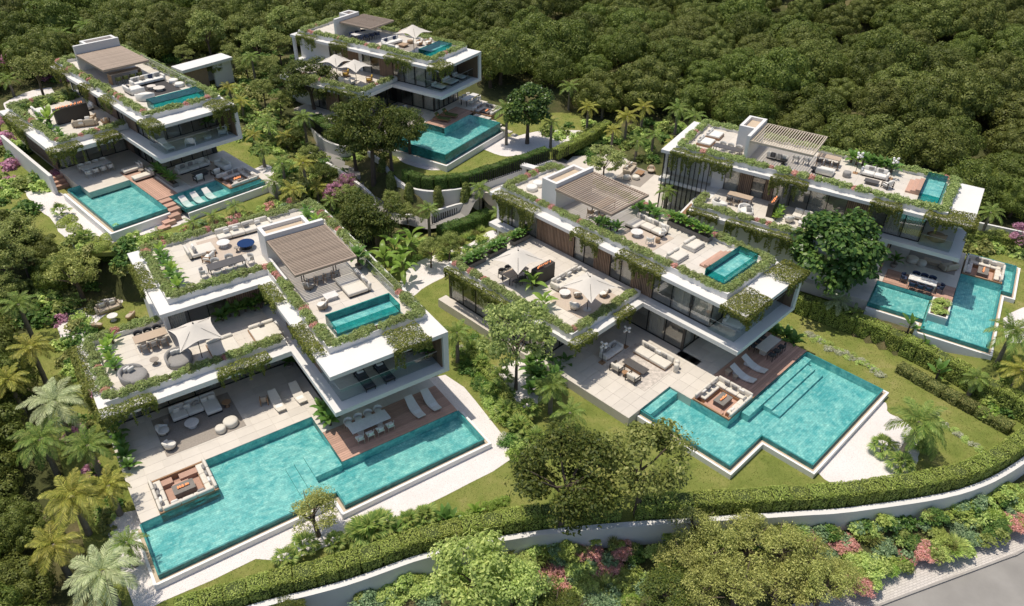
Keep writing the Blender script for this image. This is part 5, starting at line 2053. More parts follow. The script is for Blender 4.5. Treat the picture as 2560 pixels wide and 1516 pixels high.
def club_chair(F, x, y, z, label, rz=0, frame=None, seat=None, w_=.85, d=.85, group=None):
    """square lounge chair on a thin frame, back at +y"""
    frame, seat = frame or woodm, seat or fabric
    t = put(F, 'lounge_chair', label, 'armchair', x, y, z, rz, group)
    for sx in (-1, 1):
        sub('side_frame', cached(('ccf', frame.name, d), lambda: MB().box(-.03, .03, -d / 2, -d / 2 + .06, 0, .55).box(-.03, .03, d / 2 - .06, d / 2, 0, .62).box(-.03, .03, -d / 2 + .06, d / 2 - .06, .5, .56).box(-.03, .03, -d / 2 + .06, d / 2 - .06, .16, .22).mesh('side_frame', frame)), t, (sx * w_ / 2, 0, 0))
    sub('seat_cushion', soft('seat_cushion', w_ - .1, d - .12, .2, .07, seat), t, (0, -.03, .2))
    sub('back_cushion', soft('back_cushion', w_ - .1, .2, .46, .08, seat), t, (0, d / 2 - .14, .34), (R(-12), 0, 0))
    return t


def chair(F, x, y, z, label, rz=0, frame=None, seat=None, arm=True, group=None, round_=False):
    """dining chair, back at +y"""
    frame, seat = frame or metal_l, seat or fabw
    t = put(F, 'dining_chair', label, 'chair', x, y, z, rz, group)
    for sx in (-1, 1):
        for sy in (-1, 1):
            sub('leg', mbox('leg', .035, .035, .44 if sy < 0 else .46, frame), t, (sx * .23, sy * .22, 0))
    sub('seat', soft('seat', .5, .5, .08, .035, seat), t, (0, 0, .42))

    def back():
        V, Fc = [], []
        n = 14
        for k in range(n + 1):
            a = R(-10 + 200 * k / n) if round_ else R(10 + 160 * k / n)
            r_ = .29
            for zz, rr_ in ((.52, r_), (.80, r_ + .03), (.80, r_ + .005), (.52, r_ - .03)):
                V.append((rr_ * math.cos(a), rr_ * math.sin(a) - .02, zz))
        for k in range(n):
            a = 4 * k
            for i in range(4):
                j = (i + 1) % 4
                Fc.append((a + i, a + 4 + i, a + 4 + j, a + j))
        Fc += [(0, 1, 2, 3), (4 * n + 3, 4 * n + 2, 4 * n + 1, 4 * n)]
        return MB().add(V, Fc).mesh('backrest', seat, True)
    sub('backrest', cached(('chb', seat.name, round_), back), t)
    for sx in (-1, 1):
        sub('back_post', mbox('back_post', .03, .03, .36, frame), t, (sx * .2, .22, .45))
    return t


def table(F, x, y, z, label, w_, d, h=.75, top=None, leg=None, th=.05, rz=0, style='legs', group=None):
    top, leg = top or marble, leg or metal_d
    t = put(F, 'dining_table', label, 'table', x, y, z, rz, group)
    sub('table_top', mbox('table_top', w_, d, th, top), t, (0, 0, h - th))
    if style == 'legs':
        for sx in (-1, 1):
            for sy in (-1, 1):
                sub('leg', mbox('leg', .06, .06, h - th, leg), t, (sx * (w_ / 2 - .07), sy * (d / 2 - .07), 0))
    elif style == 'slab':
        for sx in (-1, 1):
            sub('leg', mbox('leg', .09, d, h - th, leg), t, (sx * (w_ / 2 - .05), 0, 0))
    else:
        for sx in (-1, 1):
            sub('pedestal', mbox('pedestal', .35, d * .5, h - th, leg), t, (sx * w_ * .25, 0, 0))
    return t


def low_table(F, x, y, z, label, w_=1.4, d=.7, h=.32, top=None, base=None, rz=0, group=None):
    t = put(F, 'coffee_table', label, 'table', x, y, z, rz, group)
    sub('table_top', mbox('table_top', w_, d, .05, top or slate), t, (0, 0, h - .05))
    sub('base', mbox('base', w_ * .8, d * .7, h - .05, base or top or slate), t)
    return t


def round_table(F, x, y, z, label, r_=.5, h=.4, top=None, base=None, group=None, cat='table'):
    t = put(F, 'round_table', label, cat, x, y, z, 0, group)
    sub('table_top', cached(('rt', r_, (top or marble).name), lambda: MB().lathe([(r_ * .96, 0), (r_, .02), (r_, .035), (r_ * .98, .05)], 28).mesh('table_top', top or marble)), t, (0, 0, h - .05))
    sub('pedestal', cached(('rp', r_, h, (base or top or marble).name), lambda: MB().lathe([(r_ * .6, 0), (r_ * .42, .03), (r_ * .22, h * .5), (r_ * .4, h - .05)], 20).mesh('pedestal', base or top or marble, True)), t)
    return t


def pouf(F, x, y, z, label, r_=.42, h=.38, mat=None, group=None):
    t = obj('ottoman', cached(('pf', r_, h, (mat or fabric).name), lambda: MB().lathe([(r_ * .9, 0), (r_, h * .15), (r_, h * .8), (r_ * .92, h * .96), (r_ * .6, h * 1.02)], 24).mesh('ottoman', mat or fabric, True)), None, F.p(x, y, z))
    return tag(t, label, 'ottoman', group)


def rug(F, x0, x1, y0, y1, z, label, mat=None):
    o = obj('rug', MB().box(-(x1 - x0) / 2, (x1 - x0) / 2, -(y1 - y0) / 2, (y1 - y0) / 2, 0, .016).mesh('rug', mat or rugm), None, F.p((x0 + x1) / 2, (y0 + y1) / 2, z), (0, 0, F.yaw))
    return tag(o, label, 'rug')


def parasol(F, x, y, z, label, a=1.35, h=2.3, peak=.75, rz=0, base_xy=(0, 0)):
    """tent-like square sunshade on a pole"""
    t = put(F, 'parasol', label, 'parasol', x, y, z, rz)

    def mk():
        n = 24
        V, Fc = [], []
        for i in range(n + 1):
            for j in range(n + 1):
                u, v = -1 + 2 * i / n, -1 + 2 * j / n
                k = max(abs(u), abs(v))
                c = (abs(u) * abs(v)) ** 2
                X = u * (1 - .17 * k * k * (1 - v * v))
                Y = v * (1 - .17 * k * k * (1 - u * u))
                r_ = math.hypot(X, Y)
                zz = h + peak * max(0, 1 - r_ / 1.1) ** 1.35 - .14 * c
                V.append((a * X, a * Y, zz))
        for i in range(n):
            for j in range(n):
                b = i * (n + 1) + j
                Fc.append((b, b + n + 1, b + n + 2, b + 1))
        return MB().add(V, Fc).mesh('canopy', mesh_t, True)
    sub('canopy', cached(('par', a, h, peak), mk), t)
    sub('pole', mcyl('pole', .03, h + peak - .03, metal_d, 8), t)
    sub('finial', mcyl('finial', .05, .07, metal_d, 8), t, (0, 0, h + peak - .03))
    sub('base', mcyl('base', .32, .05, metal_l, 20), t)
    for k in range(4):
        s = (1, 1) if k == 0 else (-1, 1) if k == 1 else (-1, -1) if k == 2 else (1, -1)
        sub('rib', cached(('rib', a, h, peak, k), lambda: MB().tube([(0, 0, h + peak - .12), (s[0] * a * .97, s[1] * a * .97, h - .15)], .012, 5).mesh('rib', metal_d)), t)
    return t


def globe_lamp(F, x, y, z, label, h=1.75, rz=0):
    t = put(F, 'globe_lamp', label, 'lamp', x, y, z, rz)
    sub('base', mbox('base', .42, .42, .06, woodm), t)
    sub('stem', mcyl('stem', .025, h, metal_d, 8), t, (0, 0, .06))
    for k in range(8):
        a = k * 2.4
        sub('globe', cached('globe', lambda: MB().ball((0, 0, 0), .105, 6).mesh('globe', globem, True)), t, (.2 * math.cos(a), .2 * math.sin(a), h - .28 + .075 * k))
    return t


def daybed(F, x, y, z, label, w_=2.0, d=1.95, rz=0, mat=None, base=None, group=None):
    t = put(F, 'daybed', label, 'daybed', x, y, z, rz, group)
    sub('base', mbox('base', w_, d, .18, base or woodm), t, (0, 0, .03))
    sub('mattress', soft('mattress', w_ - .06, d - .06, .2, .07, mat or fabric), t, (0, 0, .2))
    sub('bolster', soft('bolster', w_ * .48, .3, .22, .1, mat or fabric), t, (-w_ * .24, d / 2 - .18, .38))
    sub('bolster', soft('bolster', w_ * .46, .3, .22, .1, mat or fabric), t, (w_ * .24, d / 2 - .18, .38))
    return t


def round_daybed(F, x, y, z, label, r_=.9, rz=0, mat=None, group=None):
    mat = mat or fabg
    t = put(F, 'round_daybed', label, 'daybed', x, y, z, rz, group)
    sub('seat', cached(('rds', r_, mat.name), lambda: MB().lathe([(r_ * .9, 0), (r_, .06), (r_, .28), (r_ * .96, .36), (r_ * .6, .38)], 32).mesh('seat', mat, True)), t)

    def back():
        n, V, Fc = 26, [], []
        for k in range(n + 1):
            q = k / n
            a = R(-15 + 210 * q)
            hh = .36 + .34 * math.sin(PI * q) ** .6
            for rr_, zz in ((r_ * 1.0, .05), (r_ * 1.04, hh), (r_ * .94, hh + .03), (r_ * .84, hh - .02), (r_ * .8, .3)):
                V.append((rr_ * math.cos(a), rr_ * math.sin(a), zz))
        for k in range(n):
            for i in range(4):
                a = 5 * k + i
                Fc.append((a, a + 5, a + 6, a + 1))
        Fc += [(0, 1, 2, 3, 4), tuple(5 * n + i for i in (4, 3, 2, 1, 0))]
        return MB().add(V, Fc).mesh('backrest', mat, True)
    sub('backrest', cached(('rdb', r_, mat.name), back), t)
    return t


def fire_strip(F, x, y, z, label, w_=1.2, d=.2, rz=0, n=8):
    """row of small gas flames on pebbles"""
    t = put(F, 'gas_fire', label, 'fire', x, y, z, rz)
    sub('tray', mbox('tray', w_, d, .02, metal_d), t)
    rr = random.Random(int(x * 31 + y * 7))
    for k in range(n):
        f = sub('flame', cached('flame', lambda: MB().lathe([(.02, 0), (.055, .05), (.04, .12), (.006, .2)], 7).mesh('flame', firem, True)), t, ((k + .5) / n * w_ - w_ / 2 + rr.uniform(-.03, .03), rr.uniform(-.4, .4) * d * .6, .02))
        q = rr.uniform(.7, 1.2)
        f.scale = (q, q, q)
    return t


def fire_table(F, x, y, z, label, w_=1.25, d=.8, h=.45, mat=None):
    t = put(F, 'fire_table', label, 'fire table', x, y, z)
    sub('body', mbox('body', w_, d, h, mat or conc), t)
    sub('rim', mbox('rim', w_ + .06, d + .06, .06, mat or conc), t, (0, 0, h))
    fire_strip(F, x, y, z + h + .065, 'gas flames on ' + label, w_ * .6, .16)
    return t


def trough(F, x, y, z, label, w_=2.0, d=.5, h=.4, rz=0, plants='tropic', n=5):
    """long planter box with leafy plants standing in it"""
    t = put(F, 'planter_box', label, 'planter', x, y, z, rz)
    sub('box', mbox('box', w_, d, h, conc), t)
    sub('soil', mbox('soil', w_ - .08, d - .08, .02, soil), t, (0, 0, h))
    c, s = math.cos(rz), math.sin(rz)
    for k in range(n):
        u = (k + .5) / n * w_ - w_ / 2
        p = F.p(x + u * c, y + u * s, z + h)
        kk = 'lime' if plants == 'mix' and k % 3 == 1 else 'tropic'
        leafy(kk, p, .85, 'broad-leaved plant in ' + label, 11, .35, group='plants in the ' + label[:60], name='leafy_plant')
    return t


def seat_row(F, pts, z, rz, base_label, group, **k):
    n = len(pts)
    for i, (x, y) in enumerate(pts):
        lab = base_label if n == 1 else base_label + ', %s from left' % ORD[i]
        chair(F, x, y, z, lab, rz, group=group, **k)


def pillows(F, spec, z, label, group):
    for i, (x, y, rz, m) in enumerate(spec):
        pillow(F, x, y, z, label, rz, m, group=group)


def sunken(V, x0, x1, y0, y1, label, open_side='B', z=0, up=.36, mats=(fabric,), steps=True):
    """sunken seating pit: timber floor, U of cushions with low backs, fire table"""
    F = V.F
    cx, cy = (x0 + x1) / 2, (y0 + y1) / 2
    t = put(F, 'sunken_lounge', label, 'lounge pit', cx, cy, z)
    W, D = x1 - x0, y1 - y0
    sub('pit_floor', MB().box(-W / 2, W / 2, -D / 2, D / 2, -.7, -.5).mesh('pit_floor', deckm), t)
    wm = MB()
    wm.box(-W / 2, W / 2, -D / 2, -D / 2 + .1, -.5, .1)
    wm.box(-W / 2, W / 2, D / 2 - .1, D / 2, -.5, -.004)
    wm.box(-W / 2, -W / 2 + .1, -D / 2 + .102, D / 2 - .102, -.5, .1)
    wm.box(W / 2 - .1, W / 2, -D / 2 + .102, D / 2 - .102, -.5, .1)
    sub('pit_wall', wm.mesh('pit_wall', woodm), t)
    sides = [q for q in 'LRFB' if q != open_side]
    sd = .72
    for q in sides:
        if q in 'LR':
            sg = -1 if q == 'L' else 1
            ln = D - .22
            n = 3
            for k in range(n):
                yy = -D / 2 + .11 + (k + .5) * ln / n
                sub('seat_cushion', soft('seat_cushion', sd - .14, ln / n - .01, .2, .06, fabric), t, (sg * (W / 2 - sd / 2 - .02), yy, -.22))
                sub('back_cushion', soft('back_cushion', .2, ln / n - .01, .42, .08, fabric), t, (sg * (W / 2 - .14), yy, -.05), (0, R(7) * sg, 0))
            sub('bench', mbox('bench', sd - .12, ln, .26, woodm), t, (sg * (W / 2 - sd / 2 - .04), 0, -.5))
        else:
            sg = -1 if q == 'F' else 1
            ln = W - 2 * sd - .05 if len(sides) > 2 else W - .22
            n = 3
            for k in range(n):
                xx = -ln / 2 + (k + .5) * ln / n
                sub('seat_cushion', soft('seat_cushion', ln / n - .01, sd - .14, .2, .06, fabric), t, (xx, sg * (D / 2 - sd / 2 - .02), -.22))
            ln2 = W - .5
            for k in range(n):
                xx = -ln2 / 2 + (k + .5) * ln2 / n
                sub('back_cushion', soft('back_cushion', ln2 / n - .01, .2, .42, .08, fabric), t, (xx, sg * (D / 2 - .14), -.05), (-R(7) * sg, 0, 0))
            sub('bench', mbox('bench', ln - .02, sd - .12, .26, woodm), t, (0, sg * (D / 2 - sd / 2 - .04), -.5))
    if open_side == 'B':
        sub('step', mbox('step', W * .32, .5, .34, deckm), t, (-W * .06 + W * .22, D / 2 - .4, -.5))
        sub('step', mbox('step', W * .28, .3, .17, deckm), t, (-.05, D / 2 - .75, -.5))
        sub('step', mbox('step', W * .2, .5, .34, deckm), t, (-W * .22, D / 2 - .4, -.5))
    elif open_side == 'L':
        sub('step', mbox('step', .5, D * .5, .34, deckm), t, (-W / 2 + .4, 0, -.5))
        sub('step', mbox('step', .3, D * .3, .17, deckm), t, (-W / 2 + .8, 0, -.5))
    fire_table(F, cx, cy, z - .5, 'fire table in ' + label, min(1.25, W * .36), min(.8, D * .27), .42)
    i = 0
    for q in sides:
        for k in range(3):
            u = (k - 1) * .62
            m = fabg if (i % 3) else fabw
            lab = 'cushion in ' + label
            if q == 'L':
                pillow(F, x0 + .32, cy + u, z + .17, lab, PI / 2, m, -65, .44, 'cushions in the ' + label[:50])
            elif q == 'R':
                pillow(F, x1 - .32, cy + u, z + .17, lab, -PI / 2, m, -65, .44, 'cushions in the ' + label[:50])
            elif q == 'F' and k != 1:
                pillow(F, cx + u * 1.3, y0 + .32, z + .17, lab, PI, m, -65, .44, 'cushions in the ' + label[:50])
            elif q == 'B':
                pillow(F, cx + u, y1 - .32, z + .17, lab, 0, m, -65, .44, 'cushions in the ' + label[:50])
            i += 1
    return t


# ================= front left villa
F = FA
W = 'front left villa'
sunken(VA, 1.15, 4.7, .0, 3.07, 'sunken cream seating pit left of the front left pool', 'B')
rug(F, 2.72, 8.03, 4.65, 8.75, .002, 'large grey woven rug on the shaded patio of the front left villa', rugm)
sofa(F, 5.55, 8.05, .018, 'long light grey corner sofa on the shaded patio rug', 3.2, 1.05, 3, 0, fabw, '', chaise=2)
pillows(F, [(4.4, 8.1, .1, fabw), (5.1, 8.1, -.1, fabw), (5.7, 8.1, .2, fabg), (6.3, 8.1, 0, fabw), (6.8, 8.1, -.2, fabw)], .55, 'scatter cushion on the long light grey patio sofa', 'patio sofa cushions, front left villa')
round_table(F, 4.95, 6.6, .018, 'white marble round coffee table on the patio rug', .48, .38)
round_table(F, 7.55, 7.25, .018, 'small round terracotta side table by the patio corner sofa', .3, .45, woodm)
low_table(F, 3.55, 7.9, .018, 'small block side table with white vase left of the patio sofa', .38, .38, .5, wickg)
for i, (x, y, r_) in enumerate([(3.15, 6.95, .9), (3.15, 5.36, 1.9)]):
    armchair(F, x, y, .018, ['white shell armchair in the shade at the left of the patio rug', 'white shell armchair in the sun at the rug corner nearest the pool'][i], r_ + .3, fabw, fabw)
pouf(F, 6.42, 5.05, .018, 'smaller cream round ottoman on the sunny edge of the patio rug', .36, .4)
pouf(F, 7.2, 5.34, .018, 'larger cream round ottoman on the sunny edge of the patio rug', .5, .42)
wave_lounger(F, 10.58, 5.5, 0, 'left cream curved lounger lying across the shade line of the patio', 0, fabric)
wave_lounger(F, 12.15, 5.5, 0, 'right cream curved lounger at the patio edge beside the balcony', 0, fabric)
club_chair(F, 9.85, 6.1, 0, 'small dark timber folding chair on the shaded patio', PI * .9, woodm, wickg, .5, .5)
leafy('tropic', F.p(12.85, 9.0, 0), .9, 'dark green potted plant in the shade under the balcony of the front left villa', 10, .1, pot=.3, name='potted_plant', cat='potted plant')
for i, y in enumerate((4.9, 5.9, 6.8, 7.7, 8.6)):
    leafy('tropic', F.p(.45, y, 0), 1.0, 'dark glossy plant at the left edge of the front left patio', 11, .3, group='plants along the left edge of the front left patio', name='leafy_plant')
table(F, 14.95, -.37, 0, 'long white dining table on the timber deck of the front left villa', 2.85, 1.0, .75, marble, marble, .06, 0, 'ped')
seat_row(F, [(13.85, -1.2), (14.6, -1.2), (15.35, -1.2), (16.1, -1.2)], 0, PI, 'white chair, pool side of the front left deck table', 'deck dining chairs pool side', frame=woodl, seat=fabw)
seat_row(F, [(13.8, .5), (14.55, .5), (15.3, .5), (16.05, .5)], 0, 0, 'white chair, house side of the front left deck table', 'deck dining chairs house side', frame=woodl, seat=fabw)
wave_lounger(F, 18.45, -.45, 0, 'left white curved lounger on the timber deck of the front left villa')
wave_lounger(F, 19.75, -.45, 0, 'right white curved lounger on the timber deck of the front left villa')
flat_lounger(F, 15.35, .5, 3.4, 'left dark sunbed with patterned pillow on the front left balcony', 0, fabk, metal_d, 20)
flat_lounger(F, 16.8, .5, 3.4, 'right dark sunbed with patterned pillow on the front left balcony', 0, fabk, metal_d, 20)
pillow(F, 15.35, 1.15, 3.85, 'black and white pillow on the left balcony sunbed', 0, fabw, -20)
pillow(F, 16.8, 1.15, 3.85, 'black and white pillow on the right balcony sunbed', 0, fabw, -20)
for i, (x, y) in enumerate(((20.1, 1.2), (20.1, .3), (19.4, 1.6))):
    leafy('tropic', F.p(x, y, 3.4), 1.0, 'tall dark plant in the right corner of the front left balcony', 12, .6, group='balcony corner plants, front left villa', pot=.24, name='potted_plant', cat='potted plant')
for i, (x, y) in enumerate(((12.9, 2.9), (12.85, 2.2), (12.85, 1.5))):
    leafy('tropic', F.p(x, y, 0), 1.15, 'lush dark plant under the balcony corner beside the front left deck', 13, .5, group='plants under the balcony corner', name='leafy_plant')
# lower terrace
table(F, 4.6, 12.55, 3.5, 'travertine dining table on the lower terrace of the front left villa', 2.2, .95, .75, woodl, stonep, .06, 0, 'ped')
seat_row(F, [(3.95, 11.8), (4.6, 11.8), (5.25, 11.8)], 3.5, PI, 'dark timber chair on the near side of the lower terrace table', 'lower terrace chairs near side, front left', frame=woodm, seat=fabg)
seat_row(F, [(3.95, 13.3), (4.6, 13.3), (5.25, 13.3)], 3.5, 0, 'dark timber chair on the far side of the lower terrace table', 'lower terrace chairs far side, front left', frame=woodm, seat=fabk)
round_daybed(F, 2.65, 9.3, 3.5, 'grey round daybed at the left corner of the lower terrace', .88, .9)
round_daybed(F, 5.65, 9.4, 3.5, 'grey round daybed beside the parasol on the lower terrace', .88, .3)
pillows(F, [(2.4, 9.75, .4, fabw), (2.65, 9.6, .4, fabw)], 4.02, 'white cushion on the grey round daybed at the terrace corner', 'corner daybed cushions')
pillows(F, [(5.5, 9.9, .1, fabw), (5.85, 9.85, 0, fabw)], 4.02, 'white cushion on the grey round daybed beside the parasol', 'parasol daybed cushions')
round_table(F, 4.2, 10.1, 3.5, 'small dark drum table between the grey round daybeds', .3, .42, wickg, wickg)
parasol(F, 7.05, 8.95, 3.5, 'pale tent-shaped parasol on the lower terrace of the front left villa', 1.45, 2.25, .8)
daybed(F, 8.6, 9.1, 3.5, 'white square daybed partly shaded by the parasol', 1.95, 1.9)
daybed(F, 11.65, 9.15, 3.5, 'white square daybed at the inner end of the lower terrace', 1.95, 1.95)
pillow(F, 11.6, 9.75, 3.98, 'grey cushion on the inner white daybed', 0, fabg, -30, .4)
for i in range(7):
    leafy('tropic', F.p(9.6 + .6 * i, 12.5 + .25 * (i % 2), 3.5), 1.05, 'lush dark plant in the bed below the timber wall of the lower terrace', 12, .3 + .15 * (i % 3), group='plants below the timber wall, front left villa', name='leafy_plant')
for i, (x, y) in enumerate(((1.75, 13.4), (1.8, 12.6), (1.75, 11.7), (1.8, 10.9), (2.3, 14.1))):
    leafy('lime' if i % 2 == 0 else 'tropic', F.p(x, y, 3.5), .95, ('bright lime' if i % 2 == 0 else 'dark green') + ' broad-leaved plant at the left end of the lower terrace', 11, .35, group='left end terrace plants %d' % (i % 2), name='leafy_plant')
# roof
rug(F, 10.25, 13.6, 15.65, 19.3, 6.602, 'beige rug on the roof terrace of the front left villa', rugb)
sofa(F, 13.9, 18.75, 6.6, 'long cream sofa along the back of the front left roof terrace', 4.2, 1.0, 4, 0, fabric, 'R')
pillows(F, [(12.6, 18.8, .1, fabw), (13.3, 18.8, -.1, fabw), (14.2, 18.8, .2, fabg), (15.1, 18.8, 0, fabw)], 7.12, 'scatter cushion on the long cream roof sofa', 'roof sofa cushions, front left villa')
sofa(F, 10.15, 17.5, 6.618, 'cream chaise seat at the left of the roof rug', 1.4, 2.0, 1, PI / 2, fabric, '')
pillows(F, [(9.75, 17.2, PI / 2, fabg), (9.75, 17.8, PI / 2, fabw)], 7.12, 'scatter cushion on the cream roof chaise', 'roof chaise cushions')
round_table(F, 11.9, 17.5, 6.618, 'white round table on the roof rug', .5, .42)
round_table(F, 13.3, 16.4, 6.618, 'dark blue glazed fire bowl on the roof rug', .66, .45, bluem, metal_d, cat='fire bowl')
round_table(F, 12.5, 16.2, 6.618, 'small dark drum stool beside the blue fire bowl', .2, .4, wickg, wickg)
club_chair(F, 10.35, 16.05, 6.618, 'timber armchair with white cushion on the roof rug', -2.4, woodm, fabw, .75, .75)
table(F, 11.05, 13.95, 6.6, 'long dark dining table on the roof of the front left villa', 2.65, .95, .75, slate, metal_d)
seat_row(F, [(10.2, 13.2), (11.05, 13.2), (11.9, 13.2)], 6.6, PI, 'white wire chair on the near side of the dark roof table', 'roof chairs near side, front left', frame=metal_l, seat=metal_l, round_=True)
seat_row(F, [(10.45, 14.75), (11.5, 14.75)], 6.6, 0, 'white wire chair on the far side of the dark roof table', 'roof chairs far side, front left', frame=metal_l, seat=metal_l, round_=True)
chair(F, 9.35, 13.95, 6.6, 'white wire chair at the left head of the dark roof table', PI / 2, metal_l, metal_l, round_=True)
chair(F, 12.8, 13.95, 6.6, 'white wire chair at the right head of the dark roof table', -PI / 2, metal_l, metal_l, round_=True)
for i in range(8):
    leafy('lime' if i in (0, 3, 7) else 'tropic', F.p(7.35 + .25 * (i % 2), 13.4 + .8 * i, 6.6), .95, ('bright lime' if i in (0, 3, 7) else 'dark green') + ' broad-leaved plant along the left side of the front left roof', 11, .35, group='roof side plants %d, front left' % (i in (0, 3, 7)), name='leafy_plant')
sofa(F, 17.85, 6.95, 6.6, 'wide cream double sofa on the roof beside the plunge pool', 2.5, 1.75, 2, -PI / 2, fabric, '')
pillows(F, [(18.55, 6.2, -PI / 2, fabg), (18.55, 6.75, -PI / 2, fabw), (18.5, 7.3, -PI / 2, fabg), (18.5, 7.8, -PI / 2, fabw)], 7.15, 'grey cushion on the wide cream double sofa', 'double sofa cushions')
armchair(F, 15.15, 8.5, 6.6, 'woven round armchair with green cushion below the pergola edge', 2.2, wickg, fabw)
armchair(F, 15.0, 5.7, 6.6, 'woven round armchair nearest the plunge pool of the front left villa', -2.4, wickg, fabw)
low_table(F, 15.95, 6.5, 6.6, 'low white square table between the woven roof armchairs', .95, .75, .32, marble)
table(F, 16.3, 9.35, 6.6, 'bar table in the shade of the front left pergola', 2.6, .7, .95, woodl, metal_d)
seat_row(F, [(15.4, 8.75), (16.05, 8.75), (16.7, 8.75), (17.35, 8.75)], 6.6, PI, 'timber bar stool under the edge of the front left pergola', 'bar stools, front left pergola', frame=woodm, seat=fabg)
leafy('tropic', F.p(19.3, 9.0, 6.6), 1.3, 'leafy potted shrub at the right corner of the front left pergola', 14, .8, pot=.3, name='potted_plant', cat='potted plant')
for i in range(4):
    leafy('lime' if i == 1 else 'tropic', F.p(18.9 + .3 * (i % 2), 16 + .9 * i, 6.6), 1.0, 'leafy plant in the back right corner of the front left roof', 11, .4, group='back right roof plants, front left', name='leafy_plant')
# lawn seat
pL = FA
sofa(pL, 3.2, 25.4, -.79, 'rattan two-seat sofa on the small lawn left of the front left villa', 1.7, .8, 2, .1, fabb, 'LR', base=wicker)
pillows(pL, [(2.8, 25.45, .2, fabw), (3.6, 25.45, 0, fabw)], -.22, 'white cushion on the rattan lawn sofa', 'lawn sofa cushions')
round_table(pL, 3.2, 23.7, -.79, 'round white garden table before the rattan lawn sofa', .42, .5)
armchair(pL, 4.45, 23.1, -.79, 'rattan armchair on the lawn nearest the front left villa', -2.2, wicker, fabb)
armchair(pL, 1.9, 23.2, -.79, 'rattan armchair on the lawn edge beside the gravel', 2.4, wicker, fabb)

# ================= rear left villa
F = FB
sunken(VB, 10.72, 13.93, -10.22, -7.12, 'sunken seating pit with coral flames, rear left pool', 'L')
table(F, 3.45, 2.1, 0, 'long white dining table on the patio of the rear left villa', 2.7, 1.0, .75, marble, marble, .06, 0, 'ped')
seat_row(F, [(2.4, 1.3), (3.1, 1.3), (3.8, 1.3), (4.5, 1.3)], 0, PI, 'white chair on the pool side of the rear left patio table', 'patio chairs pool side, rear left', frame=woodl, seat=fabw)
seat_row(F, [(2.4, 2.95), (3.1, 2.95), (3.8, 2.95), (4.5, 2.95)], 0, 0, 'white chair on the house side of the rear left patio table', 'patio chairs house side, rear left', frame=woodl, seat=fabw)
sofa(F, 5.95, -.15, 0, 'cream chaise lounge at the house end of the rear left deck', .9, 1.9, 1, -PI / 2, fabric, '')
sofa(F, 6.0, -2.35, 0, 'cream chaise lounge in the middle of the rear left deck', .9, 1.9, 1, -PI / 2, fabric, '')
pillows(F, [(6.55, -.3, -PI / 2, fabw), (6.5, .1, -PI / 2, fabg)], .52, 'cushion on the house end deck chaise', 'deck chaise cushions, house end')
pillows(F, [(6.6, -2.5, -PI / 2, fabw), (6.55, -2.1, -PI / 2, fabg)], .52, 'cushion on the middle deck chaise', 'deck chaise cushions, middle')
round_table(F, 6.35, -1.25, 0, 'small round side table between the two deck chaises', .27, .4, wickg, wickg)
t = trough(F, 7.35, -4.2, 0, 'long low planter beside the rear left deck', 4.2, .55, .35, PI / 2, 'tropic', 9)
rug(F, 8.4, 12.6, -7.2, -3.6, .002, 'pale patterned rug under the rear left balcony', rugb)
sofa(F, 10.3, -3.9, .018, 'long white sofa on the rear left patio under the balcony', 3.0, .95, 3, 0, fabw, 'LR')
pillows(F, [(9.4, -3.8, .1, fabg), (10.2, -3.8, -.1, fabg), (11.2, -3.8, 0, fabw)], .55, 'grey cushion on the long white rear left patio sofa', 'rear left patio sofa cushions')
sofa(F, 12.6, -5.6, .018, 'two-seat white sofa with striped cushions at the right of the rear left patio', 1.7, .9, 2, -PI / 2, fabw, 'LR')
low_table(F, 10.2, -5.6, .018, 'dark low coffee table on the rear left patio rug', 1.5, .8, .34, slate)
club_chair(F, 9.5, -6.6, .018, 'white lounge chair nearest the small rear left pool', PI, metal_d, fabw, .75, .75)
club_chair(F, 11.3, -6.6, .018, 'white lounge chair beside the sunken pit of the rear left villa', PI, metal_d, fabw, .75, .75)
globe_lamp(F, 12.2, -3.5, 0, 'white globe lamp under the rear left balcony')
for i, x in enumerate((6.6, 7.7, 8.88)):
    wave_lounger(F, x, -9.75, -.45 + .12, ['left', 'middle', 'right'][i] + ' white curved lounger standing in the small rear left pool', 0, None, .95)
flat_lounger(F, 7.85, -5.1, 3.4, 'white sunbed at the left end of the rear left balcony', 0, fabw, metal_l, 25)
club_chair(F, 9.85, -5.9, 3.4, 'white block lounge chair in the middle of the rear left balcony', 2.6, fabw, fabw, .85, .85)
club_chair(F, 13.3, -5.6, 3.4, 'white block lounge chair at the right end of the rear left balcony', -2.0, fabw, fabw, .85, .85)
low_table(F, 11.7, -5.6, 3.4, 'small glass table on the rear left balcony', .7, .5, .25, marble)
leafy('tropic', F.p(12.7, -4.1, 3.4), 1.1, 'tall dark potted plant on the rear left balcony', 12, .8, pot=.26, name='potted_plant', cat='potted plant')
obj_b = round_daybed(F, 10.0, -2.2, 3.385, 'white oval bathtub-like daybed behind the rear left balcony glass', .75, 0, fabw)
rug(F, 9.8, 12.5, -.3, 3.5, 6.602, 'dark rug on the roof terrace of the rear left villa', rugd)
round_table(F, 10.5, 1.75, 6.618, 'smaller pale round table on the dark roof rug', .42, .32, stonep)
round_table(F, 10.85, .85, 6.618, 'larger pale round table on the dark roof rug', .55, .3, stonep)
sofa(F, 11.0, 3.6, 6.6, 'long white sofa along the back of the dark roof rug', 3.0, .95, 3, 0, fabw, 'LR')
pillows(F, [(9.9, 3.7, 0, fabg), (10.6, 3.7, .1, fabb), (11.4, 3.7, 0, fabn), (12.1, 3.7, -.1, fabg)], 7.14, 'cushion on the long white rear left roof sofa', 'rear left roof sofa cushions')
sofa(F, 8.95, 2.1, 6.6, 'white chaise sofa at the left of the dark roof rug', 1.5, 1.5, 1, PI / 2, fabw, 'L')
pillow(F, 8.5, 2.2, 7.12, 'black cushion on the white roof chaise', PI / 2, fabk)
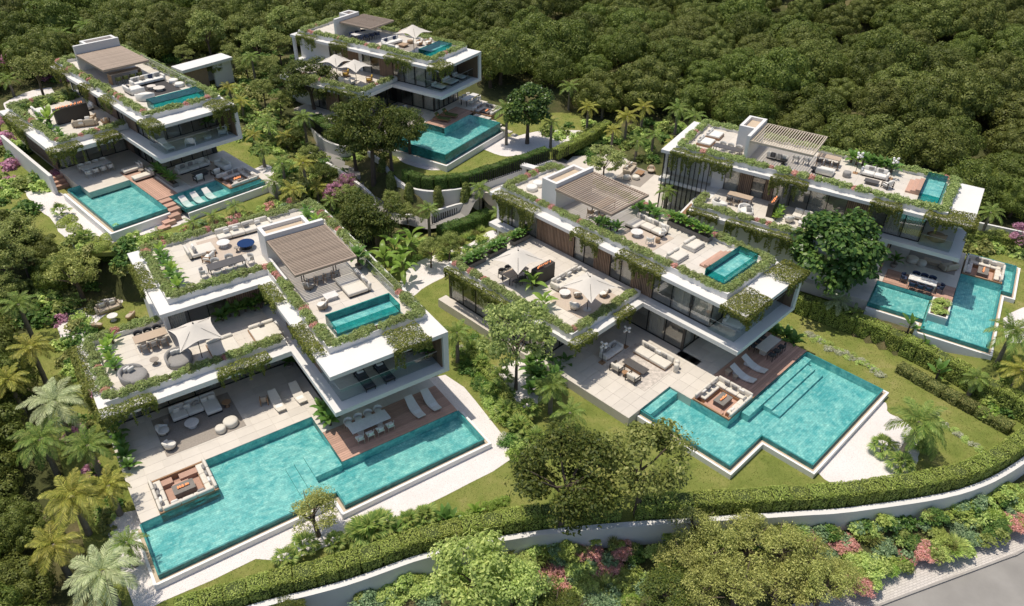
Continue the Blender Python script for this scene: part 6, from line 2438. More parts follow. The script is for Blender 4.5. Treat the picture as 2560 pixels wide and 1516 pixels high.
round_daybed(F, 8.9, -.3, 6.6, 'white round seat at the left front of the rear left roof', .85, 2.6, fabw)
pouf(F, 12.85, 1.95, 6.618, 'white round ottoman at the right of the dark roof rug, farther one', .45, .36, fabw)
pouf(F, 12.8, .6, 6.618, 'white round ottoman at the right of the dark roof rug, nearer one', .45, .36, fabw)
table(F, 9.75, 5.75, 6.6, 'long timber bar table at the edge of the rear left pergola', 3.1, .75, 1.0, woodl, woodm, .07, 0, 'slab')
seat_row(F, [(8.8, 5.1), (9.5, 5.1), (10.2, 5.1), (10.9, 5.1)], 6.6, PI, 'olive bar chair at the timber bar of the rear left roof', 'bar chairs, rear left roof', frame=metal_d, seat=fabgr)
sofa(F, 4.6, 5.2, 3.5, 'beige wicker sofa on the lower terrace of the rear left villa', 1.9, .9, 2, 2.7, fabb, 'LR', base=wicker)
pillows(F, [(4.2, 5.0, 2.7, fabw), (5.0, 5.35, 2.7, fabw)], 4.05, 'white cushion on the beige wicker terrace sofa', 'wicker terrace sofa cushions')
armchair(F, 6.25, 4.3, 3.5, 'wicker armchair at the front of the rear left lower terrace', 3.0, wicker, fabw)
armchair(F, 5.6, 5.9, 3.5, 'wicker armchair behind the beige sofa on the rear left lower terrace', -2.2, wicker, fabb)
fire_strip(F, 4.3, 7.27, 5.0, 'long row of gas flames on the dark fireplace block of the rear left villa', 2.6, .3, 0, 14)
sofa(F, 2.6, 10.9, 3.5, 'curved white sofa behind the fireplace of the rear left villa', 2.4, .95, 3, PI / 2, fabw, '')
sofa(F, 6.5, 9.3, 3.5, 'white hanging lounge seat by the wall of the rear left lower terrace', 1.2, .9, 1, -PI / 2, fabw, '')
leafy('lime', F.p(2.2, 7.4, 3.5), 1.7, 'bright green banana-like plant beside the rear left fireplace', 9, .9, name='banana_plant')
for i in range(8):
    bush('light' if i % 2 else 'dark', F.p(1.7 + .75 * i, 13.6 + .2 * (i % 2), 3.5), .75, ('light' if i % 2 else 'dark') + ' green shrub along the back of the rear left lower terrace', 'back terrace shrubs %d rear left' % (i % 2))
for i in range(6):
    leafy('tropic', F.p(1.7 + .2 * (i % 2), 3.2 + 1.3 * i, 3.5), .8, 'dark leafy plant inside the left planter of the rear left lower terrace', 10, .3, group='left planter plants, rear left villa', name='leafy_plant')
for k in range(3):
    VB.box('garden_step', -.42, .9, 3.1 + .5 * k, 3.58 + .5 * k, -1.2, -.75 + .25 * k, deckm)

# ================= rear middle villa
F = FC
sunken(VC, 5.62, 8.3, -2.5, .42, 'raised white seating pit beside the rear middle pool', 'L', z=.02)
table(F, 8.0, 2.1, 0, 'long dining table at the right of the rear middle patio', 2.6, .9, .75, marble, metal_d)
seat_row(F, [(7.2, 1.4), (8.0, 1.4), (8.8, 1.4)], 0, PI, 'white chair on the near side of the rear middle table', 'chairs near side, rear middle', frame=metal_l, seat=fabw)
seat_row(F, [(7.2, 2.85), (8.0, 2.85), (8.8, 2.85)], 0, 0, 'white chair on the far side of the rear middle table', 'chairs far side, rear middle', frame=metal_l, seat=fabw)
flat_lounger(F, 1.5, 1.5, 0, 'left olive green sunbed on the rear middle deck', .2, fabgr, woodm, 50)
flat_lounger(F, 2.95, 1.5, 0, 'right olive green sunbed on the rear middle deck', .2, fabgr, woodm, 50)
pillow(F, 1.4, 1.95, .55, 'coral pillow on the left olive sunbed', .2, fabo, -40, .4)
pillow(F, 2.85, 1.95, .55, 'coral pillow on the right olive sunbed', .2, fabo, -40, .4)
for i, x in enumerate((2.25, 4.4, 6.25)):
    daybed(F, x, 2.35, 3.4, ['left', 'middle', 'right'][i] + ' white sunbed on the rear middle balcony', .85 if i != 1 else 1.5, 1.6, 0, fabw, metal_d)
armchair(F, 1.7, 7.1, 0, 'blue lounge chair beside the glass of the rear middle patio', 2.5, metal_l, pmat('sky_fabric', (.10, .22, .36), .9, .1, 8))
armchair(F, .8, 7.7, 0, 'blue lounge chair farther from the rear middle glass', 3.0, metal_l, MATS['sky_fabric'])
round_table(F, -1.9, 5.8, 0, 'round stone table behind the pines on the rear middle patio', .7, .5, stonep)
round_table(F, -.7, 6.0, 0, 'smaller round stone table behind the pines on the rear middle patio', .5, .45, stonep)
pouf(F, -2.9, 5.0, 0, 'white round ottoman behind the pines on the rear middle patio', .4, .4, fabw)
parasol(F, -2.5, 13.2, 3.5, 'left tent-shaped parasol on the rear middle lower terrace', 1.4, 2.3, .75)
parasol(F, -2.6, 10.2, 3.5, 'right tent-shaped parasol on the rear middle lower terrace', 1.4, 2.3, .75)
club_chair(F, -.9, 13.4, 3.5, 'mustard lounge chair under the left parasol of the rear middle villa', -2.4, woodm, faby, .75, .75)
club_chair(F, -.8, 9.9, 3.5, 'mustard lounge chair nearest the rear middle balcony', -2.4, woodm, faby, .75, .75)
low_table(F, -1.7, 11.8, 3.5, 'low pale table between the mustard chairs', .8, .6, .3, marble)
sofa(F, -2.6, 11.6, 3.5, 'pale sofa in the shade of the two parasols', 1.8, .9, 2, PI / 2, fabric, '')
parasol(F, 3.0, 6.2, 6.6, 'tent-shaped parasol on the roof of the rear middle villa', 1.55, 2.3, .8)
table(F, 3.3, 14.2, 6.6, 'roof dining table beside the pergola of the rear middle villa', 2.4, 1.0, .75, marble, metal_d, rz=-.3)
seat_row(F, [(2.4, 13.6), (3.15, 13.4), (3.9, 13.2), (4.6, 13.0)], 6.6, PI - .3, 'dark woven chair, near side of the rear middle roof table', 'roof chairs near side, rear middle', frame=metal_d, seat=fabn, round_=True)
seat_row(F, [(2.6, 15.2), (3.4, 15.0), (4.2, 14.8)], 6.6, -.3, 'dark woven chair, far side of the rear middle roof table', 'roof chairs far side, rear middle', frame=metal_d, seat=fabn, round_=True)
sofa(F, 4.0, 10.2, 6.6, 'white corner sofa with navy cushions on the rear middle roof', 2.4, .95, 3, -.2, fabw, 'L')
pillows(F, [(3.3, 10.5, -.2, fabn), (4.6, 10.3, -.2, fabn)], 7.14, 'navy cushion on the white rear middle roof sofa', 'rear middle roof cushions')
sofa(F, 2.3, 9.0, 6.6, 'white bench seat along the planter of the rear middle roof', 1.9, .85, 2, PI / 2, fabw, '')
low_table(F, 3.9, 8.5, 6.6, 'square wicker table on the rear middle roof', 1.0, 1.0, .3, wicker)
pouf(F, 5.3, 8.6, 6.6, 'round woven stool on the rear middle roof', .35, .4, wicker)
armchair(F, 5.4, 7.3, 6.6, 'timber armchair with white cushion beside the rear middle roof parasol', -2.0, woodm, fabw)
armchair(F, 6.2, 6.6, 6.6, 'round woven armchair near the rear middle plunge pool', -2.0, wicker, fabw)
rug(F, 3.0, 5.6, 6.9, 9.2, 6.602, 'brown rug under the rear middle roof seats', rugm)

# ================= front right villa
F = FD
sunken(VD, 3.42, 6.84, -4.9, -1.8, 'sunken cream seating pit, front right pool corner', 'L')
rug(F, 1.6, 5.75, 1.1, 5.1, .002, 'worn white patterned rug on the sunny patio of the front right villa', pmat('worn_rug', (.52, .47, .42), .95, .35, 3.5, .3, 60))
sofa(F, 5.05, 2.95, .018, 'long cream sofa on the sunny patio of the front right villa', 3.1, 1.15, 2, -PI / 2, fabric, '', base=woodm)
pillows(F, [(5.35, 2.2, -PI / 2, fabg), (5.35, 2.75, -PI / 2, fabw), (5.35, 3.4, -PI / 2, fabg), (5.35, 3.9, -PI / 2, fabg)], .55, 'grey cushion on the long cream patio sofa, front right villa', 'front right patio cushions')
low_table(F, 3.1, 3.15, .018, 'long dark low table on the worn patio rug', .78, 2.0, .34, slate, woodm)
club_chair(F, 1.95, 4.0, .018, 'cream lounge chair on the worn rug nearest the house', PI / 2, metal_d, fabric, .85, .8)
club_chair(F, 1.9, 2.45, .018, 'cream lounge chair on the worn rug nearest the pool', PI / 2, metal_d, fabric, .85, .8)
round_table(F, 1.9, 3.22, .018, 'small copper side table between the two cream lounge chairs', .25, .36, woodm, woodm)
sofa(F, 3.2, 5.6, 0, 'white two-seat sofa between the globe lamps', 1.8, .85, 2, 0, fabw, 'LR', base=woodm)
pillows(F, [(2.8, 5.65, 0, fabg), (3.6, 5.65, 0, fabg)], .53, 'grey cushion on the white two-seat sofa between the globe lamps', 'globe lamp sofa cushions')
globe_lamp(F, 1.85, 5.4, 0, 'left white globe lamp on the patio of the front right villa')
globe_lamp(F, 4.7, 5.4, 0, 'right white globe lamp on the patio of the front right villa')
for i, x in enumerate((5.1, 5.5)):
    pouf(F, x, .85 + .2 * i, 0, ['left', 'right'][i] + ' pale carved stump stool beside the cream patio sofa', .2, .75, fabric)
wave_lounger(F, 8.25, -3.05, 0, 'left white curved lounger on the front right deck')
wave_lounger(F, 9.87, -3.05, 0, 'right white curved lounger on the front right deck')
low_table(F, 7.68, -2.1, 0, 'taller timber stool beside the front right loungers', .4, .4, .42, woodl)
low_table(F, 7.66, -2.75, 0, 'lower timber stool beside the front right loungers', .34, .34, .3, woodl)
table(F, 12.45, -2.65, 0, 'pale stone dining table on the front right deck', 2.3, .95, .75, stonep, stonep, .07, 0, 'ped')
seat_row(F, [(11.7, -3.45), (12.45, -3.45), (13.2, -3.45)], 0, PI, 'black chair on the pool side of the front right deck table', 'deck chairs pool side, front right', frame=metal_d, seat=fabk)
seat_row(F, [(11.7, -1.85), (12.45, -1.85), (13.2, -1.85)], 0, 0, 'black chair on the house side of the front right deck table', 'deck chairs house side, front right', frame=metal_d, seat=fabk)
for i in range(7):
    leafy('tropic', F.p(15.1 + .3 * (i % 2), -3.6 + .8 * i, -.6), 1.25, 'dark leafy plant beside the right end of the front right deck', 13, .6, group='plants right of the front right deck', name='leafy_plant')
daybed(F, 8.9, -1.1, 3.4, 'white sunbed behind the guard glass of the front right balcony', .9, 1.6, .2, fabw, metal_l)
sofa(F, 10.0, 2.4, 3.385, 'grey bed-like sofa inside the front right bedroom glass', 2.0, 1.6, 1, 0, fabg, '')
# lower terrace
parasol(F, 1.25, 14.1, 3.5, 'tent-shaped parasol at the rear of the front right lower terrace', 1.5, 2.25, .75, 0)
parasol(F, 2.45, 7.75, 3.5, 'tent-shaped parasol at the front of the front right lower terrace', 1.5, 2.25, .8, 0)
fire_strip(F, 2.9, 12.85, 4.95, 'row of gas flames on the dark fireplace block of the front right villa', 1.6, .3, 0, 9)
table(F, 1.5, 14.6, 3.5, 'dining table in the shade of the rear parasol of the front right villa', 2.2, .95, .75, woodl, metal_d)
seat_row(F, [(.8, 13.8), (1.5, 13.8), (2.2, 13.8)], 3.5, PI, 'dark chair on the near side of the rear parasol table', 'rear parasol chairs, near side', frame=metal_d, seat=fabk)
seat_row(F, [(.8, 15.4), (1.5, 15.4), (2.2, 15.4)], 3.5, 0, 'dark chair on the far side of the rear parasol table', 'rear parasol chairs, far side', frame=metal_d, seat=fabk)
rug(F, 1.2, 5.6, 7.0, 11.0, 3.502, 'beige rug on the front right lower terrace', rugb)
sofa(F, 4.3, 11.3, 3.518, 'long cream curved sofa on the front right lower terrace', 3.2, 1.0, 4, 0, fabric, 'LR')
pillows(F, [(3.2, 11.4, 0, fabw), (3.8, 11.4, .1, fabg), (4.5, 11.4, 0, fabw), (5.2, 11.4, -.1, fabg), (5.7, 11.4, -.1, fabw)], 4.05, 'cushion on the long cream terrace sofa, front right villa', 'front right terrace cushions')
armchair(F, 1.85, 8.5, 3.518, 'white shell armchair at the corner of the beige terrace rug', 1.8, fabw, fabw)
armchair(F, 3.2, 9.4, 3.518, 'woven stool chair beside the front parasol', 2.5, wickg, fabw, s=.8)
armchair(F, 4.75, 8.1, 3.518, 'woven armchair right of the front parasol', -2.0, wicker, fabw, s=.9)
round_table(F, 5.5, 8.4, 3.518, 'small round wicker table right of the front parasol', .35, .4, wickg, wickg)
round_table(F, 2.6, 10.2, 3.518, 'pale round table before the cream terrace sofa', .45, .36)
for i, (x, y) in enumerate(((.6, 18.4), (3.1, 18.45), (6.0, 18.5))):
    trough(F, x, y, 3.5, ['left', 'middle', 'right'][i] + ' dark planter box behind the front right lower terrace', 2.0, .55, .4, 0, 'tropic', 5)
leafy('banana', F.p(1.4, 12.6, 3.5), .85, 'bright banana plant in front of the front right fireplace', 10, .7, name='banana_plant')
leafy('banana', F.p(.2, 10.2, 3.5), .8, 'bright banana plant at the left planter of the front right lower terrace', 9, .6, name='banana_plant')
# roof
rug(F, 8.7, 11.6, 6.7, 10.2, 6.602, 'beige rug on the front right roof terrace', rugb)
sofa(F, 11.3, 9.0, 6.618, 'large cream modular sofa on the front right roof terrace', 3.2, 1.05, 3, -PI / 2, fabric, '', chaise=0)
pillows(F, [(11.6, 10.0, -PI / 2, fabg), (11.6, 9.3, -PI / 2, fabw), (11.6, 8.6, -PI / 2, fabg), (11.6, 7.9, -PI / 2, fabw)], 7.14, 'cushion on the large cream modular roof sofa', 'front right roof cushions')
round_table(F, 9.65, 9.0, 6.618, 'white round table on the front right roof rug', .5, .42)
chair(F, 9.25, 7.4, 6.618, 'white wire chair on the roof rug nearest the left planter', 2.6, metal_l, fabw, round_=True)
chair(F, 10.8, 7.4, 6.618, 'white wire chair at the inner end of the roof rug', -2.6, metal_l, fabw, round_=True)
pouf(F, 10.05, 7.2, 6.618, 'small woven stool between the white wire roof chairs', .2, .42, wicker)
chair(F, 9.2, 11.3, 6.6, 'white open lounge chair below the front right pergola corner', 2.2, metal_l, fabw, round_=True)
daybed(F, 11.55, 4.85, 6.6, 'cream flat sunbed on the front right roof beside the steps', 1.5, 1.2, 0, fabric, metal_l)
daybed(F, 9.2, 4.75, 6.6, 'cream flat sunbed at the left planter of the front right roof', 1.5, 1.2, 0, fabric, metal_l)
for i, y in enumerate((7.4, 5.4)):
    trough(F, 13.2, y, 6.6, ['farther', 'nearer'][i] + ' dark planter box, right edge of the front right roof', 2.0, .55, .45, PI / 2, 'mix', 6)
for i in range(4):
    leafy('tropic', F.p(12.9 + .3 * (i % 2), 9.6 + .8 * i, 6.6), 1.05, 'leafy plant beside the right edge of the front right pergola', 12, .5, group='plants right of the front right pergola', name='leafy_plant')
for i in range(4):
    leafy('tropic', F.p(8.5 + .2 * i, 12.2 - .55 * i, 6.6), .9, 'leafy plant at the left corner of the front right pergola', 12, .35, group='plants left of the front right pergola', name='leafy_plant')
chair(F, 9.3, 13.6, 6.6, 'orange wicker chair under the left side of the front right pergola', 2.0, woodm, wicker, round_=True)
chair(F, 9.4, 12.5, 6.6, 'orange wicker chair nearest the pergola corner of the front right villa', 2.6, woodm, wicker, round_=True)
table(F, 11, 13.6, 6.6, 'timber table in the shade of the front right pergola', 2.2, .9, .75, woodl, metal_d)
pouf(F, 9.3, 20.4, 6.6, 'left white bean seat behind the front right stair tower', .5, .4, fabw)
pouf(F, 10.3, 20.6, 6.6, 'right white bean seat behind the front right stair tower', .5, .4, fabw)

# ================= far right villa
F = FE
sunken(VE, 9.12, 12.48, -9.15, -6.0, 'sunken cream seating pit ringed by water, far right villa', 'L')
table(F, 4.75, -3.3, 0, 'dining table set for a meal on the far right deck', 1.0, 2.2, .75, marble, stonep, .08, 0, 'legs')
seat_row(F, [(3.95, -2.65), (3.95, -3.3), (3.95, -3.95)], 0, PI / 2, 'navy woven chair on the pool side of the far right table', 'chairs pool side, far right', frame=metal_d, seat=fabn, round_=True)
seat_row(F, [(5.6, -2.65), (5.6, -3.3), (5.6, -3.95)], 0, -PI / 2, 'navy woven chair on the house side of the far right table', 'chairs house side, far right', frame=metal_d, seat=fabn, round_=True)
chair(F, 4.75, -1.85, 0, 'navy woven chair at the left head of the far right table', 0, metal_d, fabn, round_=True)
chair(F, 4.75, -4.75, 0, 'navy woven chair at the right head of the far right table', PI, metal_d, fabn, round_=True)
for i in range(8):
    o = obj('place_setting', cached('plate', lambda: MB().lathe([(.07, 0), (.13, .015), (.135, .02)], 16).mesh('place_setting', globem)), None, F.p(4.5 + .5 * (i % 2), -2.5 - .5 * (i // 2), .752))
    tag(o, 'white plate on the far right dining table', 'plate', 'plates on the far right table')
rug(F, 8.4, 11.6, -5.5, -1.5, .002, 'grey rug under the far right balcony', rugm)
pouf(F, 8.75, -1.95, .018, 'larger pale round ottoman under the far right balcony', .52, .42, fabric)
pouf(F, 8.6, -2.75, .018, 'smaller pale round ottoman under the far right balcony', .4, .4, fabric)
low_table(F, 9.4, -3.5, .018, 'long low timber table under the far right balcony', .7, 1.4, .3, woodl)
sofa(F, 9.2, -4.9, .018, 'rattan armchair sofa under the far right balcony', 1.2, .9, 1, 2.4, fabb, 'LR', base=wicker)
leafy('tropic', F.p(6.9, -.7, 0), 1.1, 'dark potted plant beside the far right dining deck', 13, .4, pot=.3, name='potted_plant', cat='potted plant')
round_daybed(F, 7.4, -3.1, 3.4, 'round wicker nest chair with white cushion on the far right balcony', .75, 1.8, wicker)
round_daybed(F, 8.0, -.6, 3.385, 'white round armchair behind the far right balcony glass', .6, 1.8, fabw)
daybed(F, 9.95, 18.2, 6.6, 'white square daybed in the far corner of the far right roof', 1.5, 1.4, 0, fabw)
daybed(F, 7.85, 18.3, 6.6, 'white square daybed near the left planter of the far right roof', 1.5, 1.4, 0, fabw)
pillows(F, [(9.6, 18.7, 0, fabg), (10.3, 18.7, 0, fabw)], 7.05, 'cushion on the far corner daybed', 'far corner daybed cushions')
pillows(F, [(7.5, 18.8, 0, fabg), (8.2, 18.8, 0, fabw)], 7.05, 'cushion on the daybed near the left planter', 'left planter daybed cushions')
table(F, 6.6, 15.75, 6.6, 'long dark table on the far right roof behind the stair tower wall', .9, 2.6, .75, slate, metal_d)
seat_row(F, [(7.4, 16.5), (7.4, 15.75), (7.4, 15.0)], 6.6, -PI / 2, 'white wire chair at the long dark far right roof table', 'white wire chairs, far right roof', frame=metal_l, seat=metal_l, round_=True)
sofa(F, 8.4, 11.6, 6.6, 'grey striped sofa under the far right pergola', 1.8, .95, 2, PI / 2, fabw, '')
pillows(F, [(7.9, 11.9, PI / 2, fabk), (7.9, 11.3, PI / 2, fabg)], 7.12, 'dark cushion on the striped sofa under the far right pergola', 'far right pergola cushions')
chair(F, 8.5, 9.95, 6.6, 'black and white chair under the far right pergola', PI / 2, metal_d, fabw)
chair(F, 8.6, 9.05, 6.6, 'black and white chair at the edge of the far right pergola', PI / 2, metal_d, fabw)
round_table(F, 7.6, 10.8, 6.6, 'black round side table under the far right pergola', .32, .42, metal_d, metal_d)
round_table(F, 7.5, 8.05, 6.6, 'black round side table beside the white roof lounger', .32, .42, metal_d, metal_d)
sofa(F, 7.75, 7.1, 6.6, 'white chaise with rolled cushion on the far right roof', 1.5, 1.3, 1, PI / 2, fabw, '')
table(F, 9.9, 7.4, 6.6, 'pale dining table by the right edge of the far right pergola', .9, 2.0, .75, woodl, metal_d)
seat_row(F, [(9.1, 8.0), (9.1, 7.3), (9.1, 6.6)], 6.6, PI / 2, 'dark timber chair at the pale far right roof table', 'dark chairs, far right roof', frame=woodm, seat=fabk)
globe_lamp(F, 9.4, 4.85, 6.6, 'white globe lamp at the left end of the far right roof sofa')
globe_lamp(F, 10.0, 2.0, 6.6, 'white globe lamp beside the far right plunge pool steps')
sofa(F, 9.6, 3.3, 6.6, 'pale grey two-seat sofa on the far right roof', 2.0, .9, 2, -PI / 2, fabw, 'LR')
pillows(F, [(9.85, 2.9, -PI / 2, fabg), (9.85, 3.7, -PI / 2, fabg)], 7.12, 'grey cushion on the pale far right roof sofa', 'far right roof sofa cushions')
low_table(F, 7.95, 3.2, 6.6, 'dark slatted low table before the pale far right roof sofa', .7, 1.2, .3, slate)
club_chair(F, 7.9, 1.9, 6.6, 'dark framed chair nearest the far right plunge pool', 2.6, metal_d, fabw, .7, .7)
pouf(F, 8.2, 5.35, 6.6, 'grey sculptural rock seat on the far right roof', .35, .5, fabg)
for i in range(8):
    leafy('lime' if i == 6 else 'tropic', F.p(11.2 + .3 * (i % 2), 2.2 + .5 * i, 6.6), 1.15, 'leafy plant at the back edge of the far right roof', 12, .55, group='back edge plants, far right roof', name='leafy_plant')
table(F, 4.1, 13.15, 3.5, 'pale dining table on the far right lower terrace', .85, 2.2, .75, woodl, stonep, .07, 0, 'slab')
seat_row(F, [(3.35, 13.85), (3.35, 13.15), (3.35, 12.45)], 3.5, PI / 2, 'dark timber chair at the far right lower terrace table', 'terrace chairs, far right', frame=woodm, seat=fabk)
round_daybed(F, 2.35, 14.4, 3.5, 'left grey-cushioned round seat on the far right lower terrace', .7, 1.2, fabw)
round_daybed(F, 2.4, 12.0, 3.5, 'right grey-cushioned round seat on the far right lower terrace', .7, -.6, fabw)
pillows(F, [(2.3, 14.8, .3, fabg), (2.6, 14.6, 0, fabg)], 4.0, 'grey cushion on the left round terrace seat, far right villa', 'left round seat cushions')
pillows(F, [(2.3, 11.7, 2, fabg), (2.7, 11.9, 2.5, fabg)], 4.0, 'grey cushion on the right round terrace seat, far right villa', 'right round seat cushions')
fire_strip(F, 3.72, 10.05, 4.8, 'row of gas flames on the dark fireplace block of the far right villa', 1.4, .3, 0, 8)
armchair(F, 3.1, 8.3, 3.5, 'cream armchair beyond the fireplace of the far right villa', 2.0, fabw, fabw)
sofa(F, 4.2, 7.5, 3.5, 'cream two-seat sofa beyond the fireplace of the far right villa', 1.6, .9, 2, -PI / 2, fabric, '')
low_table(F, 3.1, 7.2, 3.5, 'low white table on the far right lower terrace', .6, .6, .32, marble)
for i in range(5):
    leafy('tropic' if i % 2 else 'lime', F.p(2.7 + .45 * i, 9.35, 3.5), .8, 'yellow-green plant in the row beside the far right fireplace', 10, .3, group='plants beside the far right fireplace', name='leafy_plant')
bush('light', F.p(1.5, -5.2, .1), .85, 'left half of the clipped green shrub in the white planter in the far right pool', sz=.8)
bush('light', F.p(2.7, -5.2, .1), .85, 'right half of the clipped green shrub in the white planter in the far right pool', sz=.8)
# seats on the plaza behind the front right villa
PZ = Frame((13.2, 76.2), FE.yaw, 1.4, 'plaza')
plz = sheet('plaza', [(3.2, 73.5), (6.5, 80.5), (14, 82), (21, 79), (17.5, 73), (14.2, 67.8), (11.2, 68.4)], 1.38, stonep)
rug(PZ, -2.6, 1.6, -1.6, 1.5, -.018, 'brown rug on the plaza behind the front right villa', rugm)
sofa(PZ, .3, 1.0, 0, 'wicker three-seat sofa on the plaza rug', 2.0, .9, 2, .1, fabb, 'LR', base=wicker)
pillows(PZ, [(-.2, 1.1, 0, fabw), (.4, 1.1, 0, fabb), (.9, 1.1, 0, fabw)], .55, 'cushion on the wicker plaza sofa', 'plaza sofa cushions')
low_table(PZ, .1, -.3, 0, 'square timber table on the plaza rug', 1.0, .8, .3, woodm)
armchair(PZ, 1.2, -1.1, 0, 'wicker armchair on the plaza rug', -1.2, wicker, fabb)
pouf(PZ, -1.6, .4, 0, 'white ottoman on the plaza rug, farther one', .4, .38)
pouf(PZ, -1.1, -.4, 0, 'white ottoman on the plaza rug, nearer one', .4, .38)

# ------------------------------------------------------------------ creepers hanging over the slab edges
VN = [0]


def vines(F, L):
    for x0, x1, y0, y1, z, drops, words in L:
        VN[0] += 1
        vine(F, 'green creeper over %s of the %s' % (words, F.word), x0, x1, y0, y1, z, drops, VN[0] * 3)


vines(FA, [(16.9, 19.7, -1.15, .95, 6.4, [('F', 1.6)], 'the front roof edge'), (12.42, 13.38, .9, 5.2, 6.4, [('L', 1.1)], 'the near left roof edge'), (12.42, 13.38, 7.8, 11.0, 6.4, [('L', 1.1)], 'the left roof edge above the daybeds'),
           (-.05, 3.4, 6.4, 7.3, 3.4, [('F', 1.5), ('L', 1.2)], 'the left corner of the lower roof'), (7.2, 11.1, 6.38, 7.3, 3.4, [('F', 1.3)], 'the middle of the lower roof edge'), (-.3, .52, 8.8, 15.2, 3.4, [('L', 2.2)], 'the outer left edge of the lower terrace'),
           (5.25, 6.25, 14.4, 18.6, 6.4, [('L', 1.4)], 'the far left roof wing')])
vines(FB, [(6.0, 6.75, 5.6, 8.0, 6.4, [('L', 1.6)], 'the left roof edge beside the pergola'), (6.0, 6.75, .6, 3.2, 6.4, [('L', 1.6)], 'the left roof edge near the middle'), (6.0, 7.4, -7.1, -5.0, 6.4, [('L', 1.0), ('F', 1.4)], 'the front left roof corner'),
           (11.9, 14.5, -7.1, -5.2, 6.4, [('F', 2.2)], 'the front right roof corner'), (-.2, 2.6, .72, 1.9, 3.4, [('F', 1.6), ('L', 1.2)], 'the front corner of the lower roof'), (3.7, 6.2, .72, 1.9, 3.4, [('F', 1.2)], 'the lower roof edge beside the balcony'),
           (-.25, .75, 7.6, 13.2, 3.4, [('L', 2.0)], 'the outer left edge of the lower terrace'), (6.0, 6.8, 11.6, 15.8, 6.4, [('L', 1.8)], 'the back of the left roof edge')])
vines(FC, [(.2, 1.0, 13.8, 16.6, 6.4, [('L', 1.5)], 'the left roof edge above the parasols'), (.2, 1.0, 4.4, 8.4, 6.4, [('L', 1.5)], 'the left roof edge near the front'), (.2, 2.6, .45, 2.2, 6.4, [('L', 1.3), ('F', 1.5)], 'the front roof corner'),
           (.2, 1.0, 18.8, 22.0, 6.4, [('L', 1.7)], 'the far end of the left roof edge'), (-4.9, -4.6, 8, 13, 3.4, [('L', 1.0)], 'the lower roof edge')])
vines(FD, [(6.5, 7.45, 10.3, 13.3, 6.4, [('L', 1.4)], 'the left roof edge above the sofa'), (6.5, 7.45, 4.2, 8.6, 6.4, [('L', 1.6)], 'the left roof edge above the front parasol'), (6.5, 9.8, -3.1, -.95, 6.4, [('L', 1.2), ('F', 1.4)], 'the front left roof corner'),
           (12.2, 14.9, -3.1, -.9, 6.4, [('F', 1.2), ('R', 1.2)], 'the front right roof corner'), (6.4, 7.45, 17.2, 22.4, 6.4, [('L', 2.4)], 'the back of the left roof edge'), (-1.65, -1.15, 12.0, 19.8, 3.4, [('L', 1.5)], 'the outer left edge of the lower terrace'),
           (-1.5, .8, 5.38, 6.1, 3.4, [('F', 1.0), ('L', .8)], 'the left corner of the lower roof'), (3.0, 5.3, 5.38, 6.1, 3.4, [('F', 1.3)], 'the lower roof edge above the globe lamp')])
vines(FE, [(4.6, 5.35, 14.4, 20.6, 6.4, [('L', 1.8)], 'the far end of the left roof edge'), (4.6, 5.35, 7.6, 11.0, 6.4, [('L', 1.7)], 'the left roof edge above the fireplace'), (4.6, 5.35, -.1, 2.6, 6.4, [('L', 1.5)], 'the left roof edge near the balcony'),
           (4.6, 6.9, -5.35, -1.6, 6.4, [('L', 1.3), ('F', 1.0)], 'the front roof corner'), (.05, .6, 5.5, 13.0, 3.4, [('L', 1.8)], 'the outer edge of the lower terrace'), (.05, .6, 13.6, 16.6, 3.4, [('L', 1.2)], 'the back of the lower terrace edge')])


# carport behind the rear left villa
cq = [at(*cB1(*q), 7.0) for q in ((1120, 335), (1430, 250), (1415, 245), (1110, 315))]
cp_ = thing('carport', 'flat white carport roof with timber wall behind the rear left villa', 'carport', (cq[0].x, cq[0].y, 3.6), math.atan2(cq[1].y - cq[0].y, cq[1].x - cq[0].x))
L_ = (cq[1] - cq[0]).length
part('roof_slab', MB().box(0, L_, -.2, 2.2, 3.0, 3.35), white, cp_)
part('timber_wall', MB().box(.3, L_ * .5, .3, .45, -.5, 3.0), slatm, cp_)
part('end_wall', MB().box(L_ * .62, L_ - .1, .2, .5, -.5, 3.0), white, cp_)
part('back_wall', MB().box(.2, L_ - .1, 2.0, 2.15, -.5, 3.0), white, cp_)

# ------------------------------------------------------------------ hedges
def gp(L, z=None):
    return [Vector((p.x, p.y, p.z if z is None else z)) for p in (G(a, b) for a, b in L)]


hw = [Vector((p[0], p[1], -.78)) for p in WALLW]


def offs(P, d):
    out = []
    for i, p in enumerate(P):
        a, b = P[max(0, i - 1)], P[min(len(P) - 1, i + 1)]
        t = (b - a).xy.normalized()
        out.append(Vector((p.x - t.y * d, p.y + t.x * d, p.z)))
    return out


hedge('long clipped light green hedge along the front retaining wall, left half', offs(hw, .85)[:36], 1.15, 1.35)
hedge('long clipped light green hedge along the front retaining wall, right half', offs(hw, .85)[36:80], 1.15, 1.35)
hedge('clipped green hedge between the front right lawn and the far right garden', [Vector((*p, -.8)) for p in HEDGE_DE], 1.05, 1.7)
hedge('clipped light green hedge in the bed between the two front villas', gp([(1150, 875), (1195, 925), (1245, 1000), (1290, 1065), (1325, 1110)], -.8), .9, .95)
hedge('low rounded green hedge on the lawn below the flower border', gp([(2195, 905), (2290, 960), (2400, 1020), (2470, 1060)], -.8), 1.0, .75, 'scrub')
hedge('dark clipped hedge behind the left lawn seats, lower tier', gp([(180, 672), (240, 660), (325, 650)], -.8), .9, 1.2, 'dark')
hedge('dark clipped hedge at the back of the front left villa, upper tier', [Vector((*xy(at(a, b, 2.2)), 1.4)) for a, b in ((120, 650), (240, 620), (360, 588), (500, 552), (640, 520), (700, 505))], 1.1, 1.3, 'dark')
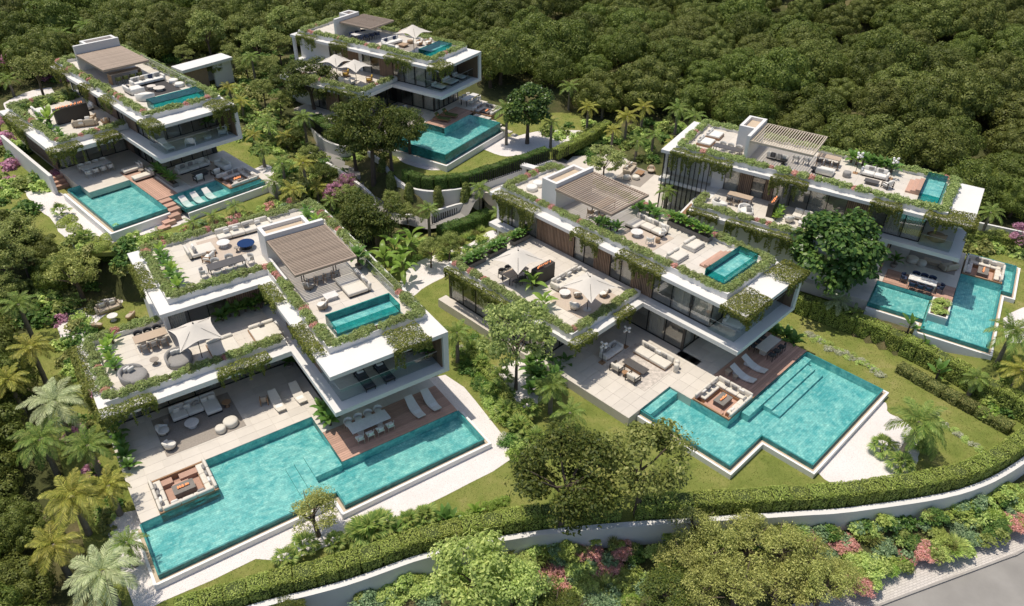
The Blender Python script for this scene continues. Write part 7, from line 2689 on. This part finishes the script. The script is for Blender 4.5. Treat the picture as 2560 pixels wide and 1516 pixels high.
hedge('clipped hedge behind the dark post fence of the front right villa', gp([(1075, 585), (1130, 568), (1200, 540)], -.8), 1.3, 1.3, 'dark')
hedge('clipped hedge around the rear middle lawn above the curved wall', [Vector((p[0], p[1], 2.0)) for p in offs([Vector((*q, 2.0)) for q in WC[14:]], .75)], 1.0, 1.35, 'dark')
hedge('green hedge along the right edge of the rear middle garden', [Vector((*p, 2.0)) for p in ((4.4, 78.4), (8, 82.5), (11, 87))], 1.0, 1.2)
hedge('dark clipped hedge on the rounded entrance wall', [Vector((p[0], p[1], 2.4)) for p in offs([Vector((*q, 2.4)) for q in WK[4:26]], .7)], 1.1, 1.9, 'dark')
hedge('low clipped hedge beside the entrance drive below the rounded wall', [Vector((p[0], p[1], .6)) for p in offs([Vector((*q, 0)) for q in WK[8:28]], -.5)], .6, .7, 'dark')
hedge('green hedge behind the far right lawn', [Vector((*p, .75)) for p in ((40.5, 64.2), (45, 63.6), (50, 62))], 1.0, 1.3)

# ------------------------------------------------------------------ palms and garden trees
def P_(kind, px, py, h, s, label, top=True, **k):
    """palm whose crown centre shows at (px, py)"""
    g = G(px, py, h) if top else G(px, py)
    return palm(kind, g, h, s, label, **k)


for i, (px, py, h, s, kd, nf) in enumerate([(45, 745, 3.4, .9, 'feather', 22), (75, 850, 3.6, .95, 'golden', 22), (20, 930, 3.2, .9, 'golden', 22), (135, 985, 3.8, 1.15, 'pale', 24), (100, 1075, 3.6, 1.05, 'feather', 24), (215, 1090, 3.0, .95, 'feather', 22),
                                           (175, 1215, 3.4, 1.1, 'golden', 24), (265, 1190, 2.6, .85, 'golden', 20), (130, 1335, 3.0, .95, 'golden', 22), (250, 1400, 3.0, 1.1, 'pale', 24), (310, 1330, 2.0, .7, 'feather', 20)]):
    words = ['feathery green', 'golden green', 'golden green', 'large silvery', 'feathery green', 'feathery green', 'golden green', 'smaller golden', 'golden green', 'silvery', 'small green'][i]
    P_(kd, px, py, h, s, '%s palm left of the front left villa, %s from top' % (words, (ORD + ['last'])[min(i, 10)]), nf=nf, trunk_r=.15)
P_('royal', 1118, 815, 2.9, .85, 'slim palm on the lawn right of the front left villa', nf=18)
P_('royal', 1048, 512, 3.2, .8, 'slim palm beside the dark post fence', nf=16)
P_('royal', 1175, 462, 3.4, .85, 'tall slim palm at the end of the dark post fence', nf=16)
P_('royal', 1218, 520, 2.2, .6, 'small palm beside the tall slim palm near the creeper', nf=14)
P_('royal', 1350, 945, 2.6, .9, 'pale palm below the loose tree, beside the front right patio', nf=20)
P_('feather', 1395, 1010, 2.0, .75, 'shorter palm in front of the pale palm beside the front right patio', nf=18)
P_('royal', 1632, 468, 2.9, .75, 'palm on the plaza behind the front right villa', nf=17)
P_('royal', 742, 288, 3.8, .95, 'tall dark palm with thin trunk beside the drive', nf=18)
P_('royal', 1240, 268, 4.2, 1.0, 'tall dark palm on the rear middle gravel', nf=18)
P_('royal', 615, 140, 3.8, .85, 'slim palm with pale trunk behind the rear left villa', nf=18)
P_('pale', 862, 212, 3.2, .9, 'pale palm in front of the rear middle terrace', nf=20)
P_('pale', 2052, 735, 2.2, .75, 'multi-stemmed pale palm under the big glossy tree, taller stem', nf=18)
P_('feather', 2092, 765, 1.2, .55, 'multi-stemmed pale palm under the big glossy tree, shorter stem', nf=14)
P_('feather', 2425, 520, 3.2, .8, 'palm behind the far right villa near the white wall', nf=20)
P_('feather', 2478, 812, 3.0, 1.1, 'large palm at the right edge beside the far right pool', nf=24)
P_('golden', 2500, 905, 2.4, .95, 'golden palm at the right edge below the far right pool', nf=20)
P_('royal', 2390, 925, 1.7, .7, 'dark short palm behind the low hedge at the right', nf=18)
gq = G(2198, 1128)
palm('feather', gq, 3.1, 1.2, 'leaning palm on the gravel at the right end of the front right pool', 24, lean=(.75, .55), trunk_r=.19)
for i, (px, py) in enumerate(((2160, 1095), (2248, 1085), (2205, 1138))):
    fan_palm(G(px, py, .4), 1.0, ['left', 'right', 'front'][i] + ' small fan palm at the foot of the leaning palm', 20, .35)
for i, (px, py, s, kd) in enumerate([(1395, 212, .9, 'feather'), (1440, 262, .8, 'golden'), (1478, 232, .9, 'golden'), (1535, 285, .95, 'golden'), (1575, 262, .9, 'golden'), (1660, 268, .95, 'feather'), (1700, 285, .8, 'feather'), (1500, 320, .7, 'golden'), (1350, 300, .6, 'feather')]):
    P_(kd, px, py, 3.0, s, '%s palm in the grove left of the far right villa roof' % ('golden' if kd == 'golden' else 'green'), nf=18, group='palm grove %s' % kd)
for i, (px, py, h, s, kd) in enumerate([(40, 118, 3.6, .9, 'feather'), (150, 85, 3.4, .9, 'feather'), (205, 62, 3.6, 1.0, 'feather'), (20, 195, 2.2, .8, 'feather')]):
    P_(kd, px, py, h, s, 'feathery palm behind the left end of the rear left villa', nf=18, group='palms behind the rear left villa')
for i, (px, py, h, s, kd) in enumerate([(655, 300, 2.4, .8, 'feather'), (700, 335, 2.2, .8, 'golden'), (640, 365, 2.0, .75, 'feather'), (690, 400, 2.2, .8, 'feather'), (745, 425, 2.2, .85, 'golden'), (775, 460, 2.0, .8, 'golden'), (715, 465, 2.0, .8, 'golden'), (590, 250, 2.0, .75, 'golden'), (560, 215, 2.0, .7, 'golden'), (620, 330, 1.6, .65, 'golden'), (670, 445, 1.8, .7, 'feather'), (810, 490, 1.8, .65, 'feather')]):
    P_(kd, px, py, h, s, '%s palm in the thicket between the rear left villa and the drive' % ('golden' if kd == 'golden' else 'green'), nf=16, group='thicket palms %s' % kd)
for i, (px, py, s) in enumerate(((470, 545, .6), (520, 530, .65), (575, 505, .6), (430, 565, .55), (385, 575, .5))):
    P_('feather', px, py, .9, s, 'low palm behind the rear planter of the front left roof', nf=14, group='low palms behind the front left roof', trunk_r=.1)
# banana clump beside the front left villa
for i, (px, py, s) in enumerate(((965, 600, 1.15), (1005, 585, 1.2), (985, 640, 1.1), (940, 625, 1.0))):
    leafy('banana', G(px, py, 2.2), s, 'banana plant with large arching leaves right of the front left pergola', 11, 2.2, group='banana clump', name='banana_plant', cat='banana plant', spread=1.5)
for i, (px, py) in enumerate(((2230, 790), (2262, 850), (2300, 905))):
    leafy('strel', G(px, py, 1.2), 1.0, ['upper', 'middle', 'lower'][i] + ' slender broad-leaved sapling on the lawn before the far right pool', 9, 1.2, name='sapling', cat='sapling')

tree('glossy', G(2003, 750), 1.36, 'big round tree with glossy dark leaves between the two right villas', sz=1.0)
tree('glossy', G(1290, 352), .98, 'round glossy-leaved tree on the rear middle gravel', sz=1.05)
tree('pine', G(772, 285), 1.05, 'spreading dark pine before the left end of the rear middle villa', sz=.95)
tree('pine', G(915, 450), 1.15, 'tall dark pine beside the drive below the rear middle pool', sz=1.25)
tree('pine', G(872, 420), .9, 'dark pine between the drive wall and the rear middle pool', sz=1.25)
tree('pine', G(960, 425), .85, 'dark pine just left of the rear middle pool corner', sz=1.15)
tree('pine', G(1004, 392), .8, 'smaller dark pine at the corner of the rear middle pool', sz=1.15)
tree('loose', G(1262, 955), 1.1, 'loose airy tree with thin stems left of the front right terrace', sz=1.15)
tree('pine', G(925, 608), .95, 'round dark tree right of the front left roof', sz=.95)
tree('loose', G(1475, 448), .85, 'airy spreading tree on the plaza behind the front right tower', sz=.8)
tree('oak', G(110, 245), .95, 'small tree on the gravel left of the rear left villa', sz=1.0)
tree('rearlight', G(520, 150), 1.0, 'light green tree behind the rear left villa', sz=1.05)
tree('rearlight', G(640, 170), .85, 'light green tree between the two rear villas', sz=1.0)
tree('rearlight', G(705, 120), .95, 'light green tree left of the rear middle roof', sz=1.0)
for i, (px, py, s, k) in enumerate([(590, 130, .8, 'rearlight'), (560, 95, .9, 'forest'), (470, 110, .85, 'forest'), (660, 105, .8, 'forest'), (690, 165, .75, 'rearlight'), (610, 205, .6, 'oak'), (665, 215, .65, 'oak'), (700, 240, .6, 'pine'), (530, 205, .5, 'oak'), (575, 180, .6, 'rearlight'), (460, 175, .55, 'oak'), (345, 95, .9, 'forest'), (300, 75, .9, 'forest'), (250, 60, .9, 'forest'), (650, 260, .55, 'oak'), (690, 290, .5, 'oak')]):
    tree(k, G(px, py), s, '%s green tree in the group between the two rear villas' % ('dark' if k in ('forest', 'pine') else 'light'), '%s trees between the rear villas' % ('dark' if k in ('forest', 'pine') else 'light'), sz=1.0)
for i, (px, py, s) in enumerate([(800, 470, .5), (850, 520, .5), (880, 560, .55), (760, 420, .5), (860, 590, .5), (1000, 560, .45), (720, 380, .5), (960, 520, .4)]):
    tree('oak' if i % 2 else 'pine', G(px, py), s, ('small mid green' if i % 2 else 'small dark') + ' tree in the thicket along the drive', 'drive thicket trees %d' % (i % 2))
tree('forest', G(415, 140), 1.0, 'tall dark tree with bare pale trunk behind the rear left villa', sz=1.3)
tree('pine', G(1370, 1290), 1.08, 'dense dark pine in front of the middle hedge', sz=1.0)
tree('oak', G(1558, 1262), 1.15, 'spreading oak-like tree left of the front right pool', sz=1.05)
tree('olive', G(780, 1312), 1.0, 'small olive tree on the gravel before the front left pool')
tree('olive', G(205, 735), 1.35, 'olive tree over the gravel left of the front left villa', sz=1.1)
tree('oak', G(60, 640), .85, 'round olive-green tree on the lawn below the rear left pool', sz=.8)
tree('oak', G(1100, 640), .5, 'small garden tree beside the gravel path, right one')
tree('oak', G(1055, 655), .5, 'small garden tree beside the gravel path, left one')
tree('judas', G(825, 510), .95, 'pink blossom tree beside the drive, lower one')
tree('judas', G(850, 475), .8, 'pink blossom tree beside the drive, upper one')
tree('judas', G(2110, 372), 1.0, 'lilac blossom tree behind the far right roof')
tree('judas', G(2492, 620), 1.1, 'bright pink blossom tree at the right edge')
tree('judas', G(20, 190), 1.0, 'purple blossom tree at the upper left corner')
tree('judas', G(5, 330), .8, 'purple blossom tree at the left edge')
tree('olive', G(1200, 215), 1.5, 'grey-green shrub tree right of the rear middle villa', sz=1.2)
tree('oak', G(30, 700), .9, 'dense green tree at the left edge above the palms', sz=.9)
tree('lightree', G(1160, 1470), 1.05, 'large light green bushy tree at the bottom left of the retaining wall')
tree('lightree', G(1250, 1500), .8, 'smaller light green bushy tree beside the bottom edge')
for i, (px, py, s) in enumerate([(1690, 1310, 1.0), (1745, 1375, 1.15), (1830, 1330, 1.05), (1905, 1385, 1.2), (1985, 1390, 1.0), (1800, 1455, 1.25), (1905, 1470, 1.15), (2010, 1445, 1.0), (1660, 1390, 1.0), (2065, 1425, .8), (1700, 1468, 1.0)]):
    tree('olive', G(px, py, 1.0), s, 'large grey-green olive bush on the slope under the retaining wall', group='olive bushes on the slope', sz=.9)
for i, (px, py, s) in enumerate([(1640, 1450, .62), (1355, 1470, .5), (1400, 1500, .5), (700, 1500, .45)]):
    tree('pine', G(px, py, 1.5), s, ['dark round pine bush at the bottom centre', 'dark pine bush at the bottom left of the pink flowers', 'dark pine bush at the bottom edge', 'small dark pine bush beside the wall at bottom left'][i], sz=.6)

# shrubs along the slope below the wall
rr = random.Random(5)
SLK = [('light', 'rounded pale green', 1.0), ('pink', 'pink flowering', .85), ('cool', 'bluish green', .95), ('lime', 'bright green', .8), ('dark', 'dark green', .9), ('grassy', 'tufted grassy', 1.3), ('hedge', 'mid green', .9)]
slope = [(1020, 1420), (1060, 1450), (1110, 1400), (1230, 1370), (1280, 1365), (1330, 1350), (1390, 1345), (1440, 1335), (1300, 1400), (1360, 1390), (1420, 1385), (1480, 1380), (1520, 1340), (1560, 1345), (1610, 1350), (1500, 1420), (1550, 1400), (1440, 1430),
         (1590, 1420), (1320, 1440), (1380, 1440), (1480, 1460), (1540, 1470), (1300, 1480), (2000, 1310), (1940, 1300), (2060, 1320), (2100, 1350), (2040, 1350), (2130, 1310), (2140, 1385), (2180, 1340), (2190, 1385), (2220, 1310), (2230, 1365), (2260, 1335), (2290, 1300), (2300, 1345),
         (2340, 1285), (2340, 1330), (2380, 1270), (2390, 1310), (2430, 1250), (2440, 1290), (2480, 1230), (2490, 1270), (2500, 1200), (1880, 1310), (1830, 1300), (1770, 1310), (960, 1450), (900, 1470), (2080, 1395), (2120, 1420), (1250, 1430), (1200, 1400)]
PINK = {(1360, 1390), (1320, 1440), (1380, 1440), (1300, 1400), (1440, 1335), (2000, 1310), (2230, 1365), (2260, 1335), (2490, 1270), (1480, 1380), (1520, 1340), (2120, 1420), (2060, 1320)}
for i, (px, py) in enumerate(slope):
    k = SLK[1] if (px, py) in PINK else SLK[[0, 2, 3, 4, 0, 5, 6, 0, 2, 5][i % 10]]
    for j in range(3 if k[0] in ('pink', 'grassy') else 2):
        bush(k[0], G(px + rr.uniform(-22, 22), py + rr.uniform(-12, 12), .4), k[2] * rr.uniform(.7, 1.1), k[1] + ' shrub on the slope between retaining wall and road', 'slope shrubs, ' + k[1], sz=.7)
    for j in range(3):
        bush(['light', 'cool', 'hedge', 'oak', 'grassy'][(i + j) % 5], G(px + rr.uniform(-30, 30), py + rr.uniform(-18, 18), .2), rr.uniform(.35, .7), '', 'mass')
# climbing columnar shrubs on the curved wall
for i, q in enumerate(((-14.1, 75.2), (-12.75, 72.3), (-10.6, 69.8), (-7.6, 69.2), (-4.9, 70.15))):
    g = Vector((*q, 0))
    t = thing('columnar_shrub', 'tall narrow dark shrub against the curved white wall, %s from the left' % ORD[i], 'shrub', (g.x, g.y, -.5))

    def colm():
        rs = np.random.RandomState(3)
        n = 2600
        a = rs.uniform(0, 2 * PI, n)
        zz = rs.uniform(0, 1, n)
        r_ = (.42 + .08 * np.sin(9 * zz + 3 * a)) * np.sqrt(rs.uniform(.5, 1, n)) * np.sin(np.clip(zz * .93 + .07, 0, 1) * PI) ** .35
        Pp = np.stack([r_ * np.cos(a), r_ * np.sin(a), .2 + 2.9 * zz], 1)
        N = np.stack([np.cos(a), np.sin(a), .4 + 0 * a], 1)
        return np_mesh('crown', leaf_quads(rs, Pp, N, .16, .10, .6), L_oak)
    t.scale = (1.25, 1.25, 1.15)
    obj('crown', cached('colm', colm), t, rot=(0, 0, i))
    part('trunk', MB().tube([(0, 0, -.2), (0, 0, 2.4)], [.05, .02], 6), bark, t)

# flower borders and other beds
for i in range(26):
    q = i / 25
    px, py = 1975 + q * 180, 815 + q * 95 + rr.uniform(-8, 8)
    bush('white' if i % 2 else 'light', G(px, py, .2), rr.uniform(.38, .5), ('white flowering' if i % 2 else 'light green') + ' shrub in the flower border beside the front right lawn', 'flower border %d' % (i % 2), sz=.7)
for i in range(10):
    bush('white' if i % 2 else 'light', G(2270 + 16 * i + rr.uniform(-5, 5), 1000 + 12 * i, .2), .42, ('white flowering' if i % 2 else 'light green') + ' shrub before the right curve of the front hedge', 'right border %d' % (i % 2), sz=.7)
for i in range(14):
    bush('white' if i % 3 == 0 else 'dark', G(205 + 9 * i, 690 - 3 * i + rr.uniform(-6, 6), .2), .45, ('white flowering' if i % 3 == 0 else 'dark green') + ' shrub in the bed behind the lawn seats', 'lawn seat bed %d' % (i % 3 == 0), sz=.7)
for i, (px, py) in enumerate(((155, 545), (180, 555), (170, 535), (230, 588), (255, 600), (262, 580), (240, 605), (222, 602))):
    bush('mound', G(px, py, .25), 1.15, 'clipped round green mound on the gravel below the rear left pool', 'clipped mounds, rear left', name='clipped_mound')
for i, (px, py) in enumerate(((210, 585), (150, 520))):
    fan_palm(G(px, py, .4), .9, ['right', 'left'][i] + ' small fan palm among the clipped mounds', 16, .4)
for i, (px, py, s) in enumerate(((905, 1300, 1.25), (880, 1310, 1.0), (930, 1290, 1.1), (1000, 1280, .9), (1040, 1265, .9), (745, 1340, .9), (700, 1370, .8), (820, 1330, .8))):
    fan_palm(G(px, py, .4), s, 'fan palm between the front hedge and the gravel strip', 18, .4, group='fan palms behind the front hedge')
for i, (px, py) in enumerate(((965, 1295), (1085, 1265), (1100, 1272), (1165, 1250))):
    leafy('strel' if i < 3 else 'lime', G(px, py, .4), .95, ['upright broad-leaved plant behind the front hedge', 'big-leaved plant on the lawn strip, left', 'big-leaved plant on the lawn strip, right', 'bright green plant on the lawn strip'][i], 8, .3, spread=.9)
for i in range(12):
    bush('lime' if i % 2 else 'grassy', G(1115 + 11 * i + rr.uniform(-6, 6), 1268 - 4 * i, .2), .5, ('bright green' if i % 2 else 'grassy') + ' low plant on the lawn strip behind the front hedge', 'lawn strip plants %d' % (i % 2))
# planting on both sides of the lawn between the front villas
for i in range(46):
    q = i / 45
    px = 1140 + 135 * q + rr.uniform(-28, 28)
    py = 830 + 260 * q + rr.uniform(-22, 22)
    k = [('tropic', 'dark leafy'), ('light', 'light green'), ('dark', 'dark green'), ('lime', 'bright green'), ('white', 'white flowering')][[0, 1, 2, 0, 1, 3, 2, 4][i % 8]]
    bush(k[0], G(px, py, .35), rr.uniform(.6, .95), k[1] + ' shrub in the bed between the front left villa and the front right lawn', 'middle bed, ' + k[1])
for i, (px, py) in enumerate(((1215, 960), (1240, 1010), (1270, 1050), (1180, 900), (1310, 1080), (1160, 860), (1230, 930), (1335, 960), (1290, 1010))):
    fan_palm(G(px, py, .4), .95, 'fan palm in the bed between the two front villas', 18, .5, group='fan palms in the middle bed')
for i in range(16):
    px, py = 1330 + rr.uniform(-40, 60), 880 + rr.uniform(-45, 70)
    leafy('tropic', G(px, py, .5), 1.2, 'dark tropical plant between the loose tree and the front right patio', 12, .5, group='tropical plants by the loose tree')
for i in range(120):
    px, py = rr.uniform(400, 720), rr.uniform(110, 260)
    if inpoly(px, py, [(380, 150), (560, 150), (600, 300), (380, 300)]):
        continue
    bush(['scrub', 'oak', 'dark'][i % 3], G(px, py, .3), rr.uniform(.7, 1.3), '', 'mass')
for i in range(60):
    g = G(rr.uniform(720, 960), rr.uniform(350, 600), .3)
    if min((g.x - q[0]) ** 2 + (g.y - q[1]) ** 2 for q in _dr) > 6.5:
        bush(['scrub', 'oak', 'light'][i % 3], g, rr.uniform(.6, 1.0), '', 'mass')
for i in range(30):
    px, py = 1060 + rr.uniform(-70, 130), 600 + rr.uniform(-20, 30)
    bush(['light', 'scrub', 'dark', 'hedge'][i % 4], G(px, py, .3), rr.uniform(.5, .85), ['light green', 'olive', 'dark green', 'mid green'][i % 4] + ' shrub beside the gravel path behind the front left villa', 'mass')
for i in range(8):
    bush('grassy', G(1090 + 12 * i, 600 - 5 * i + rr.uniform(-8, 8), .2), 1.0, 'tufted yellow-green grass beside the gravel path', 'path grasses', name='grass_tuft', cat='grass')
# thicket between rear left villa and drive, and around the rear left pool
for i in range(150):
    q = rr.random()
    px, py = 560 + 290 * q + rr.uniform(-60, 50), 230 + 290 * q + rr.uniform(-50, 40)
    k = [('dark', 'dark green'), ('scrub', 'olive'), ('light', 'light green'), ('oak', 'mid green')][i % 4]
    bush(k[0], G(px, py, .4), rr.uniform(.8, 1.4), k[1] + ' shrub in the thicket between the rear left villa and the drive', 'mass')
for i in range(36):
    px, py = 330 + 11 * i + rr.uniform(-10, 10), 592 - 3.0 * i + rr.uniform(-14, 10)
    k = [('light', 'light green'), ('scrub', 'olive'), ('pink', 'pink flowering'), ('cool', 'bluish green')][[0, 1, 0, 3, 0, 2][i % 6]]
    bush(k[0], G(px, py, .5), rr.uniform(.5, .8), k[1] + ' shrub on the bank between the rear left pool and the front left roof', 'mass')
for i in range(46):
    px, py = rr.uniform(-10, 150), rr.uniform(330, 620)
    if inpoly(px, py, [(60, 470), (170, 470), (220, 640), (110, 640)]):
        continue
    k = [('oak', 'mid green'), ('light', 'light green'), ('dark', 'dark green'), ('purple', 'purple flowering')][[0, 1, 2, 0, 1, 2, 3][i % 7]]
    bush(k[0], G(px, py, .5), rr.uniform(.8, 1.5), k[1] + ' shrub at the left edge beside the rear left villa garden', 'mass')
for i in range(24):
    px, py = 40 + 13 * i * .5 + rr.uniform(-20, 60), 150 + rr.uniform(-40, 50)
    k = [('purple', 'purple flowering'), ('light', 'light green'), ('dark', 'dark green')][i % 3]
    bush(k[0], G(px, py, .4), rr.uniform(.8, 1.3), k[1] + ' shrub behind the lawn at the upper left', 'mass')
for i in range(40):
    px, py = rr.uniform(170, 330), rr.uniform(690, 1350)
    e = 165 + (py - 690) * .16
    k = [('dark', 'dark green'), ('scrub', 'olive'), ('light', 'light green'), ('purple', 'purple flowering')][[0, 1, 2, 0, 1, 2, 0, 3][i % 8]]
    bush(k[0], G(e + rr.uniform(-50, 40), py, .3), rr.uniform(.6, 1.0), k[1] + ' shrub in the strip left of the front left villa', 'mass')
for i in range(20):
    px, py = 2440 + rr.uniform(-30, 60), 940 + rr.uniform(-60, 80)
    k = [('dark', 'dark green'), ('hedge', 'mid green'), ('lime', 'bright green')][i % 3]
    bush(k[0], G(px, py, .4), rr.uniform(.7, 1.1), k[1] + ' shrub at the right edge beside the far right garden', 'mass')
for i in range(18):
    px, py = 2380 + rr.uniform(-60, 110), 590 + rr.uniform(-18, 14)
    k = [('oak', 'mid green'), ('light', 'light green'), ('scrub', 'olive')][i % 3]
    bush(k[0], G(px, py, .6), rr.uniform(.9, 1.4), k[1] + ' shrub before the white wall behind the far right villa', 'mass')
for i in range(24):
    px, py = 1330 + 14 * i + rr.uniform(-10, 10), 330 + rr.uniform(-30, 25)
    k = [('oak', 'mid green'), ('dark', 'dark green'), ('light', 'light green')][i % 3]
    bush(k[0], G(px, py, .5), rr.uniform(.7, 1.2), k[1] + ' shrub along the edge of the forest behind the plaza', 'mass')

for i in range(110):
    px, py = rr.uniform(-10, 330), rr.uniform(545, 790)
    if inpoly(px, py, [(60, 470), (170, 470), (330, 590), (110, 640)]) or inpoly(px, py, [(215, 700), (340, 660), (400, 800), (250, 830), (140, 800)]) or inpoly(px, py, [(100, 520), (300, 560), (250, 640), (90, 620)]):
        continue
    bush(['oak', 'dark', 'light', 'scrub'][i % 4], G(px, py, .4), rr.uniform(.7, 1.3), '', 'mass')
for i in range(120):
    q = rr.random()
    px, py = 1640 + 850 * q, 1318 - 118 * q ** 2.2 + rr.uniform(-6, 16)
    bush(['grassy', 'hedge', 'cool', 'light', 'dark'][i % 5], G(px, py, .2), rr.uniform(.4, .75), '', 'mass')
for i in range(60):
    bush(['oak', 'light', 'dark'][i % 3], G(rr.uniform(1420, 1760), rr.uniform(285, 395), .3), rr.uniform(.6, 1.1), '', 'mass') if i % 5 else None
for i, (px, py, s) in enumerate(((20, 600, .6), (75, 690, .6), (130, 640, .5), (40, 760, .6), (150, 700, .55), (10, 670, .7))):
    tree('oak' if i % 2 else 'forest', G(px, py), s, ('small mid green' if i % 2 else 'small dark') + ' tree on the bank left of the front left roof', 'bank trees %d' % (i % 2))
for i, (px, py) in enumerate(((1600, 330), (1650, 350), (1560, 345), (1700, 340))):
    P_('golden' if i % 2 else 'feather', px, py, 2.2, .75, ('golden' if i % 2 else 'green') + ' palm on the far edge of the plaza lawn', nf=16, group='plaza edge palms %d' % (i % 2))
UNDER.build('shrubbery')

# ------------------------------------------------------------------ forest
FOREST = [(-140, 40), (-75, 82), (-58, 96), (-48, 101), (-32, 110), (-24, 107), (-18, 106), (-2, 96), (3, 96), (12, 90), (22, 88), (28, 83), (36, 76), (44, 71), (54, 69), (70, 66), (130, 110), (150, 240), (-150, 240)]
LEFTF = [(-70, 64), (-52, 58), (-43, 50), (-37, 42), (-32.5, 35), (-29, 29), (-25.5, 22), (-22, 10), (-60, 10), (-80, 40)]
pts = []
cell = {}
rr = random.Random(11)


def far_ok(x, y, d):
    gx, gy = int(x // 6), int(y // 6)
    for a in (-1, 0, 1):
        for b in (-1, 0, 1):
            for (u, v) in cell.get((gx + a, gy + b), ()):
                if (u - x) ** 2 + (v - y) ** 2 < d * d:
                    return False
    return True


def inview(p, m):
    q = Vector(p) - Vector((0, 0, CH))
    zc = q.dot(_fw)
    if zc < 1:
        return False
    X, Y = FPX * q.dot(_rt) / zc, FPX * q.dot(_up) / zc
    return abs(X) < 1280 + m and abs(Y) < 758 + m


for _ in range(26000):
    if rr.random() < .2:
        x, y = rr.uniform(-80, -26), rr.uniform(10, 64)
        if not inpoly(x, y, LEFTF):
            continue
        d = 2.5
    else:
        x, y = rr.uniform(-140, 145), rr.uniform(66, 205)
        if not inpoly(x, y, FOREST):
            continue
        d = 4.3 if y < 115 else 4.8
    if far_ok(x, y, d):
        cell.setdefault((int(x // 6), int(y // 6)), []).append((x, y))
        z = float(idw(np.array(x), np.array(y)))
        if inview((x, y, z + 3), 330):
            pts.append((x, y, z))
pts.sort(key=lambda p: p[0] ** 2 + p[1] ** 2)
near, far = pts[:300], pts[300:]
for i, (x, y, z) in enumerate(near):
    left = inpoly(x, y, LEFTF)
    s = rr.uniform(.7, 1.3) * (.78 if left else .98)
    t = tree('forest', (x, y, z), s, 'dark evergreen tree in the wood at the left edge below the rear left villa' if left else 'dark evergreen tree in the dense forest behind the villas',
             'trees of the left wood' if left else 'trees of the rear forest', variants=6, name='evergreen_tree', sz=rr.uniform(.85, 1.2))


def far_forest():
    out = []
    rs = np.random.RandomState(9)
    for x, y, z in far:
        C = clumps(rs, 16, 3.6, 3.6, 2.9, .1)
        v = sph(rs, 160)
        v[:, 2] = np.abs(v[:, 2]) - .1
        out.append(leaf_quads(rs, np.array([x, y, z + 1.9]) + v * np.array([2.4, 2.4, 2.1]), v, 1.0, .8, .4))
        for c in C:
            m = 42
            d = sph(rs, m)
            d[:, 2] = np.abs(d[:, 2]) * .9 - .25 * rs.rand(m)
            Pp = np.array([x, y, z + 2.1]) + c + d * rs.uniform(.6, 1.05, (m, 1)) * 1.05 * np.array([1, 1, .8])
            out.append(leaf_quads(rs, Pp, d + np.array([0, 0, .35]), .42, .26, .7))
    return np_mesh('forest_canopy', np.concatenate(out), L_forest)


if far:
    o = obj('forest_canopy', far_forest())
    o['kind'] = 'stuff'
    o['label'] = 'far part of the dense evergreen forest at the top of the picture'
    o['category'] = 'forest'


def np_in(X, Y, P):
    c = np.zeros(X.shape, bool)
    for (x0, y0), (x1, y1) in zip(P, P[1:] + P[:1]):
        if y0 != y1:
            c ^= ((y0 > Y) != (y1 > Y)) & (X < (x1 - x0) * (Y - y0) / (y1 - y0) + x0)
    return c


def grass():
    rs = np.random.RandomState(4)
    out = []
    houses = [[xy(f.p(a, b)) for a, b in Q] for f, Q in ((FA, [(0, -4.5), (10.5, -4.5), (10.5, -5.9), (21.3, -5.9), (21, 21), (5.5, 21), (5.5, 15.3), (0, 15.3)]), (FD, [(-1.5, .2), (-.5, -7.6), (3.6, -7.6), (3.6, -11.4), (15.1, -11.4), (15, 23), (-1.5, 20)]),
              (FE, [(-1.8, -9.6), (13.7, -10.4), (13.3, 6), (0, 6), (-.5, 0)]), (FC, [(-6, -4.7), (5.5, -4.7), (9.5, .5), (8, 10), (-6, 10)]), (FB, [(-.6, -10.2), (14.5, -12.4), (14.7, 16), (-.5, 16)]))]
    for P, z, n in ((PAD_AD, -.8, 150000), (PAD_E, .75, 36000), (PAD_C, 2.0, 22000), (PAD_B, 3.2, 40000)):
        b = np.array(P)
        X, Y = rs.uniform(b[:, 0].min(), b[:, 0].max(), n), rs.uniform(b[:, 1].min(), b[:, 1].max(), n)
        k = np_in(X, Y, P)
        for Q in houses + GRAV:
            k &= ~np_in(X, Y, Q)
        X, Y = X[k], Y[k]
        m = len(X)
        a = rs.uniform(0, 6.28, m)
        hgt = rs.uniform(.04, .10, m)
        B = np.stack([X, Y, np.full(m, z)], 1)
        S = np.stack([np.cos(a), np.sin(a), 0 * a], 1) * .022
        T = B + np.stack([rs.normal(size=m) * .05, rs.normal(size=m) * .05, hgt], 1)
        out.append(np.stack([B - S, B + S, T], 1))
    return np_mesh('grass', np.concatenate(out), L_grass, 3)


o = obj('grass', grass())
o['kind'] = 'stuff'


def undergrowth():
    rs = np.random.RandomState(21)
    out = []
    n = 0
    while n < 14000:
        x, y = rs.uniform(-75, 75), rs.uniform(20, 125)
        if not (inpoly(x, y, FOREST) or inpoly(x, y, LEFTF)):
            continue
        z = float(idw(np.array(x), np.array(y)))
        m = 4
        Pp = np.array([x, y, z]) + rs.normal(size=(m, 3)) * np.array([.25, .25, .12]) + np.array([0, 0, .2])
        out.append(leaf_quads(rs, Pp, np.tile([0, 0, 1.], (m, 1)), .3, .14, .9))
        n += 1
    return np_mesh('undergrowth', np.concatenate(out), L_scrub)


o = obj('undergrowth', undergrowth())
o['kind'] = 'stuff'
print('forest', len(near), len(far), 'objects', len(bpy.data.objects))

for o in bpy.data.objects:
    if len(str(o.get('label', '')).split()) > 16:
        print('LONG', o['label'])
